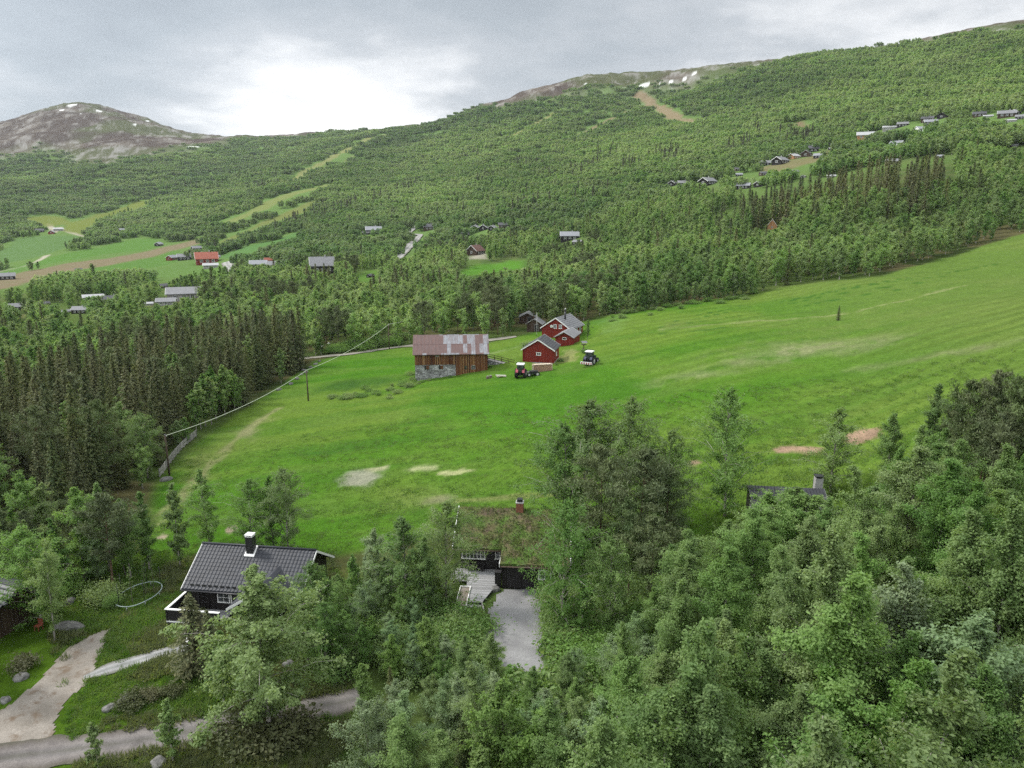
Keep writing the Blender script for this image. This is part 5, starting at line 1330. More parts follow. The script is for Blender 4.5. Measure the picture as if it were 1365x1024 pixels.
def roof_slab(L, W, hw, rise, ox, oy, th=.14, lift=.02):
    """two sloping slabs meeting at the ridge (ridge along x)"""
    m = MB(); k = rise / (W/2)
    for s in (-1, 1):
        ye = s * (W/2 + oy); ze = hw - k*oy + lift; zr = hw + rise + lift
        m.prism([(-L/2-ox, 0, zr), (-L/2-ox, ye, ze), (-L/2-ox, ye, ze+th), (-L/2-ox, 0, zr+th)], (L+2*ox, 0, 0))
    return m
def verge(L, W, hw, rise, ox, oy, h=.2, t=.04, lift=.03, ends=(-1, 1)):
    """barge boards along the four sloping gable edges"""
    m = MB(); k = rise / (W/2)
    for e in ends:
        for s in (-1, 1):
            x = e * (L/2 + ox + .003); ye = s * (W/2 + oy); ze = hw - k*oy + lift; zr = hw + rise + lift
            m.prism([(x, 0, zr+.14), (x, ye, ze+.14), (x, ye, ze+.14-h), (x, 0, zr+.14-h)], (e*t, 0, 0))
    return m
def verges(mat, par, *a):
    for e in (-1, 1): verge(*a, ends=(e,)).build('barge_board', mat, par)
def tile_surface(L, W, hw, rise, ox, oy, sides=(-1, 1), wave=.30, course=.36, amp=.028, lift=.165, holes=None):
    """pantile sheets: rolls across, steps down the slope"""
    k = rise / (W/2); mb_v = []; mb_f = []; o = 0
    nx = int((L + 2*ox) / wave * 5); xs = np.linspace(-L/2-ox, L/2+ox, nx + 1)
    zx = amp * np.cos(xs / wave * 2*PI)
    for s in sides:
        run = W/2 + oy; sl = math.hypot(run, k*run); nc = int(sl / course)
        ts = []; st = []
        for c in range(nc + 1):
            t0 = c / (nc + 1); t1 = (c + 1) / (nc + 1); ts += [t0, t1 - .001]; st += [0., .034]
        ts = np.array(ts); st = np.array(st)
        Y = s * run * ts; Z = hw + rise - k * run * ts + lift + st
        V = np.stack([np.broadcast_to(xs[None], (len(ts), nx+1)), np.broadcast_to(Y[:, None], (len(ts), nx+1)), Z[:, None] + zx[None]], -1).reshape(-1, 3)
        i = np.arange(len(ts)-1)[:, None]*(nx+1) + np.arange(nx)[None]
        f = np.stack([i, i+1, i+nx+2, i+nx+1], -1).reshape(-1, 4)
        if s > 0: f = f[:, ::-1]
        mb_v.append(V); mb_f.append(f + o); o += len(V)
    return np.vstack(mb_v), np.vstack(mb_f)
def loc_z(x, y): return float(gm(x, y))

# --- black cabin with tiled roof, deck and cross wing
L, W, hw, rise = 8.9, 5.73, 2.3, 1.83
cab = thing('black_cabin', 'black timber cabin with dark tiled roof, cross wing and railed deck', 'cabin', (-20.6, 54.14, -.38), -.135)
gable_walls(L, W, hw, rise, 1.0).build('wall', M['black_boards'], cab)
rf = roof_slab(L, W, hw, rise, .45, .6).build('roof', M['tile_black'], cab)
v, f = tile_surface(L, W, hw, rise, .45, .6); link('roof_tiles', np_mesh('roof_tiles', v, f, [M['tile_black']], smooth=False), rf)
rc = MB(); rc.tube([(-L/2-.47, 0, hw+rise+.2), (L/2+.47, 0, hw+rise+.2)], .09, 8); rc.build('ridge_cap', M['tile_black'], rf)
bb = MB(); bb.sm
verges(M['white_paint'], cab, L, W, hw, rise, .45, .6)
gt_ = MB(); gt_.tube([(-L/2-.45, -W/2-.68, hw-.33), (L/2+.45, -W/2-.68, hw-.33)], .06, 8); gt_.build('gutter', M['black_metal'], cab)
sg = MB()
for i in range(16): x = -L/2 + .2 + i*.5; sg.box(x, x+.3, -W/2-.38, -W/2-.34, hw-.03, hw+.12)
sg.build('snow_guard', M['black_metal'], rf)
ch = MB(); cx = -.45; zc = hw+rise-.2
ch.box(cx-.30, cx+.30, -.72, -.16, zc, hw+rise+1.28); cho = ch.build('chimney', M['black_metal'], cab)
fl = MB(); fl.prism([(cx-.42, -.86, hw+rise-.36), (cx+.42, -.86, hw+rise-.36), (cx+.42, -.04, hw+rise+.20), (cx-.42, -.04, hw+rise+.20)], (0, -.03, .09)); fl.build('flashing', M['white_paint'], cho)
cp = MB(); cp.box(cx-.31, cx+.31, -.73, -.15, hw+rise+1.28, hw+rise+1.32)
for a, b in ((-1, -1), (1, -1), (-1, 1), (1, 1)): cp.box(cx+a*.24-.03, cx+a*.24+.03, -.44+b*.22-.03, -.44+b*.22+.03, hw+rise+1.32, hw+rise+1.43)
cp.box(cx-.33, cx+.33, -.75, -.13, hw+rise+1.43, hw+rise+1.47); cp.build('chimney_cap', M['white_paint'], cho)
# cross wing towards the camera
wx, ww, wl, wr = 2.35, 3.6, 2.6, 1.15
wg = MB(); wg.prism([(wx-ww/2, -W/2-wl, -1.2), (wx+ww/2, -W/2-wl, -1.2), (wx+ww/2, -W/2-wl, hw-.15), (wx, -W/2-wl, hw-.15+wr), (wx-ww/2, -W/2-wl, hw-.15)], (0, wl+.3, 0)); wg.build('wing_wall', M['black_boards'], cab)
xs = np.linspace(0, 1, 30); V = []; F_ = []
k = wr/(ww/2); o = 0
for s in (-1, 1):
    nx_ = int((ww/2+.4)/.24*5); ys = np.linspace(-W/2-wl-.35, -.9, 60); tt = np.linspace(0, ww/2+.4, 24)
    YY, TT = np.meshgrid(ys, tt); ZZ = hw-.15+wr+.16 - k*TT + .022*np.cos(YY/.24*2*PI) + .03*((TT/.34) % 1)
    rz = hw + rise + .12 + (rise/(W/2))*YY         # main roof plane (front slope) below which the wing roof stops
    V_ = np.stack([wx + s*TT, YY, np.maximum(ZZ, rz-.15)], -1).reshape(-1, 3)
    i = np.arange(len(tt)-1)[:, None]*60 + np.arange(59)[None]; f = np.stack([i, i+1, i+61, i+60], -1).reshape(-1, 4)
    cy_ = V_[f].mean(1); zz_ = ZZ.reshape(-1)[f].mean(1); keepf = zz_ > (hw + rise + .05 + (rise/(W/2))*cy_[:, 1])
    f = f[keepf]
    V.append(V_); F_.append((f if s > 0 else f[:, ::-1]) + o); o += len(V_)
link('wing_roof', np_mesh('wing_roof', np.vstack(V), np.vstack(F_), [M['tile_black']]), cab)
wv = MB()
for s in (-1, 1):
    y0 = -W/2-wl-.36; xe = wx + s*(ww/2+.4); ze = hw-.15 - k*.4 + .16
    wv.prism([(wx, y0, hw-.15+wr+.2), (xe, y0, ze+.05), (xe, y0, ze-.16), (wx, y0, hw-.15+wr-.02)], (0, -.04, 0))
wv.build('wing_barge_board', M['white_paint'], cab)
window(cab, (wx, -W/2-wl, 1.35), 1.2, 1.0, '-y', M['white_paint'], 3, 2)
window(cab, (-1.75, -W/2, 1.4), .9, 1.1, '-y', M['white_paint'], 2, 3)
door(cab, (-.6, -W/2, .1), .9, 2.0, '-y', M['dark_paint'], M['white_paint'])
# deck with railing at the left front corner
x0, x1, y0, y1, zd = -5.3, -1.0, -W/2-2.1, -W/2, .1
dk = MB()
for i in range(14): y = y0 + i*.15; dk.box(x0, x1, y, y+.14, zd-.05, zd)
for i in range(20): 
    y = -W/2 + i*.15; dk.box(x0, -L/2-.02, y, y+.14, zd-.05, zd)
dko = dk.build('deck', M['deck_boards'], cab)
ps_ = MB(); rl = MB(); bdm = MB(); skm = MB()
posts = [(x0, y0), ((x0+x1)/2, y0), (x1, y0), (x0, y0+2.2), (x0, y0+4.4)]
for a, b in posts: ps_.box(a-.06, a+.06, b-.06, b+.06, -1.2, zd+1.02)
ps_.box(-3.65, -3.51, -W/2-.55, -W/2-.41, zd, hw-.3)
ps_.build('post', M['dark_paint'], dko)
rl.box(x0-.10, x1+.05, y0-.10, y0+.10, zd+1.02, zd+1.08); rl.box(x0-.10, x0+.10, y0+.10, y0+4.5, zd+1.02, zd+1.08)
rl.box(x0-.06, x1, y0-.075, y0-.035, zd-.02, zd+.07); rl.build('handrail', M['white_paint'], dko)
for i in range(5):
    z = zd + .12 + i*.18; bdm.box(x0+.06, x1, y0-.02, y0+.01, z, z+.165); bdm.box(x0-.02, x0+.01, y0+.06, y0+4.4, z, z+.165)
bdm.build('railing_board', M['dark_paint'], dko)
skm.box(x0+.05, x1, y0+.02, y0+.05, -1.2, zd-.06); skm.box(x0+.02, x0+.05, y0+.05, y0+4.4, -1.2, zd-.06); skm.build('skirting', M['dark_paint'], dko)

# --- turf roofed cabin with garage, deck and steps
sod = thing('turf_roof_cabin', 'black timber cabin with grassy turf roof, brick chimney and white windows', 'cabin', (-.6, 57.4, .14), -.085)
# local: x along the ridge, front wall of the main part y=0, ridge y=3.2
zr_, yr, ye = 4.12, 3.25, -.55
ze_m = 2.02
m = MB(); m.prism([(-3.9, 0, -1.2), (-3.9, 6.4, -1.2), (-3.9, 6.4, 2.2), (-3.9, yr, zr_-.1), (-3.9, 0, 2.2)], (3.9, 0, 0))
m.prism([(.0, -2.75, -1.2), (.0, 6.4, -1.2), (.0, 6.4, 2.2), (.0, yr, zr_-.1), (.0, -2.75, 1.98)], (5.2, 0, 0)); m.build('wall', M['black_boards'], sod)
def turf_patch(name, pts_rows, seed):
    pass
def turf_z(x, y):
    if x < -.12: return zr_ - (yr - y) * (zr_ - ze_m) / (yr - ye) if y < yr else zr_ - (y - yr) * .56
    return zr_ - (yr - y) * (zr_ - 2.02) / (yr + 3.3) if y < yr else zr_ - (y - yr) * .56
V = []; Fq = []; TN = 0
def turf_grid(xa, xb, ya, yb, th=.26):
    nx = int((xb-xa)/.16)+1; ny = int((yb-ya)/.16)+1
    xs = np.linspace(xa, xb, nx); ys = np.linspace(ya, yb, ny)
    if ya < yr < yb: ys[np.argmin(np.abs(ys-yr))] = yr
    X, Y = np.meshgrid(xs, ys)
    Z = np.array([[turf_z(a, b) for a in xs] for b in ys]) + th
    Z = Z + (fbm(X/.5+5, Y/.5, 7, 3)-.5)*.22
    top = np.stack([X, Y, Z], -1).reshape(-1, 3); bot = np.stack([X, Y, np.array([[turf_z(a, b) for a in xs] for b in ys]) + .03], -1).reshape(-1, 3)
    i = np.arange(ny-1)[:, None]*nx + np.arange(nx-1)[None]
    f = np.stack([i, i+1, i+nx+1, i+nx], -1).reshape(-1, 4); n = nx*ny
    e = [(k, k+1) for k in range(nx-1)] + [((ny-1)*nx+k+1, (ny-1)*nx+k) for k in range(nx-1)] + [((k+1)*nx, k*nx) for k in range(ny-1)] + [(k*nx+nx-1, (k+1)*nx+nx-1) for k in range(ny-1)]
    side = np.array([(a, a+n, b+n, b) for a, b in e])[:, ::-1]
    return np.vstack([top, bot]), np.vstack([f, f[:, ::-1]+n, side])
tv, tf = turf_grid(-4.45, -.12, ye, 7.0); tv2, tf2 = turf_grid(-.12, 5.6, -3.3, 7.0)
tro = link('turf_roof', np_mesh('turf_roof', np.vstack([tv, tv2]), np.vstack([tf, tf2+len(tv)]), [M['turf']], smooth=False), sod)
g_ = np.random.default_rng(77)
def blades(n, x, y, z, h, w=.03, lean=.35, seed=1, tintf=None):
    g = np.random.default_rng(seed); a = g.uniform(0, 6.28, n); hh = h * g.uniform(.5, 1.4, n)
    b = np.stack([x, y, z], 1); d = np.stack([np.cos(a), np.sin(a), 0*a], 1); s = np.stack([-np.sin(a), np.cos(a), 0*a], 1) * (w * g.uniform(.6, 1.4, n))[:, None]
    t = b + d * (hh * lean * g.uniform(.2, 1.6, n))[:, None] + np.array([0, 0, 1.]) * hh[:, None]
    m_ = b + (t - b) * .55 + np.array([0, 0, .08]) * hh[:, None]
    v = np.stack([b - s, b + s, m_ + s*.7, t], 1).reshape(-1, 3)
    f = np.arange(4*n).reshape(-1, 4)
    return v, f, np.clip(g.normal(.5, .22, n), 0, 1)
n = 9000; bx_ = g_.uniform(-4.4, 5.55, n); by_ = g_.uniform(-3.25, 6.9, n)
ok = ((bx_ > -.1) | (by_ > ye)); bx_, by_ = bx_[ok], by_[ok]
gn = fbm(bx_/1.6+3, by_/1.6, 13, 3); ok = g_.uniform(0, 1, len(bx_)) < np.clip((gn-.36)*4 + (bx_ > -.5)*.3 + (by_ < 1.5)*.25, .10, 1); bx_, by_ = bx_[ok], by_[ok]
bz_ = np.array([turf_z(a, b) for a, b in zip(bx_, by_)]) + .22
v, f, t = blades(len(bx_), bx_, by_, bz_, .26, .022, .5, 5); link('roof_grass', np_mesh('roof_grass', v, f, [M['weed_blade']], t), tro)['kind'] = 'stuff'
n = 2600; bx_ = g_.uniform(-4.4, 5.5, n); by_ = g_.uniform(-3.2, 3.2, n); ok = ((bx_ > -.1) | (by_ > ye)); bx_, by_ = bx_[ok], by_[ok]
C_ = np.stack([bx_, by_, np.array([turf_z(a, b) for a, b in zip(bx_, by_)]) + .32], 1); q = len(C_)
v, f, t = leaves(C_ + g_.normal(0, .05, (q, 3)), unit(g_.normal(0, 1, (q, 3)) + [0, 0, 1]), unit(g_.normal(0, 1, (q, 3))), g_.uniform(.05, .12, q), g_.uniform(.03, .08, q), np.clip(g_.normal(.4, .25, q), 0, 1))
link('roof_heather', np_mesh('roof_heather', v, f, [M['heather']], t), tro)['kind'] = 'stuff'
m = MB()   # boards that hold the turf at verge, eave and step
sl_m = (zr_-ze_m)/(yr-ye); 
m.prism([(-4.52, yr, zr_+.36), (-4.52, ye-.05, ze_m+.34), (-4.52, ye-.05, ze_m), (-4.52, yr, zr_)], (.06, 0, 0)); m.prism([(-4.52, yr, zr_+.36), (-4.52, 7.05, zr_-.56*3.8+.34), (-4.52, 7.05, zr_-.56*3.8), (-4.52, yr, zr_)], (.06, 0, 0))
m.prism([(5.62, yr, zr_+.36), (5.62, -3.35, 2.36), (5.62, -3.35, 2.02), (5.62, yr, zr_)], (.06, 0, 0))
m.prism([(-.19, ye-.02, ze_m+.1), (-.19, -3.35, 2.30), (-.19, -3.35, 1.98), (-.19, ye-.02, 1.98)], (.06, 0, 0)); m.build('turf_board', M['white_paint'], tro)
m = MB(); m.tube([(-4.4, ye-.08, ze_m+.02), (-.2, ye-.08, ze_m+.02)], .06, 8); m.tube([(-.05, -3.38, 2.04), (5.6, -3.38, 2.04)], .06, 8); m.build('eave_log', M['pole_wood'], tro)
m = MB(); cx = 1.05; m.box(cx-.32, cx+.32, 2.75, 3.4, 3.6, zr_+.95); cho = m.build('chimney', M['brick'], sod)
m = MB(); m.box(cx-.36, cx+.36, 2.71, 3.44, zr_+.95, zr_+1.03); m.build('chimney_collar', M['concrete'], cho)
m = MB(); m.box(cx-.24, cx+.24, 2.83, 3.32, zr_+1.03, zr_+1.30); m.build('chimney_cap', M['black_metal'], cho)
window(sod, (-2.75, 0, 1.42), 1.9, .78, '-y', M['white_paint'], 6, 2, .09); window(sod, (-.45, 0, 1.42), .62, .62, '-y', M['white_paint'], 2, 2, .09)
window(sod, (3.55, -2.75, 1.15), .9, .7, '-y', M['white_paint'], 2, 2, .09); window(sod, (5.2, 1.0, 1.3), .9, .8, '+x', M['white_paint'], 2, 2, .09)
door(sod, (-1.25, 0, .02), .85, 1.95, '-y', M['dark_paint'], M['dark_paint'])
m = MB()
for s in (-1, 1): m.box(1.6+s*.62-.58, 1.6+s*.62+.58, -2.80, -2.74, -.1, 1.78)
for s in (-1, 1): m.box(1.6+s*.62-.5, 1.6+s*.62+.5, -2.83, -2.80, .82, .92)
m.build('garage_door', M['dark_paint'], sod)
m = MB(); m.box(-.62, -.12, -2.6, -2.2, -.6, 1.05); m.box(-.66, -.08, -2.64, -2.16, 1.05, 1.12); m.build('gate_post', M['dark_paint'], sod)
m = MB(); m.box(-3.9, -.3, -.55, -.15, .35, .42); 
for x in (-3.6, -2.9): m.box(x-.05, x+.05, -.5, -.2, .0, .35)
# deck: tapering tongue of boards, two steps
dpoly = [(-4.6, -.02), (-.35, -.02), (-.35, -2.3), (-1.35, -5.6), (-2.75, -5.6), (-3.0, -2.2), (-4.6, -2.2)]
m = MB(); dp = np.array(dpoly); yy = -.02
while yy > -5.6:
    y2 = yy - .14; ym = (yy + y2)/2; xs_ = []
    for (ax, ay), (bx2, by2) in zip(dpoly, dpoly[1:] + dpoly[:1]):
        if (ay > ym) != (by2 > ym): xs_.append(ax + (bx2-ax)*(ym-ay)/(by2-ay))
    xs_.sort()
    if len(xs_) >= 2: m.box(xs_[0], xs_[-1], y2, yy-.012, -.04, .02)
    yy -= .15
dko = m.build('deck', M['deck_boards'], sod)
m = MB(); m.box(-2.75, -1.35, -6.0, -5.62, -.24, -.18); m.box(-2.8, -1.3, -6.45, -6.02, -.40, -.34); m.build('step', M['deck_boards'], dko)
m = MB(); m.prism([(-1.28, -5.5, -.6), (-.9, -6.9, -.6), (-.9, -6.9, -.18), (-1.28, -5.5, .06)], (-.10, -.02, 0)); m.prism([(-2.82, -5.5, -.6), (-2.86, -6.6, -.6), (-2.86, -6.6, -.2), (-2.82, -5.5, .04)], (-.08, 0, 0)); m.build('stringer', M['grey_boards'], dko)
m = MB(); m.prism([(-.42, -2.35, -.6), (-1.38, -5.55, -.6), (-1.38, -5.55, -.045), (-.42, -2.35, -.045)], (-.05, 0, 0)); m.prism([(-2.74, -5.55, -.6), (-3.02, -2.25, -.6), (-3.02, -2.25, -.045), (-2.74, -5.55, -.045)], (.05, 0, 0)); m.box(-2.7, -1.4, -5.6, -5.55, -.6, -.045); m.build('skirting', M['dark_paint'], dko)
bn = thing('bench', 'dark bench against the wall under the white windows of the turf roofed cabin', 'bench', (-3.15, 57.25, .07), -.085)
m = MB(); m.box(-.75, .75, -.2, .2, .40, .45); m.build('seat', M['dark_paint'], bn)
for x in (-.6, .6): m = MB(); m.box(x-.05, x+.05, -.16, .16, 0, .40); m.build('leg', M['dark_paint'], bn)
m = MB(); m.box(-.75, .75, .2, .24, .5, .8); m.build('backrest', M['dark_paint'], bn)
pb_ = thing('planter', 'long raised planter with white edge beside the deck steps', 'planter', (-3.95, 52.7, -.1), -.06)
m = MB()
for a in ((-.45, -.39, -1.7, 1.7), (.39, .45, -1.7, 1.7), (-.39, .39, -1.7, -1.62), (-.39, .39, 1.62, 1.7)): m.box(*a, -.7, .38)
m.build('box_side', M['white_paint'], pb_); m = MB(); m.box(-.39, .39, -1.62, 1.62, -.6, .27); m.build('soil', M['dirt'], pb_)

# --- roof seen over the right wood
dr = thing('dark_roof_cabin', 'cabin of which the dark roof and grey chimney show above the right wood', 'cabin', (24.25, 60.03, 3.5), -.129)
gable_walls(5.6, 4.95, 2.18, .95, 1.5).build('wall', M['black_boards'], dr)
ro = roof_slab(5.6, 4.95, 2.18, .95, .4, .4).build('roof', M['roof_dark'], dr)
m = MB()
for i in range(24): x = -3.2 + i*.27; m.prism([(x, 0, 3.31), (x, -2.875, 2.18-.15+.165), (x, -2.875, 2.18-.15+.205), (x, 0, 3.35)], (.03, 0, 0))
m.build('seam', M['roof_dark'], ro)
verges(M['felt_grey'], dr, 5.6, 4.95, 2.18, .95, .4, .4, .24)
m = MB(); m.box(2.55, 3.2, .35, 1.0, 2.4, 4.05); c_ = m.build('chimney', M['concrete'], dr); m = MB(); m.box(2.65, 3.1, .45, .9, 4.05, 4.2); m.box(2.5, 3.25, .3, 1.05, 4.2, 4.27); m.build('chimney_cap', M['black_metal'], c_)
window(dr, (-2.8, 0, 1.2), .9, .9, '-x', M['white_paint'])

# --- grey roofed hut at the left edge
lc = thing('grey_roof_hut', 'dark timber hut with a weathered grey roof at the left edge', 'hut', (-41.9, 52.2, -1.6), -.35)
gable_walls(6.5, 5.0, 2.1, 1.3, 1.0).build('wall', M['brown_boards'], lc); ro = roof_slab(6.5, 5.0, 2.1, 1.3, .5, .6).build('roof', M['slate'], lc)
m = MB()
for j in range(9):
    t0 = j/9; y_ = -3.1*t0; z_ = 2.1+1.3+.165-(1.3/2.5)*3.1*t0
    for i in range(18): x = -3.75 + i*.42 + (j % 2)*.2; m.box(x, x+.40, y_-.33, y_-.01, z_-.02-.18, z_+.02-.12)
m.build('slate_tile', M['slate'], ro); verges(M['dark_paint'], lc, 6.5, 5.0, 2.1, 1.3, .5, .6)
window(lc, (.5, -2.5, 1.2), 1.0, .9, '-y', M['dark_paint']); door(lc, (2.0, -2.5, .0), .85, 1.9, '-y', M['dark_paint'], M['dark_paint'])
m = MB(); m.box(-3.3, 3.3, -4.0, -2.5, -.9, -.05); m.build('doorstep', M['grey_boards'], lc)
sl_ = thing('red_chair', 'dull red garden chair before the wall of the grey roofed hut', 'chair', (-37.1, 50.7, float(gm(-37.1, 50.7))), -.3)
m = MB(); m.box(-.24, .24, -.22, .22, .40, .44); m.build('seat', M['roof_red'], sl_); m = MB(); m.box(-.24, .24, .2, .24, .45, .9); m.build('backrest', M['roof_red'], sl_)
for a in (-.2, .2):
    for b in (-.18, .18): m = MB(); m.box(a-.02, a+.02, b-.02, b+.02, 0, .40); m.build('leg', M['roof_red'], sl_)

# --- the farm: barn
L, W, hw, rise = 13.94, 7.9, 4.57, 2.83
bn_ = thing('barn', 'old barn with rusty patched tin roof, brown boards and grey stone byre', 'barn', (-11.99, 139.88, .11), .076)
m = MB(); m.prism([(-L/2, -W/2, 2.35), (-L/2, W/2, 2.35), (-L/2, W/2, hw), (-L/2, 0, hw+rise), (-L/2, -W/2, hw)], (7.8, 0, 0))
m.prism([(.83, -W/2+.002, -1.2), (.83, W/2, -1.2), (.83, W/2, hw), (.83, 0, hw+rise), (.83, -W/2+.002, hw)], (L/2-.83, 0, 0)); wo_ = m.build('wall', M['barn_boards'], bn_)
m = MB(); m.box(-L/2+.03, .83, -W/2+.05, W/2-.05, -2.4, 2.35); sw = m.build('byre', M['stone'], bn_)
ro = roof_slab(L, W, hw, rise, .35, .4, .10).build('roof', M['rust'], bn_)
V = []; Fq = []; k = rise/(W/2); nx = 330; xs = np.linspace(-L/2-.36, L/2+.36, nx); o = 0
for s in (-1, 1):
    ts = np.array([0, .499, .5, 1.]); st = np.array([.03, .03, 0, 0])
    Y = s*(W/2+.42)*ts; Z = hw+rise+.14-k*(W/2+.42)*ts+st
    V.append(np.stack([np.broadcast_to(xs, (4, nx)), np.broadcast_to(Y[:, None], (4, nx)), Z[:, None]+.022*np.cos(xs/.19*2*PI)[None]], -1).reshape(-1, 3))
    i = np.arange(3)[:, None]*nx + np.arange(nx-1)[None]; f = np.stack([i, i+1, i+nx+1, i+nx], -1).reshape(-1, 4); Fq.append((f if s < 0 else f[:, ::-1])+o); o += 4*nx
link('roof_sheets', np_mesh('roof_sheets', np.vstack(V), np.vstack(Fq), [M['rust']]), ro)
for x in (-4.7, -2.0):
    m = MB(); m.box(x-.42, x+.42, -W/2-.01, -W/2+.06, 1.45, 2.2); q = m.build('window', M['dark_paint'], bn_)
    m = MB(); m.box(x-.08, x+.42, -W/2-.04, -W/2-.01, 1.5, 2.2); m.build('shutter', M['barn_boards'], q)
window(bn_, (4.25, -W/2, 1.75), .62, .62, '-y', M['grey_boards'], 2, 2, .08); window(bn_, (2.75, -W/2, 1.75), .5, .7, '-y', M['barn_boards'], 1, 2, .08); window(bn_, (-2.7, -W/2, 4.2), .42, .36, '-y', M['grey_boards'], 1, 1, .09)
m = MB(); m.box(-L/2-.02, -L/2+.06, -1.0, 1.0, 2.6, 4.6); m.build('hatch', M['brown_boards'], bn_)
m = MB()
for b in (-W/2+.02,): m.box(L/2-.08, L/2+.03, b-.06, b+.06, 0, hw-.2)
m.build('corner_board', M['barn_boards'], bn_)
# barn ramp
m = MB(); m.prism([(L/2+.05, 1.0, -1), (L/2+.05, 3.4, -1), (L/2+.05, 3.4, 2.0), (L/2+.05, 1.0, 2.0)], (.6, 0, 0)); m.prism([(L/2+.65, 1.0, -1), (L/2+6.2, 1.0, -.4), (L/2+6.2, 1.0, .5), (L/2+.65, 1.0, 2.0)], (0, 2.4, 0)); rp = m.build('ramp', M['stone'], bn_)
m = MB()
for i in range(28): x = L/2+.1+i*.22; z = 2.02-max(0, x-L/2-.65)*1.5/5.55+.05; m.box(x, x+.20, .95, 3.45, z-.03, z+.03)
m.build('ramp_deck', M['grey_boards'], rp)
m = MB()
for y in (1.0, 3.4):
    for i in range(5): x = L/2+.3+i*1.4; z = 2.05-max(0, x-L/2-.65)*1.5/5.55; m.box(x-.05, x+.05, y-.05, y+.05, z, z+.95)
    for h_ in (.5, .9): m.beam((L/2+.3, y, 2.05+h_), (L/2+5.9, y, .62+h_), .05, .10)
m.build('ramp_railing', M['brown_boards'], rp)

def red_house(name, label, loc, yaw, L, W, hw, rise, ox, oy, win, roofmat='roof_dark'):
    o = thing(name, label, 'house' if 'house' in name else 'shed', loc, yaw)
    gable_walls(L, W, hw, rise, 1.0).build('wall', M['red_boards'], o)
    ro = roof_slab(L, W, hw, rise, ox, oy, .12).build('roof', M[roofmat], o)
    k = rise/(W/2); m = MB()
    for s in (-1, 1):
        for j in range(8):
            t = (j+.5)/8; y = s*(W/2+oy)*t; z = hw+rise+.14-k*(W/2+oy)*t; m.box(-L/2-ox, L/2+ox, y-.03, y+.03, z, z+.035)
    m.build('roof_batten', M[roofmat], ro)
    verges(M['white_paint'], o, L, W, hw, rise, ox, oy, .24, .05)
    m = MB()
    for a in (-1, 1):
        for b in (-1, 1): m.box(a*(L/2+.012)-.02, a*(L/2+.012)+.02, b*(W/2-.09)-.09, b*(W/2-.09)+.09, -.2, hw-.05)
    m.build('corner_board', M['red_boards'], o)
    m = MB(); m.box(-L/2-.03, L/2+.03, -W/2-.03, W/2+.03, -1.1, .18); m.build('foundation', M['concrete'], o)
    for c, w, h, f in win: window(o, c, w, h, f, M['white_paint'], 2 if w > .5 else 1, 1, .10)
    return o
sh = red_house('red_shed', 'dark red wooden shed with a charcoal roof and one small window', (5.91, 143.97, 1.72), 1.345, 6.4, 6.3, 2.75, 1.95, .3, .3, [((-3.2, -.1, 1.9), .75, .42, '-x'), ((0, -3.15, 1.5), .7, .6, '-y')])
m = MB(); m.box(-4.1, -3.2, -2.9, 2.9, -.7, .06); m.build('ramp', M['grey_boards'], sh)
rh = red_house('red_house', 'red farmhouse with grey roof, gabled wing, tall stove pipe and satellite dish', (11.9, 168.0, 2.75), 1.12, 8.2, 7.0, 2.5, 2.3, .35, .35, [((-4.1, .2, 2.9), .55, .75, '-x'), ((-4.1, -1.1, 2.9), .55, .75, '-x'), ((0, -3.5, 1.5), 1.0, 1.0, '-y'), ((2.4, -3.5, 1.5), 1.0, 1.0, '-y')], 'felt_grey')
m = MB(); m.box(-4.16, -4.11, -3.5, 3.5, 2.1, 2.2); m.build('belt_board', M['red_boards'], rh)
m = MB(); m.cyl((-4.35, 1.0, 2.9), (1, 0, .25), .36, .05, 18); d_ = m.build('satellite_dish', M['white_paint'], rh); m = MB(); m.tube([(-4.1, 1.0, 2.7), (-4.33, 1.0, 2.85)], .03, 6); m.tube([(-4.36, 1.0, 2.6), (-4.75, 1.0, 2.95)], .02, 5); m.build('arm', M['steel'], d_)
m = MB(); m.tube([(-1.0, -1.0, 3.9), (-1.0, -1.0, 6.0)], .20, 12); p_ = m.build('stove_pipe', M['black_metal'], rh); m = MB(); m.tube([(-1.0, -1.0, 6.0), (-1.0, -1.0, 6.35)], .12, 10); m.lathe([(.36, 0), (.30, .1), (.06, .26)], (-1.0, -1.0, 6.35), 12); m.build('cowl', M['black_metal'], p_); m = MB(); m.lathe([(.10, 0), (.14, .10), (.06, .22)], (-1.0, -1.0, 6.6), 10); m.build('pipe_tip', M['tarp_white'], p_)
# wing of the house: a child part in the house's own frame
wl_ = MB(); WX = Matrix.Rotation(1.273-1.12, 4, 'Z'); c, s_ = math.cos(-1.12), math.sin(-1.12); dx, dy = 12.25-11.9, 156.6-168.0
tr_ = Matrix.Translation((c*dx - s_*dy, s_*dx + c*dy, .25)) @ WX
def in_frame(mb): mb.v = [tuple(tr_ @ Vector(p)) for p in mb.v]; return mb
in_frame(gable_walls(6.6, 4.0, 1.95, 1.05, 1.0)).build('wing_wall', M['red_boards'], rh); wr_ = in_frame(roof_slab(7.4, 4.0, 1.95, 1.05, .25, .25, .12)).build('wing_roof', M['felt_grey'], rh); in_frame(verge(6.9, 4.0, 1.95, 1.05, .25, .25, .22, .05)).build('wing_barge_board', M['white_paint'], rh)
wm = MB(); wm.box(-3.36, -3.30, -.45, .45, 1.35, 1.9); wm2 = MB(); wm2.box(-3.38, -3.36, -.35, .35, 1.45, 1.8); q = in_frame(wm).build('wing_window', M['white_paint'], rh); in_frame(wm2).build('pane', M['glass'], q)
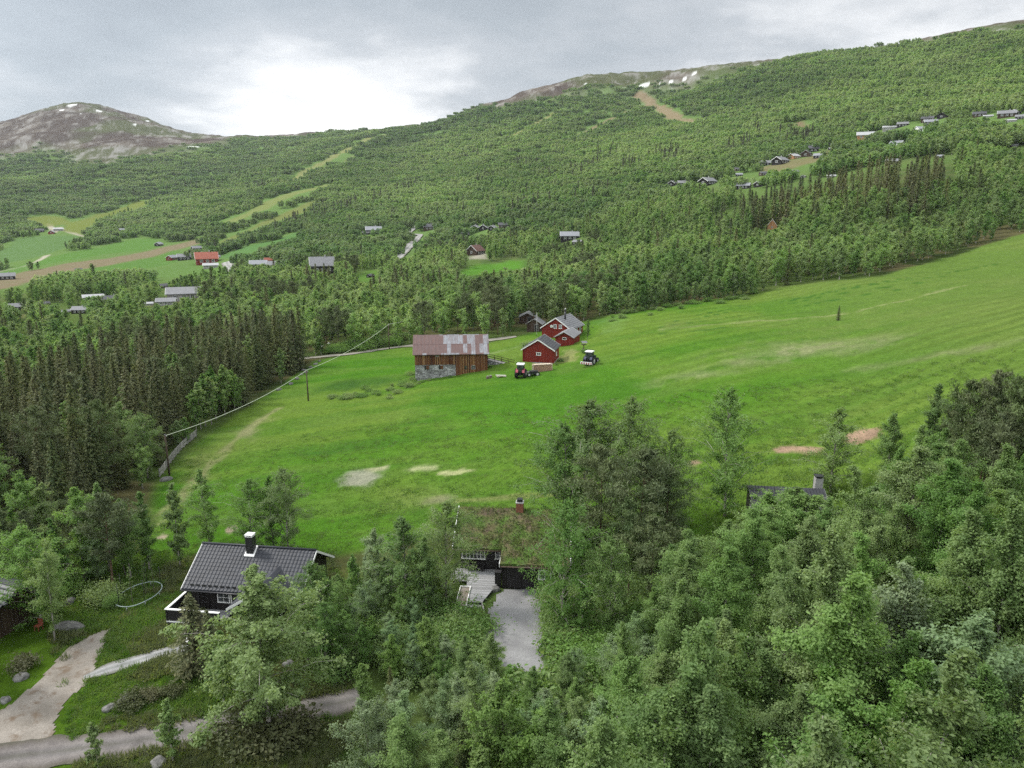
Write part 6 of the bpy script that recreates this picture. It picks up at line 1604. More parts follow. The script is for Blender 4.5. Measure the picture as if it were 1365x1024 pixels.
for nm, lb, loc, yaw, L, W, hw, rise in [('dark_shed', 'brown black shed with a grey roof left of the red house', (5.94, 178.44, 2.6), 1.305, 3.4, 3.8, 1.85, 1.15), ('dark_shed', 'brown black shed behind, with its gable half hidden by leaves', (4.29, 193.0, 2.5), 1.465, 4.5, 4.25, 1.7, 1.0)]:
    o = thing(nm, lb, 'shed', loc, yaw); gable_walls(L, W, hw, rise, 1).build('wall', M['brown_boards'], o); roof_slab(L, W, hw, rise, .3, .3, .12).build('roof', M['felt_grey'], o); verges(M['grey_boards'], o, L, W, hw, rise, .3, .3, .16); door(o, (-L/2, -.6, 0), .8, 1.7, '-x', M['dark_paint'], M['grey_boards'])
    window(o, (.6, -W/2, 1.1), .6, .5, '-y', M['grey_boards'], 2, 1)

# --- far houses
PRO = {}
def proto(kind):
    if kind in PRO: return PRO[kind]
    L, W, hw, rise = 10., 7., 2.7, 2.1; wall, roof, trim = 'brown_boards', 'roof_dark', 'white_paint'
    if kind == 'big': L, W, hw, rise, wall, roof = 10, 8, 4.0, 3.4, 'black_boards', 'felt_grey'
    elif kind == 'grey_dark': wall, roof = 'black_boards', 'felt_grey'
    elif kind == 'pale_dark': wall, roof = 'black_boards', 'roof_pale'
    elif kind == 'dark': wall, roof, trim = 'black_boards', 'roof_dark', 'dark_paint'
    elif kind == 'red_roof': wall, roof, rise = 'red_boards', 'roof_red', 2.8
    elif kind == 'red_wall': wall, roof = 'red_boards', 'roof_pale'
    elif kind == 'white_low': wall, roof, hw, rise, W = 'grey_boards', 'roof_white', 2.3, 1.3, 6
    elif kind == 'white_wall': wall, roof = 'white_paint', 'roof_pale'
    elif kind == 'brown': roof, trim = 'roof_dark', 'grey_boards'
    elif kind == 'brown_big': roof, hw, rise, L, W = 'roof_brown', 3.0, 3.6, 10, 9
    elif kind == 'tan': wall, roof = 'tan_boards', 'roof_white'
    elif kind == 'gable_tan': wall, roof, L, W, hw, rise = 'tan_boards', 'roof_brown', 8, 10, 4.0, 6.5
    elif kind == 'hall': wall, roof, L, W, hw, rise = 'grey_boards', 'felt_grey', 10, 9, 2.2, 1.7
    elif kind == 'grey_big': wall, roof, hw = 'brown_boards', 'felt_grey', 2.6
    o = thing('far_house', 'x', 'house', (0, 0, 0)); gable_walls(L, W, hw, rise, 2.5).build('wall', M[wall], o); r_ = roof_slab(L, W, hw, rise, .5, .5, .22).build('roof', M[roof], o); verges(M[trim], o, L, W, hw, rise, .5, .5, .35, .08)
    if kind in ('hall', 'white_low'): 
        m = MB(); [m.box(-3+2*i, -2.6+2*i, .4, .8, hw+rise-.4, hw+rise+.7) for i in range(4 if kind == 'hall' else 1)]; m.build('vent', M['black_metal'], r_)
    else: m = MB(); m.box(1.2, 1.8, .1, .7, hw+rise*.6, hw+rise+1.0); m.build('chimney', M['concrete'], r_)
    fm = M['white_paint'] if wall != 'white_paint' else M['dark_paint']
    for x in (-2.6, .2, 2.8): window(o, (x, -W/2, hw*.55), 1.1, 1.0, '-y', fm, 2, 1, .12)
    for e, fc in ((-L/2, '-x'), (L/2, '+x')): window(o, (e, 0, hw*.62), 1.4, 1.2, fc, fm, 2, 1, .12)
    PRO[kind] = o; KIDS[o.name] = [ch for ch in COL.objects if ch.parent == o]
    for ch in KIDS[o.name]: KIDS[ch.name] = [g for g in COL.objects if g.parent == ch]
    return o
used = set()
for u, v, wpx, kind, yaw, lab in FAR:
    x, y, z = at(u, v); d = float(project(x, y, z)[2]); o = proto(kind); wm = wpx * d / F0
    a = R(yaw) - math.atan2(x, y); L0 = {'big': 10, 'gable_tan': 8}.get(kind, 10.) + .8; W0_ = {'gable_tan': 10}.get(kind, 7.) + .8
    ext = abs(L0 * math.cos(R(yaw))) + abs(W0_ * math.sin(R(yaw))); s = wm / ext
    nm = {'big': 'far_barn', 'hall': 'hall', 'white_low': 'far_shed'}.get(kind, 'far_house'); ca = {'big': 'barn', 'hall': 'hall', 'white_low': 'shed'}.get(kind, 'house')
    back = 3.5 * s
    px, py = x + back * math.sin(math.atan2(x, y)), y + back * math.cos(math.atan2(x, y))
    zz = max(z, float(gm(px, py)) - .6)
    if kind not in used: c = o; used.add(kind); c.location = (px, py, zz); c.rotation_euler = (0, 0, a); c.scale = (s, s, s); c['label'] = lab
    else: c = copy_tree(o, lab, (px, py, zz), a, s)
    c['category'] = ca; c['group'] = 'houses far across the valley' if u < 860 else 'cabins of the hamlet on the right slope'
    c.name = nm
# ------------------------------------------------------------------ tractors and farm gear
def wheel(par, c, r, w, rim):
    m = MB(); x, y, z = c
    m2 = MB(); pr = [(r*.62, -w/2), (r*.93, -w/2), (r, -w*.3), (r, w*.3), (r*.93, w/2), (r*.62, w/2)]
    vs = []; n = 20
    for rr, o in pr:
        for k in range(n): a = 2*PI*k/n; vs.append((x + rr*math.cos(a), y + o, z + rr*math.sin(a)))
    fs = []
    for i in range(len(pr)): 
        j = (i+1) % len(pr)
        for k in range(n): fs.append((i*n+k, i*n+(k+1) % n, j*n+(k+1) % n, j*n+k))
    m.add(vs, fs, True)
    for k in range(14):
        a = 2*PI*k/14; m.box(-.05, .05, -w/2, w/2, 0, .05, Matrix.Translation((x + r*math.cos(a), y, z + r*math.sin(a))) @ Matrix.Rotation(-a + PI/2, 4, 'Y'))
    t = m.build('wheel', M['rubber'], par); m2.cyl((x, y, z), (0, 1, 0), r*.63, w*.7, 16); m2.cyl((x, y, z), (0, 1, 0), r*.22, w*.95, 10); m2.build('rim', rim, t)
def tractor(label, loc, yaw, body, hood_l, implement):
    o = thing('tractor', label, 'tractor', loc, yaw)        # front towards +x
    m = MB(); m.prism([(.35, -.36, .85), (2.1+hood_l, -.30, .85), (2.1+hood_l, -.30, 1.38), (1.9+hood_l, -.30, 1.48), (.35, -.36, 1.62)], (0, .66, 0)); m.build('hood', body, o)
    m = MB(); m.box(2.1+hood_l, 2.16+hood_l, -.27, .27, .9, 1.35); m.build('grille', M['black_metal'], o)
    m = MB(); m.box(-.9, 2.0+hood_l, -.2, .2, .55, .86); m.box(1.5+hood_l, 1.75+hood_l, -.7, .7, .42, .56); m.cyl((-.35, 0, .78), (0, 1, 0), .16, 1.5, 10); m.build('chassis', M['black_metal'], o)
    for s in (-1, 1):
        m = MB(); pts = [( -.35 + .95*math.cos(a), s*.60, .80 + .92*math.sin(a)) for a in np.linspace(.25, PI-.35, 9)]
        for p, q in zip(pts[:-1], pts[1:]): m.beam(p, q, .46, .05)
        m.build('fender', body, o)
        wheel(o, (-.35, s*.80, .80), .80, .46, M['rim_white']); wheel(o, (1.62+hood_l, s*.72, .52), .52, .32, M['rim_white'])
    cb_ = MB()
    for a, b, c_, e in ((.42, -.62, .30, -.55), (.42, .62, .30, .55), (-.85, -.62, -.80, -.58), (-.85, .62, -.80, .58), (-.2, -.64, -.2, -.58), (-.2, .64, -.2, .58)): cb_.beam((a, b, 1.1), (c_, e, 2.5), .07, .07)
    cb_.box(-.9, .4, -.6, .6, .95, 1.12); cb = cb_.build('cab', M['black_metal'], o)
    m = MB(); m.prism([(.40, -.58, 1.6), (.31, -.54, 2.44), (.31, .54, 2.44), (.40, .58, 1.6)], (.02, 0, 0)); m.prism([(-.86, -.56, 1.2), (-.82, -.54, 2.44), (-.82, .54, 2.44), (-.86, .56, 1.2)], (-.02, 0, 0))
    for s in (-1, 1): m.prism([(-.84, s*.60, 1.2), (.40, s*.60, 1.2), (.31, s*.56, 2.44), (-.82, s*.56, 2.44)], (0, s*.015, 0))
    m.build('cab_glass', M['glass'], cb)
    m = MB(); m.prism([(-.98, -.70, 2.5), (.50, -.70, 2.5), (.44, -.66, 2.66), (-.92, -.66, 2.66)], (0, 1.4, 0)); m.build('cab_roof', M['tarp_white'], cb)
    m = MB(); m.box(-.55, -.15, -.24, .24, 1.12, 1.30); m.box(-.62, -.52, -.24, .24, 1.3, 1.8); m.build('seat', M['rubber'], cb)
    m = MB(); m.tube([(1.2, -.2, 1.5), (1.2, -.2, 2.35)], .04, 8); m.build('exhaust', M['black_metal'], o)
    for s in (-1, 1): m = MB(); m.cyl((2.18+hood_l, s*.17, 1.24), (1, 0, 0), .07, .05, 10); m.build('headlight', M['lamp_glass'], o)
    if implement == 'rear':
        m = MB(); m.box(-2.0, -1.85, -1.15, 1.15, .35, .80); m.prism([(-2.0, -1.15, .35), (-1.55, -1.15, .3), (-1.55, -1.15, .36), (-2.0, -1.15, .41)], (0, 2.3, 0)); im = m.build('rear_blade', M['tarp_white'], o)
        m = MB(); [m.box(-2.02, -2.0, -1.1 + i*.46, -.87 + i*.46, .4, .75) for i in range(5)]; m.build('warning_stripe', M['tractor_red'], im)
        m = MB(); m.beam((-.8, -.35, .7), (-1.85, -.35, .6), .08, .1); m.beam((-.8, .35, .7), (-1.85, .35, .6), .08, .1); m.build('lift_arm', M['black_metal'], im)
    return o
x, y, z = at(694.5, 503); tractor('small faded red tractor with a white cab roof before the red shed', (x, y, z), R(80), M['tractor_red'], -.1, '')
x, y, z = at(786.5, 486); tractor('dark blue tractor with white cab roof standing alone on the meadow', (x, y, z), R(62), M['tractor_blue'], .25, 'rear')
x, y, z = at(709, 501); o = thing('hay_rake', 'rusty dark hay machine between the red tractor and the firewood', 'farm machine', (x, y, z), R(15))
m = MB(); m.beam((-1.9, 0, .75), (1.1, 0, .75), .1, .1); m.beam((-1.9, .6, .8), (-.2, 0, .75), .07, .07); m.build('frame', M['steel'], o)
m = MB(); m.box(-.4, 1.1, -.5, .5, .35, .95); m.box(-.2, .9, -.55, -.5, .45, .85); m.build('gearbox', M['black_metal'], o)
wheel(o, (-.7, -.55, .36), .36, .18, M['rim_white']); wheel(o, (.9, -.65, .40), .40, .2, M['rim_white'])
for i in range(5): m = MB(); m.tube([(-1.7+i*.3, .1, .75), (-1.75+i*.3, -.25, .35), (-1.7+i*.3, -.45, .05)], .022, 5); m.build('tine', M['steel'], o)
x, y, z = at(723, 496); o = thing('firewood_stack', 'stack of split firewood with pale ends held by raw posts', 'firewood', (x, y + .5, z), R(12))
g3 = np.random.default_rng(3); m = MB(); mc = MB()
for j in range(7):
    for i in range(17):
        r_ = .095; xx = -1.65 + i*.205 + (j % 2)*.1; zz = .12 + j*.185
        m.cyl((xx, 0, zz), (0, 1, 0), r_, .9 + g3.uniform(-.06, .06), 7)
m.build('log_pile', M['bark_log'], o)
for j in range(7):
    for i in range(17): xx = -1.65 + i*.205 + (j % 2)*.1; zz = .12 + j*.185; mc.cyl((xx, -.49, zz), (0, 1, 0), .088, .03, 7)
mc.build('cut_end', M['log_end'], o)
for s in (-1.85, 1.85): m = MB(); m.box(s-.06, s+.06, -.4, -.28, 0, 1.5); m.box(s-.06, s+.06, .28, .4, 0, 1.5); m.box(s-.05, s+.05, -.28, .28, 1.25, 1.35); m.build('end_post', M['plank_raw'], o)
m = MB(); [m.box(-1.7+i*.42, -1.32+i*.42, -.5, .5, 1.40+.02*(i % 2), 1.45+.02*(i % 2)) for i in range(8)]; m.build('cover_board', M['plank_raw'], o)
x, y, z = at(668, 503); o = thing('plank_heap', 'low heap of pale boards lying in the grass left of the red tractor', 'boards', (x, y, z), .2)
for i in range(7): m = MB(); a = g3.uniform(-.5, .5); m.box(-.9, .9, -.09, .09, 0, .05, Matrix.Translation((g3.uniform(-.2, .2), g3.uniform(-.35, .35), .05+.055*i)) @ Matrix.Rotation(a, 4, 'Z')); m.build('board', M['plank_raw'] if i % 3 else M['tarp_white'], o)
for u, v, l in [(650,505,'dark weathered tree stump in the grass, the left of two'),(654,504,'dark weathered tree stump in the grass, the right of two')]:
    x, y, z = at(u, v); o = thing('tree_stump', l, 'stump', (x, y, z)); m = MB(); m.lathe([(.34, -.1), (.27, .12), (.24, .5)], (0, 0, 0), 12); m.build('stump_bark', M['pole_wood'], o); m = MB(); m.cyl((0, 0, .51), (0, 0, 1), .22, .03, 12); m.build('cut_top', M['grey_boards'], o)
x, y, z = at(778, 468); o = thing('bird_table', 'small roofed bird table on a post behind the blue tractor', 'bird table', (x, y, z), .4)
m = MB(); m.box(-.06, .06, -.06, .06, 0, 1.3); m.build('post', M['pole_wood'], o); m = MB(); m.box(-.5, .5, -.4, .4, 1.3, 1.36); m.build('tray', M['brown_boards'], o); m = MB()
for a in (-.4, .4): m.box(a-.03, a+.03, -.03, .03, 1.36, 1.8)
m.prism([(-.6, -.55, 1.72), (-.6, 0, 2.1), (-.6, .55, 1.72), (-.6, 0, 2.02)], (1.2, 0, 0)); m.build('table_roof', M['felt_grey'], o); m = MB(); m.lathe([(.5, 0), (.42, .35), (.3, .5)], (0, 0, 0), 8); m.build('plinth', M['brown_boards'], o)
x, y, z = at(715.5, 449); o = thing('flagpole', 'thin bare pale flagpole between the dark shed and the red house', 'flagpole', (x, y, z)); m = MB(); m.tube([(0, 0, 0), (0, 0, 5.6)], [.06, .03], 8); m.build('pole', M['rim_white'], o); m = MB(); m.lathe([(.05, 0), (.07, .05), (.02, .12)], (0, 0, 5.6), 8); m.build('finial', M['rim_white'], o)
# young bushes and small trees by the house
# utility poles and the pale cable
tips = []
for u, v, vt, l in [(226,634,580,'brown wooden utility pole at the weathered fence'),(411,534,493,'brown wooden utility pole standing in the meadow left of the barn'),(519,466,432,'wooden utility pole before the dark wood behind the barn')]:
    x, y, z = at(u, v); lo, hi = 1., 15.
    for _ in range(40):
        mm = (lo + hi)/2
        if float(project(x, y, z + mm)[1]) > vt: lo = mm
        else: hi = mm
    o = thing('utility_pole', l, 'pole', (x, y, z)); m = MB(); m.tube([(0, 0, -.5), (0, 0, lo)], [.14, .10], 10); m.build('pole', M['pole_wood'], o)
    m = MB(); m.lathe([(.05, 0), (.07, .05), (.05, .14)], (.14, 0, lo - .2), 8); m.box(.05, .16, -.02, .02, lo-.22, lo-.17); m.build('insulator', M['rim_white'], o); m = MB(); m.lathe([(.13, 0), (.11, .04), (.02, .1)], (0, 0, lo), 10); m.build('cap', M['felt_grey'], o)
    tips.append(Vector((x + .14, y, z + lo - .05)))
pts = []
for a, b, sag in ((tips[0], tips[1], 1.0), (tips[1], tips[2], .9)):
    for k in range(24): t = k/24; q = a.lerp(b, t); q.z -= 4*sag*t*(1-t); pts.append(q)
pts.append(tips[2]); e = at(536, 430, 0); pts.append(tips[2] + Vector((3.5, 5, .1)))
m = MB(); m.tube(pts, .04, 6); tag(m.build('power_cable', M['cable'], None), 'thick pale cable sagging over the meadow edge between the wooden poles', 'cable')
# weathered fence
P = smooth_line(poly([(213,636),(220,628),(231,612),(242,600),(252,591),(262,582)]), 8); o = thing('weathered_fence', 'old pale board fence running along the wood edge', 'fence', (P[0][0], P[0][1], float(gm(*P[0]))))
b0 = Vector(o.location); seg = np.r_[0, np.cumsum(np.hypot(*np.diff(P, axis=0).T))]; ss = np.arange(0, seg[-1], 1.5); Q = [Vector((np.interp(s, seg, P[:, 0]), np.interp(s, seg, P[:, 1]), 0)) for s in ss]
for q in Q: q.z = float(gm(q.x, q.y))
m = MB(); [m.box(q.x-b0.x-.06, q.x-b0.x+.06, q.y-b0.y-.06, q.y-b0.y+.06, q.z-b0.z-.2, q.z-b0.z+1.15) for q in Q]; m.build('post', M['grey_boards'], o)
m = MB()
for a, b in zip(Q[:-1], Q[1:]):
    for h_ in (.25, .52, .79, 1.04): m.beam(a-b0+Vector((0, 0, h_ + g3.uniform(-.05, .05))), b-b0+Vector((0, 0, h_ + g3.uniform(-.05, .05))), .035, .19)
m.build('board', M['grey_boards'], o)
# hose ring with thin poles in the grass
x, y, z = at(186, 798); o = thing('trampoline_ring', 'round pale trampoline rim lying in the grass', 'trampoline', (x, y, z)); m = MB(); n = 40
ring = []
for k in range(n+1):
    a = 2*PI*k/n; rx, ry = 1.72*math.cos(a), 2.0*math.sin(a); ring.append((rx, ry, float(gm(x+rx, y+ry)) - z + .42))
m.tube(ring, .04, 8, False); m.build('rim', M['hose'], o); m = MB()
for k in range(0, n, 5): p = ring[k]; m.tube([(p[0], p[1], p[2]), (p[0]*1.02, p[1]*1.02, p[2]-.6)], .025, 6)
m.build('leg', M['steel'], o)
for k in (3, 11, 19, 27, 35): p = ring[k]; m = MB(); m.tube([(p[0]*.96, p[1]*.96, p[2]-.3), (p[0]*.96, p[1]*.96, p[2]+1.9)], .022, 6); m.build('net_pole', M['black_metal'], o)
# lamps and small things round the black cabin
x, y, z = at(394, 880); 
def lamp(u, v, vt, l):
    x, y, z = at(u, v); lo, hi = .5, 8.
    for _ in range(30):
        mm = (lo+hi)/2
        if float(project(x, y, z+mm)[1]) > vt: lo = mm
        else: hi = mm
    o = thing('lamp_post', l, 'lamp', (x, y, z)); m = MB(); m.tube([(0, 0, -.2), (0, 0, lo-.3)], [.09, .08], 10); m.build('post', M['dark_paint'], o); m = MB(); m.lathe([(.10, 0), (.16, .06), (.17, .2), (.08, .3)], (0, 0, lo-.3), 12); m.build('lamp_head', M['lamp_glass'], o)
lamp(396, 850, 796, 'dark post with a white lamp head in front of the cross wing'); lamp(391, 915, 899, 'low white lamp in the grass right of the big birch')
x, y, z = at(252, 872); o = thing('letter_box', 'dark letter box with a white lid on the path end before the deck', 'letter box', (x, y, z), -.3); m = MB(); m.box(-.05, .05, -.05, .05, 0, .7); m.build('post', M['dark_paint'], o); m = MB(); m.box(-.22, .22, -.16, .16, .7, 1.05); m.build('box', M['dark_paint'], o); m = MB(); m.prism([(-.26, -.2, 1.05), (-.26, .2, 1.16), (-.26, .2, 1.2), (-.26, -.2, 1.09)], (.52, 0, 0)); m.box(-.24, .24, -.19, -.17, .72, .86); m.build('lid', M['white_paint'], o)
x, y, z = at(254, 842); o = thing('stone_slab', 'flat pale stone slab lying in the grass below the deck', 'slab', (x, y, z), .3); m = MB(); m.prism([(-.55, -.35, 0), (.5, -.4, 0), (.62, .2, 0), (.1, .42, 0), (-.5, .3, 0)], (0, 0, .1)); m.build('slab', M['concrete'], o)
for u, v, l in [(430,469,'left one of two white capped posts by the farm track'),(438.5,465,'right one of two white capped posts by the farm track')]:
    x, y, z = at(u, v); o = thing('gate_post', l, 'post', (x, y, z)); m = MB(); m.box(-.22, .22, -.22, .22, -.2, 1.25); m.build('post', M['brown_boards'], o); m = MB(); m.lathe([(.32, 0), (.30, .18), (.16, .32)], (0, 0, 1.25), 12); m.build('cap', M['tarp_white'], o)
# boulders
def rock(seed, r):
    g = np.random.default_rng(seed); bm = bmesh.new(); bmesh.ops.create_icosphere(bm, subdivisions=3, radius=1)
    for v in bm.verts:
        p = np.array(v.co); n_ = fbm(np.array([p[0]*1.3+seed+p[2]*.7]), np.array([p[1]*1.3+p[2]*.9]), seed, 4)[0]; q = np.sign(p)*np.abs(p)**.8
        v.co = Vector(q*r*(.75+.55*n_))
    me = bpy.data.meshes.new('boulder'); bm.to_mesh(me); bm.free(); me.materials.append(M['boulder']); return me
for i, (u, v, s, l) in enumerate([(90,838,(1.15,.6,.5),'big grey boulder right of the twin trunked birch'),(146,946,(.4,.32,.3),'grey boulder in the weeds above the gravel road, the left one'),(166,938,(.4,.35,.4),'pale grey boulder in the weeds above the gravel road, the right one'),(212,1020,(.5,.4,.35),'grey boulder at the lower edge by the gravel road'),
        (28,905,(.45,.4,.3),'small boulder left of the sandy turning place'),(222,640,(.8,.5,.4),'pale boulder at the foot of the utility pole by the fence'),(94,803,(.5,.4,.35),'small stone in the grass behind the big boulder'),(8,935,(.35,.3,.25),'stone at the left edge of the sandy turning place'),(660,787,(.4,.35,.25),'stone beside the gate post of the turf roofed cabin'),(385,888,(.4,.35,.3),'stone behind the low white lamp')]):
    x, y, z = at(u, v); o = link('boulder', rock(40+i, 1.)); o.location = (x, y, z+.05); o.scale = s; o.rotation_euler = (0, 0, i*.8); tag(o, l, 'boulder')
for i, (u, v) in enumerate([(402,500),(408,497),(396,505),(414,490),(421,486),(388,512),(405,494),(372,520),(426,482)]):
    x, y, z = at(u, v); o = link('boulder', rock(60+i, 1.)); o.location = (x, y, z); o.scale = (.45+.1*(i % 3), .4, .35); o.rotation_euler = (0, 0, i); tag(o, 'small stone lying in the row at the end of the spruce plantation', 'boulder', 'stones along the plantation edge')

# ------------------------------------------------------------------ bushes, undergrowth and grass
BUSHES = []
def bush(kind, u, v, h, label, group=None):
    x, y, z = at(u, v); put_bush(kind, x, y, h, label, group)
def put_bush(kind, x, y, h, label, group=None):
    L = LIB[(kind, 0)]; i = int(gt.integers(0, 99)) % len(L); h0, a, b = L[i]; s = h/h0
    o = thing('bush' if kind == 'bush' else 'heather_bush', label, 'bush', (x, y, float(gm(x, y)) - .03), gt.uniform(0, 6.28), group); o.scale = (s*gt.uniform(.9, 1.3), s*gt.uniform(.9, 1.3), s); link('stems', a, o); link('leaves', b, o)
for u, v, h, l in [(320,985,1.0,'brownish bush under the big birch, left'),(345,990,.9,'brownish bush under the big birch, middle'),(378,982,1.2,'brownish bush at the foot of the big birch'),(402,972,1.0,'brownish bush right of the big birch'),(205,930,.7,'brown heather bank above the gravel road, left part'),(232,925,.75,'brown heather bank above the gravel road, right part'),(180,940,.9,'brown heather beside the two boulders'),(30,890,.9,'dark brown bush left of the sandy turning place')]: bush('heather_bush', u, v, h, l)
for u, v, h, l in [(95,790,1.4,'dark bush in the shade behind the twin trunked birch'),(120,768,1.3,'bush under the dark pine, left'),(140,800,1.6,'dark bush at the foot of the pine by the trampoline'),(150,812,1.2,'low bush below the pine by the trampoline'),(60,815,1.0,'bush between the two pale birches'),(268,800,1.2,'small yellowish bush inside the deck corner'),(705,464,1.6,'round dark bush on the grass left of the red house'),(780,470,.8,'low bush right behind the bird table'),(800,490,.8,'low bush on the meadow') ][:8]: bush('bush', u, v, h, l)
gb = np.random.default_rng(9)
for u, v, h, l in [(598,842,1.8,'green bush left of the gravel below the deck steps, upper'),(612,862,2.0,'green bush left of the gravel below the deck steps, middle'),(622,885,2.0,'green bush left of the gravel below the deck steps, lower')]: bush('bush', u, v, h, l)
for i in range(70):
    u, v = gb.uniform(425, 620), gb.uniform(770, 900); x, y, z = at(u, v)
    if free(x, y, .6): put_bush('bush', x, y, gb.uniform(1.0, 2.0), 'leafy bush in the thicket between the two cabins', 'bushes of the thicket between the cabins')
for i in range(26):
    u, v = gb.uniform(738, 860), gb.uniform(800, 905); x, y, z = at(u, v)
    if free(x, y, .6): put_bush('bush', x, y, gb.uniform(.9, 1.9), 'leafy bush right of the gravel parking place', 'bushes right of the parking place')
for i in range(34):
    s = i/34; u = np.interp(s, [0, .35, .6, 1], [440, 490, 530, 556]) + gb.normal(0, 6); v = np.interp(s, [0, .35, .6, 1], [531, 527, 517, 508]) + gb.normal(0, 3); x, y, z = at(u, v); put_bush('bush', x, y, gb.uniform(.4, .9), 'low shrub in the overgrown bank left of the barn', 'shrubs of the bank left of the barn')
for u, v in [(549,506),(553,509),(558,511),(547,500),(563,509),(572,507),(600,503),(640,494),(653,490),(692,486),(742,487),(748,482)]:
    x, y, z = at(u, v); put_bush('bush', x, y, gb.uniform(.35, .8), 'low weeds growing against the farm buildings', 'weeds round the farm buildings')
for i in range(30):
    s = i/30; u = np.interp(s, [0, 1], [812, 1010]) + gb.normal(0, 3); v = np.interp(s, [0, .45, 1], [424, 409, 394]) + gb.normal(0, 2); x, y, z = at(u, v); put_bush('bush', x, y, gb.uniform(.6, 1.3), 'shrub in the row where wood and upper meadow meet', 'shrubs along the upper meadow edge')
for i in range(22):
    u = gb.uniform(445, 545); v = np.interp(u, [445, 545], [470, 458]) + gb.normal(-3, 2); x, y, z = at(u, v); put_bush('bush', x, y, gb.uniform(1.2, 2.8), 'shrub beside the farm track left of the barn', 'shrubs along the farm track')
gg = np.random.default_rng(12)
def tuft(seed, n, h, w, rad, mat):
    g = np.random.default_rng(seed); rr = rad*np.sqrt(g.uniform(0, 1, n)); a = g.uniform(0, 6.28, n); v, f, t = blades(n, rr*np.cos(a), rr*np.sin(a), 0*a - .02, h, w, .6, seed); return np_mesh('tuft', v, f, [mat], t)
n = 16000; U = gg.uniform(-.62, .15, n); rr = gg.uniform(30, 76, n); X = rr*np.sin(U); Y = rr*np.cos(U); ok = inside(YARD, X, Y)
for P in AREAS: ok &= ~inside(P, X, Y) | (gg.uniform(0, 1, n) < .02)
for P, w_ in ROADS[:3]: ok &= dist_line(P, X, Y) > w_ * .78
for a, b, r_ in KEEP[4:]: ok &= np.hypot(X-a, Y-b) > min(r_, 4.0)
X, Y = X[ok], Y[ok]; n = len(X); sc = .6 + 1.1*fbm(X/5, Y/5, 15, 3)
stuff('grass', 'rough green grass tufts covering the yard and the road banks', 'grass', [tuft(1, 46, .22, .022, .34, M['grass_blade']), tuft(2, 40, .30, .025, .32, M['weed_blade']), tuft(3, 52, .16, .020, .36, M['grass_blade'])], np.stack([X, Y, gm(X, Y)], 1), sc, gg.uniform(0, 6.28, n), np.where(fbm(X/6, Y/6, 19, 3) > .55, 1, gg.integers(0, 2, n)*2))
n = 8000; U = gg.uniform(-.55, .62, n); rr = 56 + (110-56)*gg.uniform(0, 1, n)**2.0; X = rr*np.sin(U); Y = rr*np.cos(U); ok = inside(MEADOW, X, Y)
for px, py, a, h, t, col, soft, k in PATCH:
    if k == 1.0: ok &= np.hypot((X-px)/(a+.2), (Y-py)/(h+.6)) > .95
X, Y = X[ok], Y[ok]; n = len(X)
stuff('meadow_grass', 'green meadow grass growing in uneven tufts', 'grass', [tuft(11, 60, .13, .035, .85, M['grass_blade']), tuft(12, 60, .10, .035, .9, M['grass_blade']), tuft(13, 54, .17, .035, .7, M['grass_blade'])], np.stack([X, Y, gm(X, Y) - .03], 1), .5 + .9*fbm(X/9, Y/4, 25, 3), gg.uniform(0, 6.28, n), gg.integers(0, 3, n))
n = 5000; U = gg.uniform(-.05, .72, n); rr = gg.uniform(15, 72, n); X = rr*np.sin(U); Y = rr*np.cos(U); ok = ~inside(MEADOW, X, Y)
for P in AREAS: ok &= ~inside(P, X, Y)
for a, b, r_ in KEEP: ok &= np.hypot(X-a, Y-b) > r_
X, Y = X[ok], Y[ok]; n = len(X); ub = [bush_geo(740 + k, h=.7, rw=.8, n=260, ls=.09) for k in range(3)]
stuff('undergrowth', 'low leafy undergrowth covering the floor of the front woods', 'undergrowth', [one_mesh('undergrowth', q) for q in ub], np.stack([X, Y, gm(X, Y)], 1), gg.uniform(.7, 1.6, n), gg.uniform(0, 6.28, n), gg.integers(0, 3, n))
# ------------------------------------------------------------------ camera, sky and light
cam = bpy.data.cameras.new('camera'); co = bpy.data.objects.new('camera', cam); COL.objects.link(co)
co.location = (0, 0, CAMZ); co.rotation_euler = (PI / 2 - PITCH, 0, 0)
cam.sensor_width = 36; cam.lens = 36 * F0 / W0; cam.clip_end = 30000; cam.clip_start = .5
scene.camera = co
DENOISE = False
HAZE = .000045
SUN_EL, SUN_AZ = R(48), R(-72)
w = bpy.data.worlds.new('World'); scene.world = w; w.use_nodes = True
nt = w.node_tree; nt.nodes.clear()
wo = nt.nodes.new('ShaderNodeOutputWorld'); bg = nt.nodes.new('ShaderNodeBackground'); nt.links.new(bg.outputs[0], wo.inputs[0])
skt = nt.nodes.new('ShaderNodeTexSky'); skt.sky_type = 'NISHITA'; skt.sun_disc = False; skt.sun_elevation = SUN_EL; skt.sun_rotation = SUN_AZ
tc = nt.nodes.new('ShaderNodeTexCoord'); sp = nt.nodes.new('ShaderNodeSeparateXYZ'); nt.links.new(tc.outputs['Generated'], sp.inputs[0])
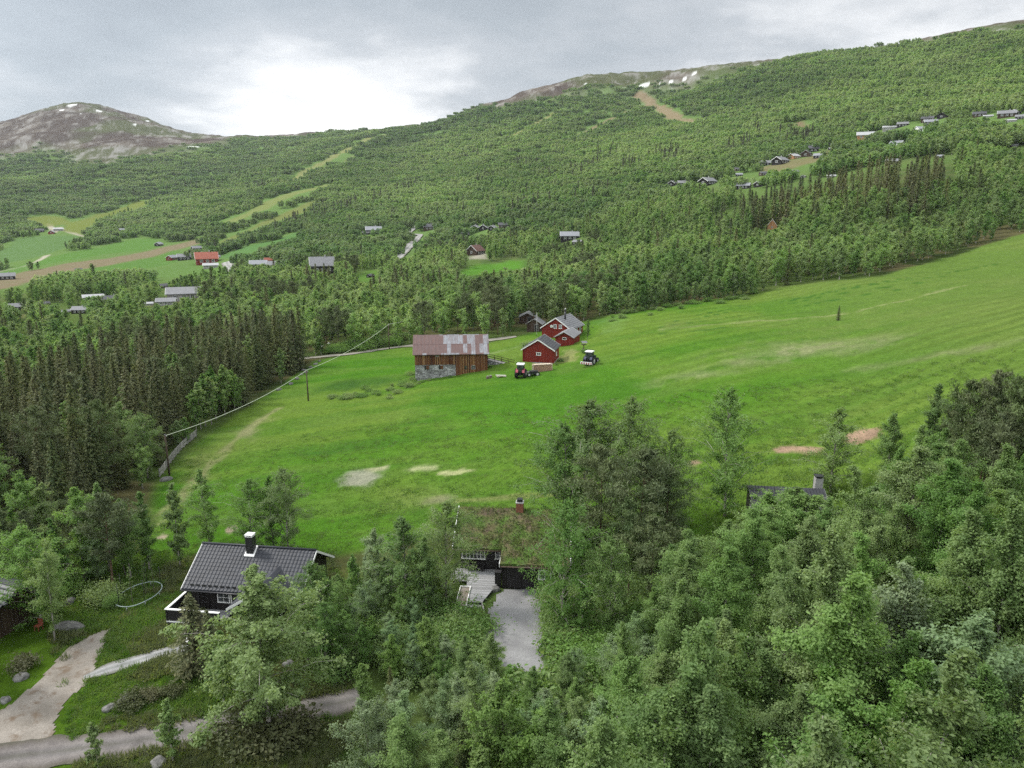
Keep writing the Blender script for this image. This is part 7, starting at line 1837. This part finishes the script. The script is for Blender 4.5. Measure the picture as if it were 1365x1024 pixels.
# cloud deck: the view direction meets a level layer overhead
dz = math_n(nt, 'ADD', math_n(nt, 'MAXIMUM', sp.outputs[2], 0.0), .16)
cb = nt.nodes.new('ShaderNodeCombineXYZ')
nt.links.new(math_n(nt, 'DIVIDE', sp.outputs[0], dz), cb.inputs[0]); nt.links.new(math_n(nt, 'DIVIDE', sp.outputs[1], dz), cb.inputs[1])
n1 = N(nt, 'ShaderNodeTexNoise', i_Scale=.62, i_Detail=7, i_Roughness=.52, i_Distortion=.35); nt.links.new(cb.outputs[0], n1.inputs['Vector'])
n2 = N(nt, 'ShaderNodeTexNoise', i_Scale=2.1, i_Detail=6, i_Roughness=.6); nt.links.new(cb.outputs[0], n2.inputs['Vector'])
thick = math_n(nt, 'ADD', math_n(nt, 'MULTIPLY', n1.outputs[0], .62), math_n(nt, 'MULTIPLY', n2.outputs[0], .38))
def lobe(u, v, p, k):
    """a thinner or thicker place of the deck round one direction"""
    az, t = ray(u, v); d = Vector((math.sin(az), math.cos(az), float(t))).normalized()
    dp = N(nt, 'ShaderNodeVectorMath', operation='DOT_PRODUCT'); nt.links.new(tc.outputs['Generated'], dp.inputs[0]); dp.inputs[1].default_value = d
    return math_n(nt, 'MULTIPLY', math_n(nt, 'POWER', math_n(nt, 'MAXIMUM', dp.outputs['Value'], 0.0), p), k)
for l in LOBES if 'LOBES' in globals() else [(350,125,90,-.17),(480,115,130,-.17),(250,150,140,-.07),(600,110,200,-.06),(60,30,70,.19),(250,-5,110,.24),(430,-5,200,.22),(600,-20,160,.16),(690,90,300,.05),(900,-10,120,.06),(1300,0,60,-.03)]:
    thick = math_n(nt, 'ADD', thick, lobe(*l))
cl = ramp(nt, thick, (.26, (10.5, 10.4, 10.3)), (.40, (8.2, 8.3, 8.4)), (.52, (4.9, 5.2, 5.5)), (.64, (3.7, 4.1, 4.45)), (.80, (2.9, 3.25, 3.6)))
mixn = mixc(nt, .93, skt.outputs[0], cl)
# an overcast sky is brightest overhead
zen = N(nt, 'ShaderNodeMapRange', i_1=.30, i_2=.95, i_3=1.0, i_4=1.7); nt.links.new(sp.outputs[2], zen.inputs[0])
mx_ = nt.nodes.new('ShaderNodeVectorMath'); mx_.operation = 'SCALE'; nt.links.new(mixn, mx_.inputs[0]); nt.links.new(zen.outputs[0], mx_.inputs['Scale']); mixn = mx_.outputs[0]
# and brighter round the hidden sun and on the sunlit side behind the viewer
sdv = Vector((math.sin(SUN_AZ) * math.cos(SUN_EL), math.cos(SUN_AZ) * math.cos(SUN_EL), math.sin(SUN_EL)))
dps = N(nt, 'ShaderNodeVectorMath', operation='DOT_PRODUCT'); nt.links.new(tc.outputs['Generated'], dps.inputs[0]); dps.inputs[1].default_value = sdv
glow = math_n(nt, 'ADD', 1.0, math_n(nt, 'MULTIPLY', math_n(nt, 'POWER', math_n(nt, 'MAXIMUM', dps.outputs['Value'], 0.0), 4.0), 1.2))
bk = N(nt, 'ShaderNodeMapRange', i_1=.2, i_2=-.8, i_3=1.0, i_4=1.9); nt.links.new(sp.outputs[1], bk.inputs[0])
mx2 = nt.nodes.new('ShaderNodeVectorMath'); mx2.operation = 'SCALE'; nt.links.new(mixn, mx2.inputs[0]); nt.links.new(math_n(nt, 'MULTIPLY', glow, bk.outputs[0]), mx2.inputs['Scale']); mixn = mx2.outputs[0]
nt.links.new(mixn, bg.inputs[0]); bg.inputs[1].default_value = .1
sl = bpy.data.lights.new('sun', 'SUN'); so = bpy.data.objects.new('sun', sl); COL.objects.link(so)
sl.energy = 2.7; sl.angle = R(10); sl.color = (1, .96, .90)
sd = Vector((math.sin(SUN_AZ) * math.cos(SUN_EL), math.cos(SUN_AZ) * math.cos(SUN_EL), math.sin(SUN_EL)))
so.rotation_euler = (-sd).to_track_quat('-Z', 'Y').to_euler(); so.location = (0, 0, 200)
scene.view_settings.view_transform = 'Standard'; scene.view_settings.look = 'None'; scene.view_settings.exposure = 0.3; scene.view_settings.gamma = 1
scene.render.engine = 'CYCLES'; cy = scene.cycles
cy.max_bounces = 6; cy.diffuse_bounces = 3; cy.glossy_bounces = 2; cy.transmission_bounces = 3; cy.volume_bounces = 0; cy.transparent_max_bounces = 4
cy.caustics_reflective = False; cy.caustics_refractive = False

# the air over the valley
m, nt, b, out = new_mat('haze'); nt.nodes.remove(b)
pv = nt.nodes.new('ShaderNodeVolumePrincipled'); pv.inputs['Density'].default_value = HAZE; pv.inputs['Color'].default_value = (.86, .92, 1, 1); pv.inputs['Anisotropy'].default_value = .2
nt.links.new(pv.outputs[0], out.inputs['Volume'])
zmin = min(float(GRID[2].min()), -25.) - 30
hz = MB().box(-4650, 4650, -4650, 4650, zmin, float(GRID[2].max()) + 40).build('haze', m); tag(hz, 'thin pale air filling the valley', 'haze', kind='stuff')
cy.use_denoising = DENOISE
cy.sample_clamp_indirect = 4
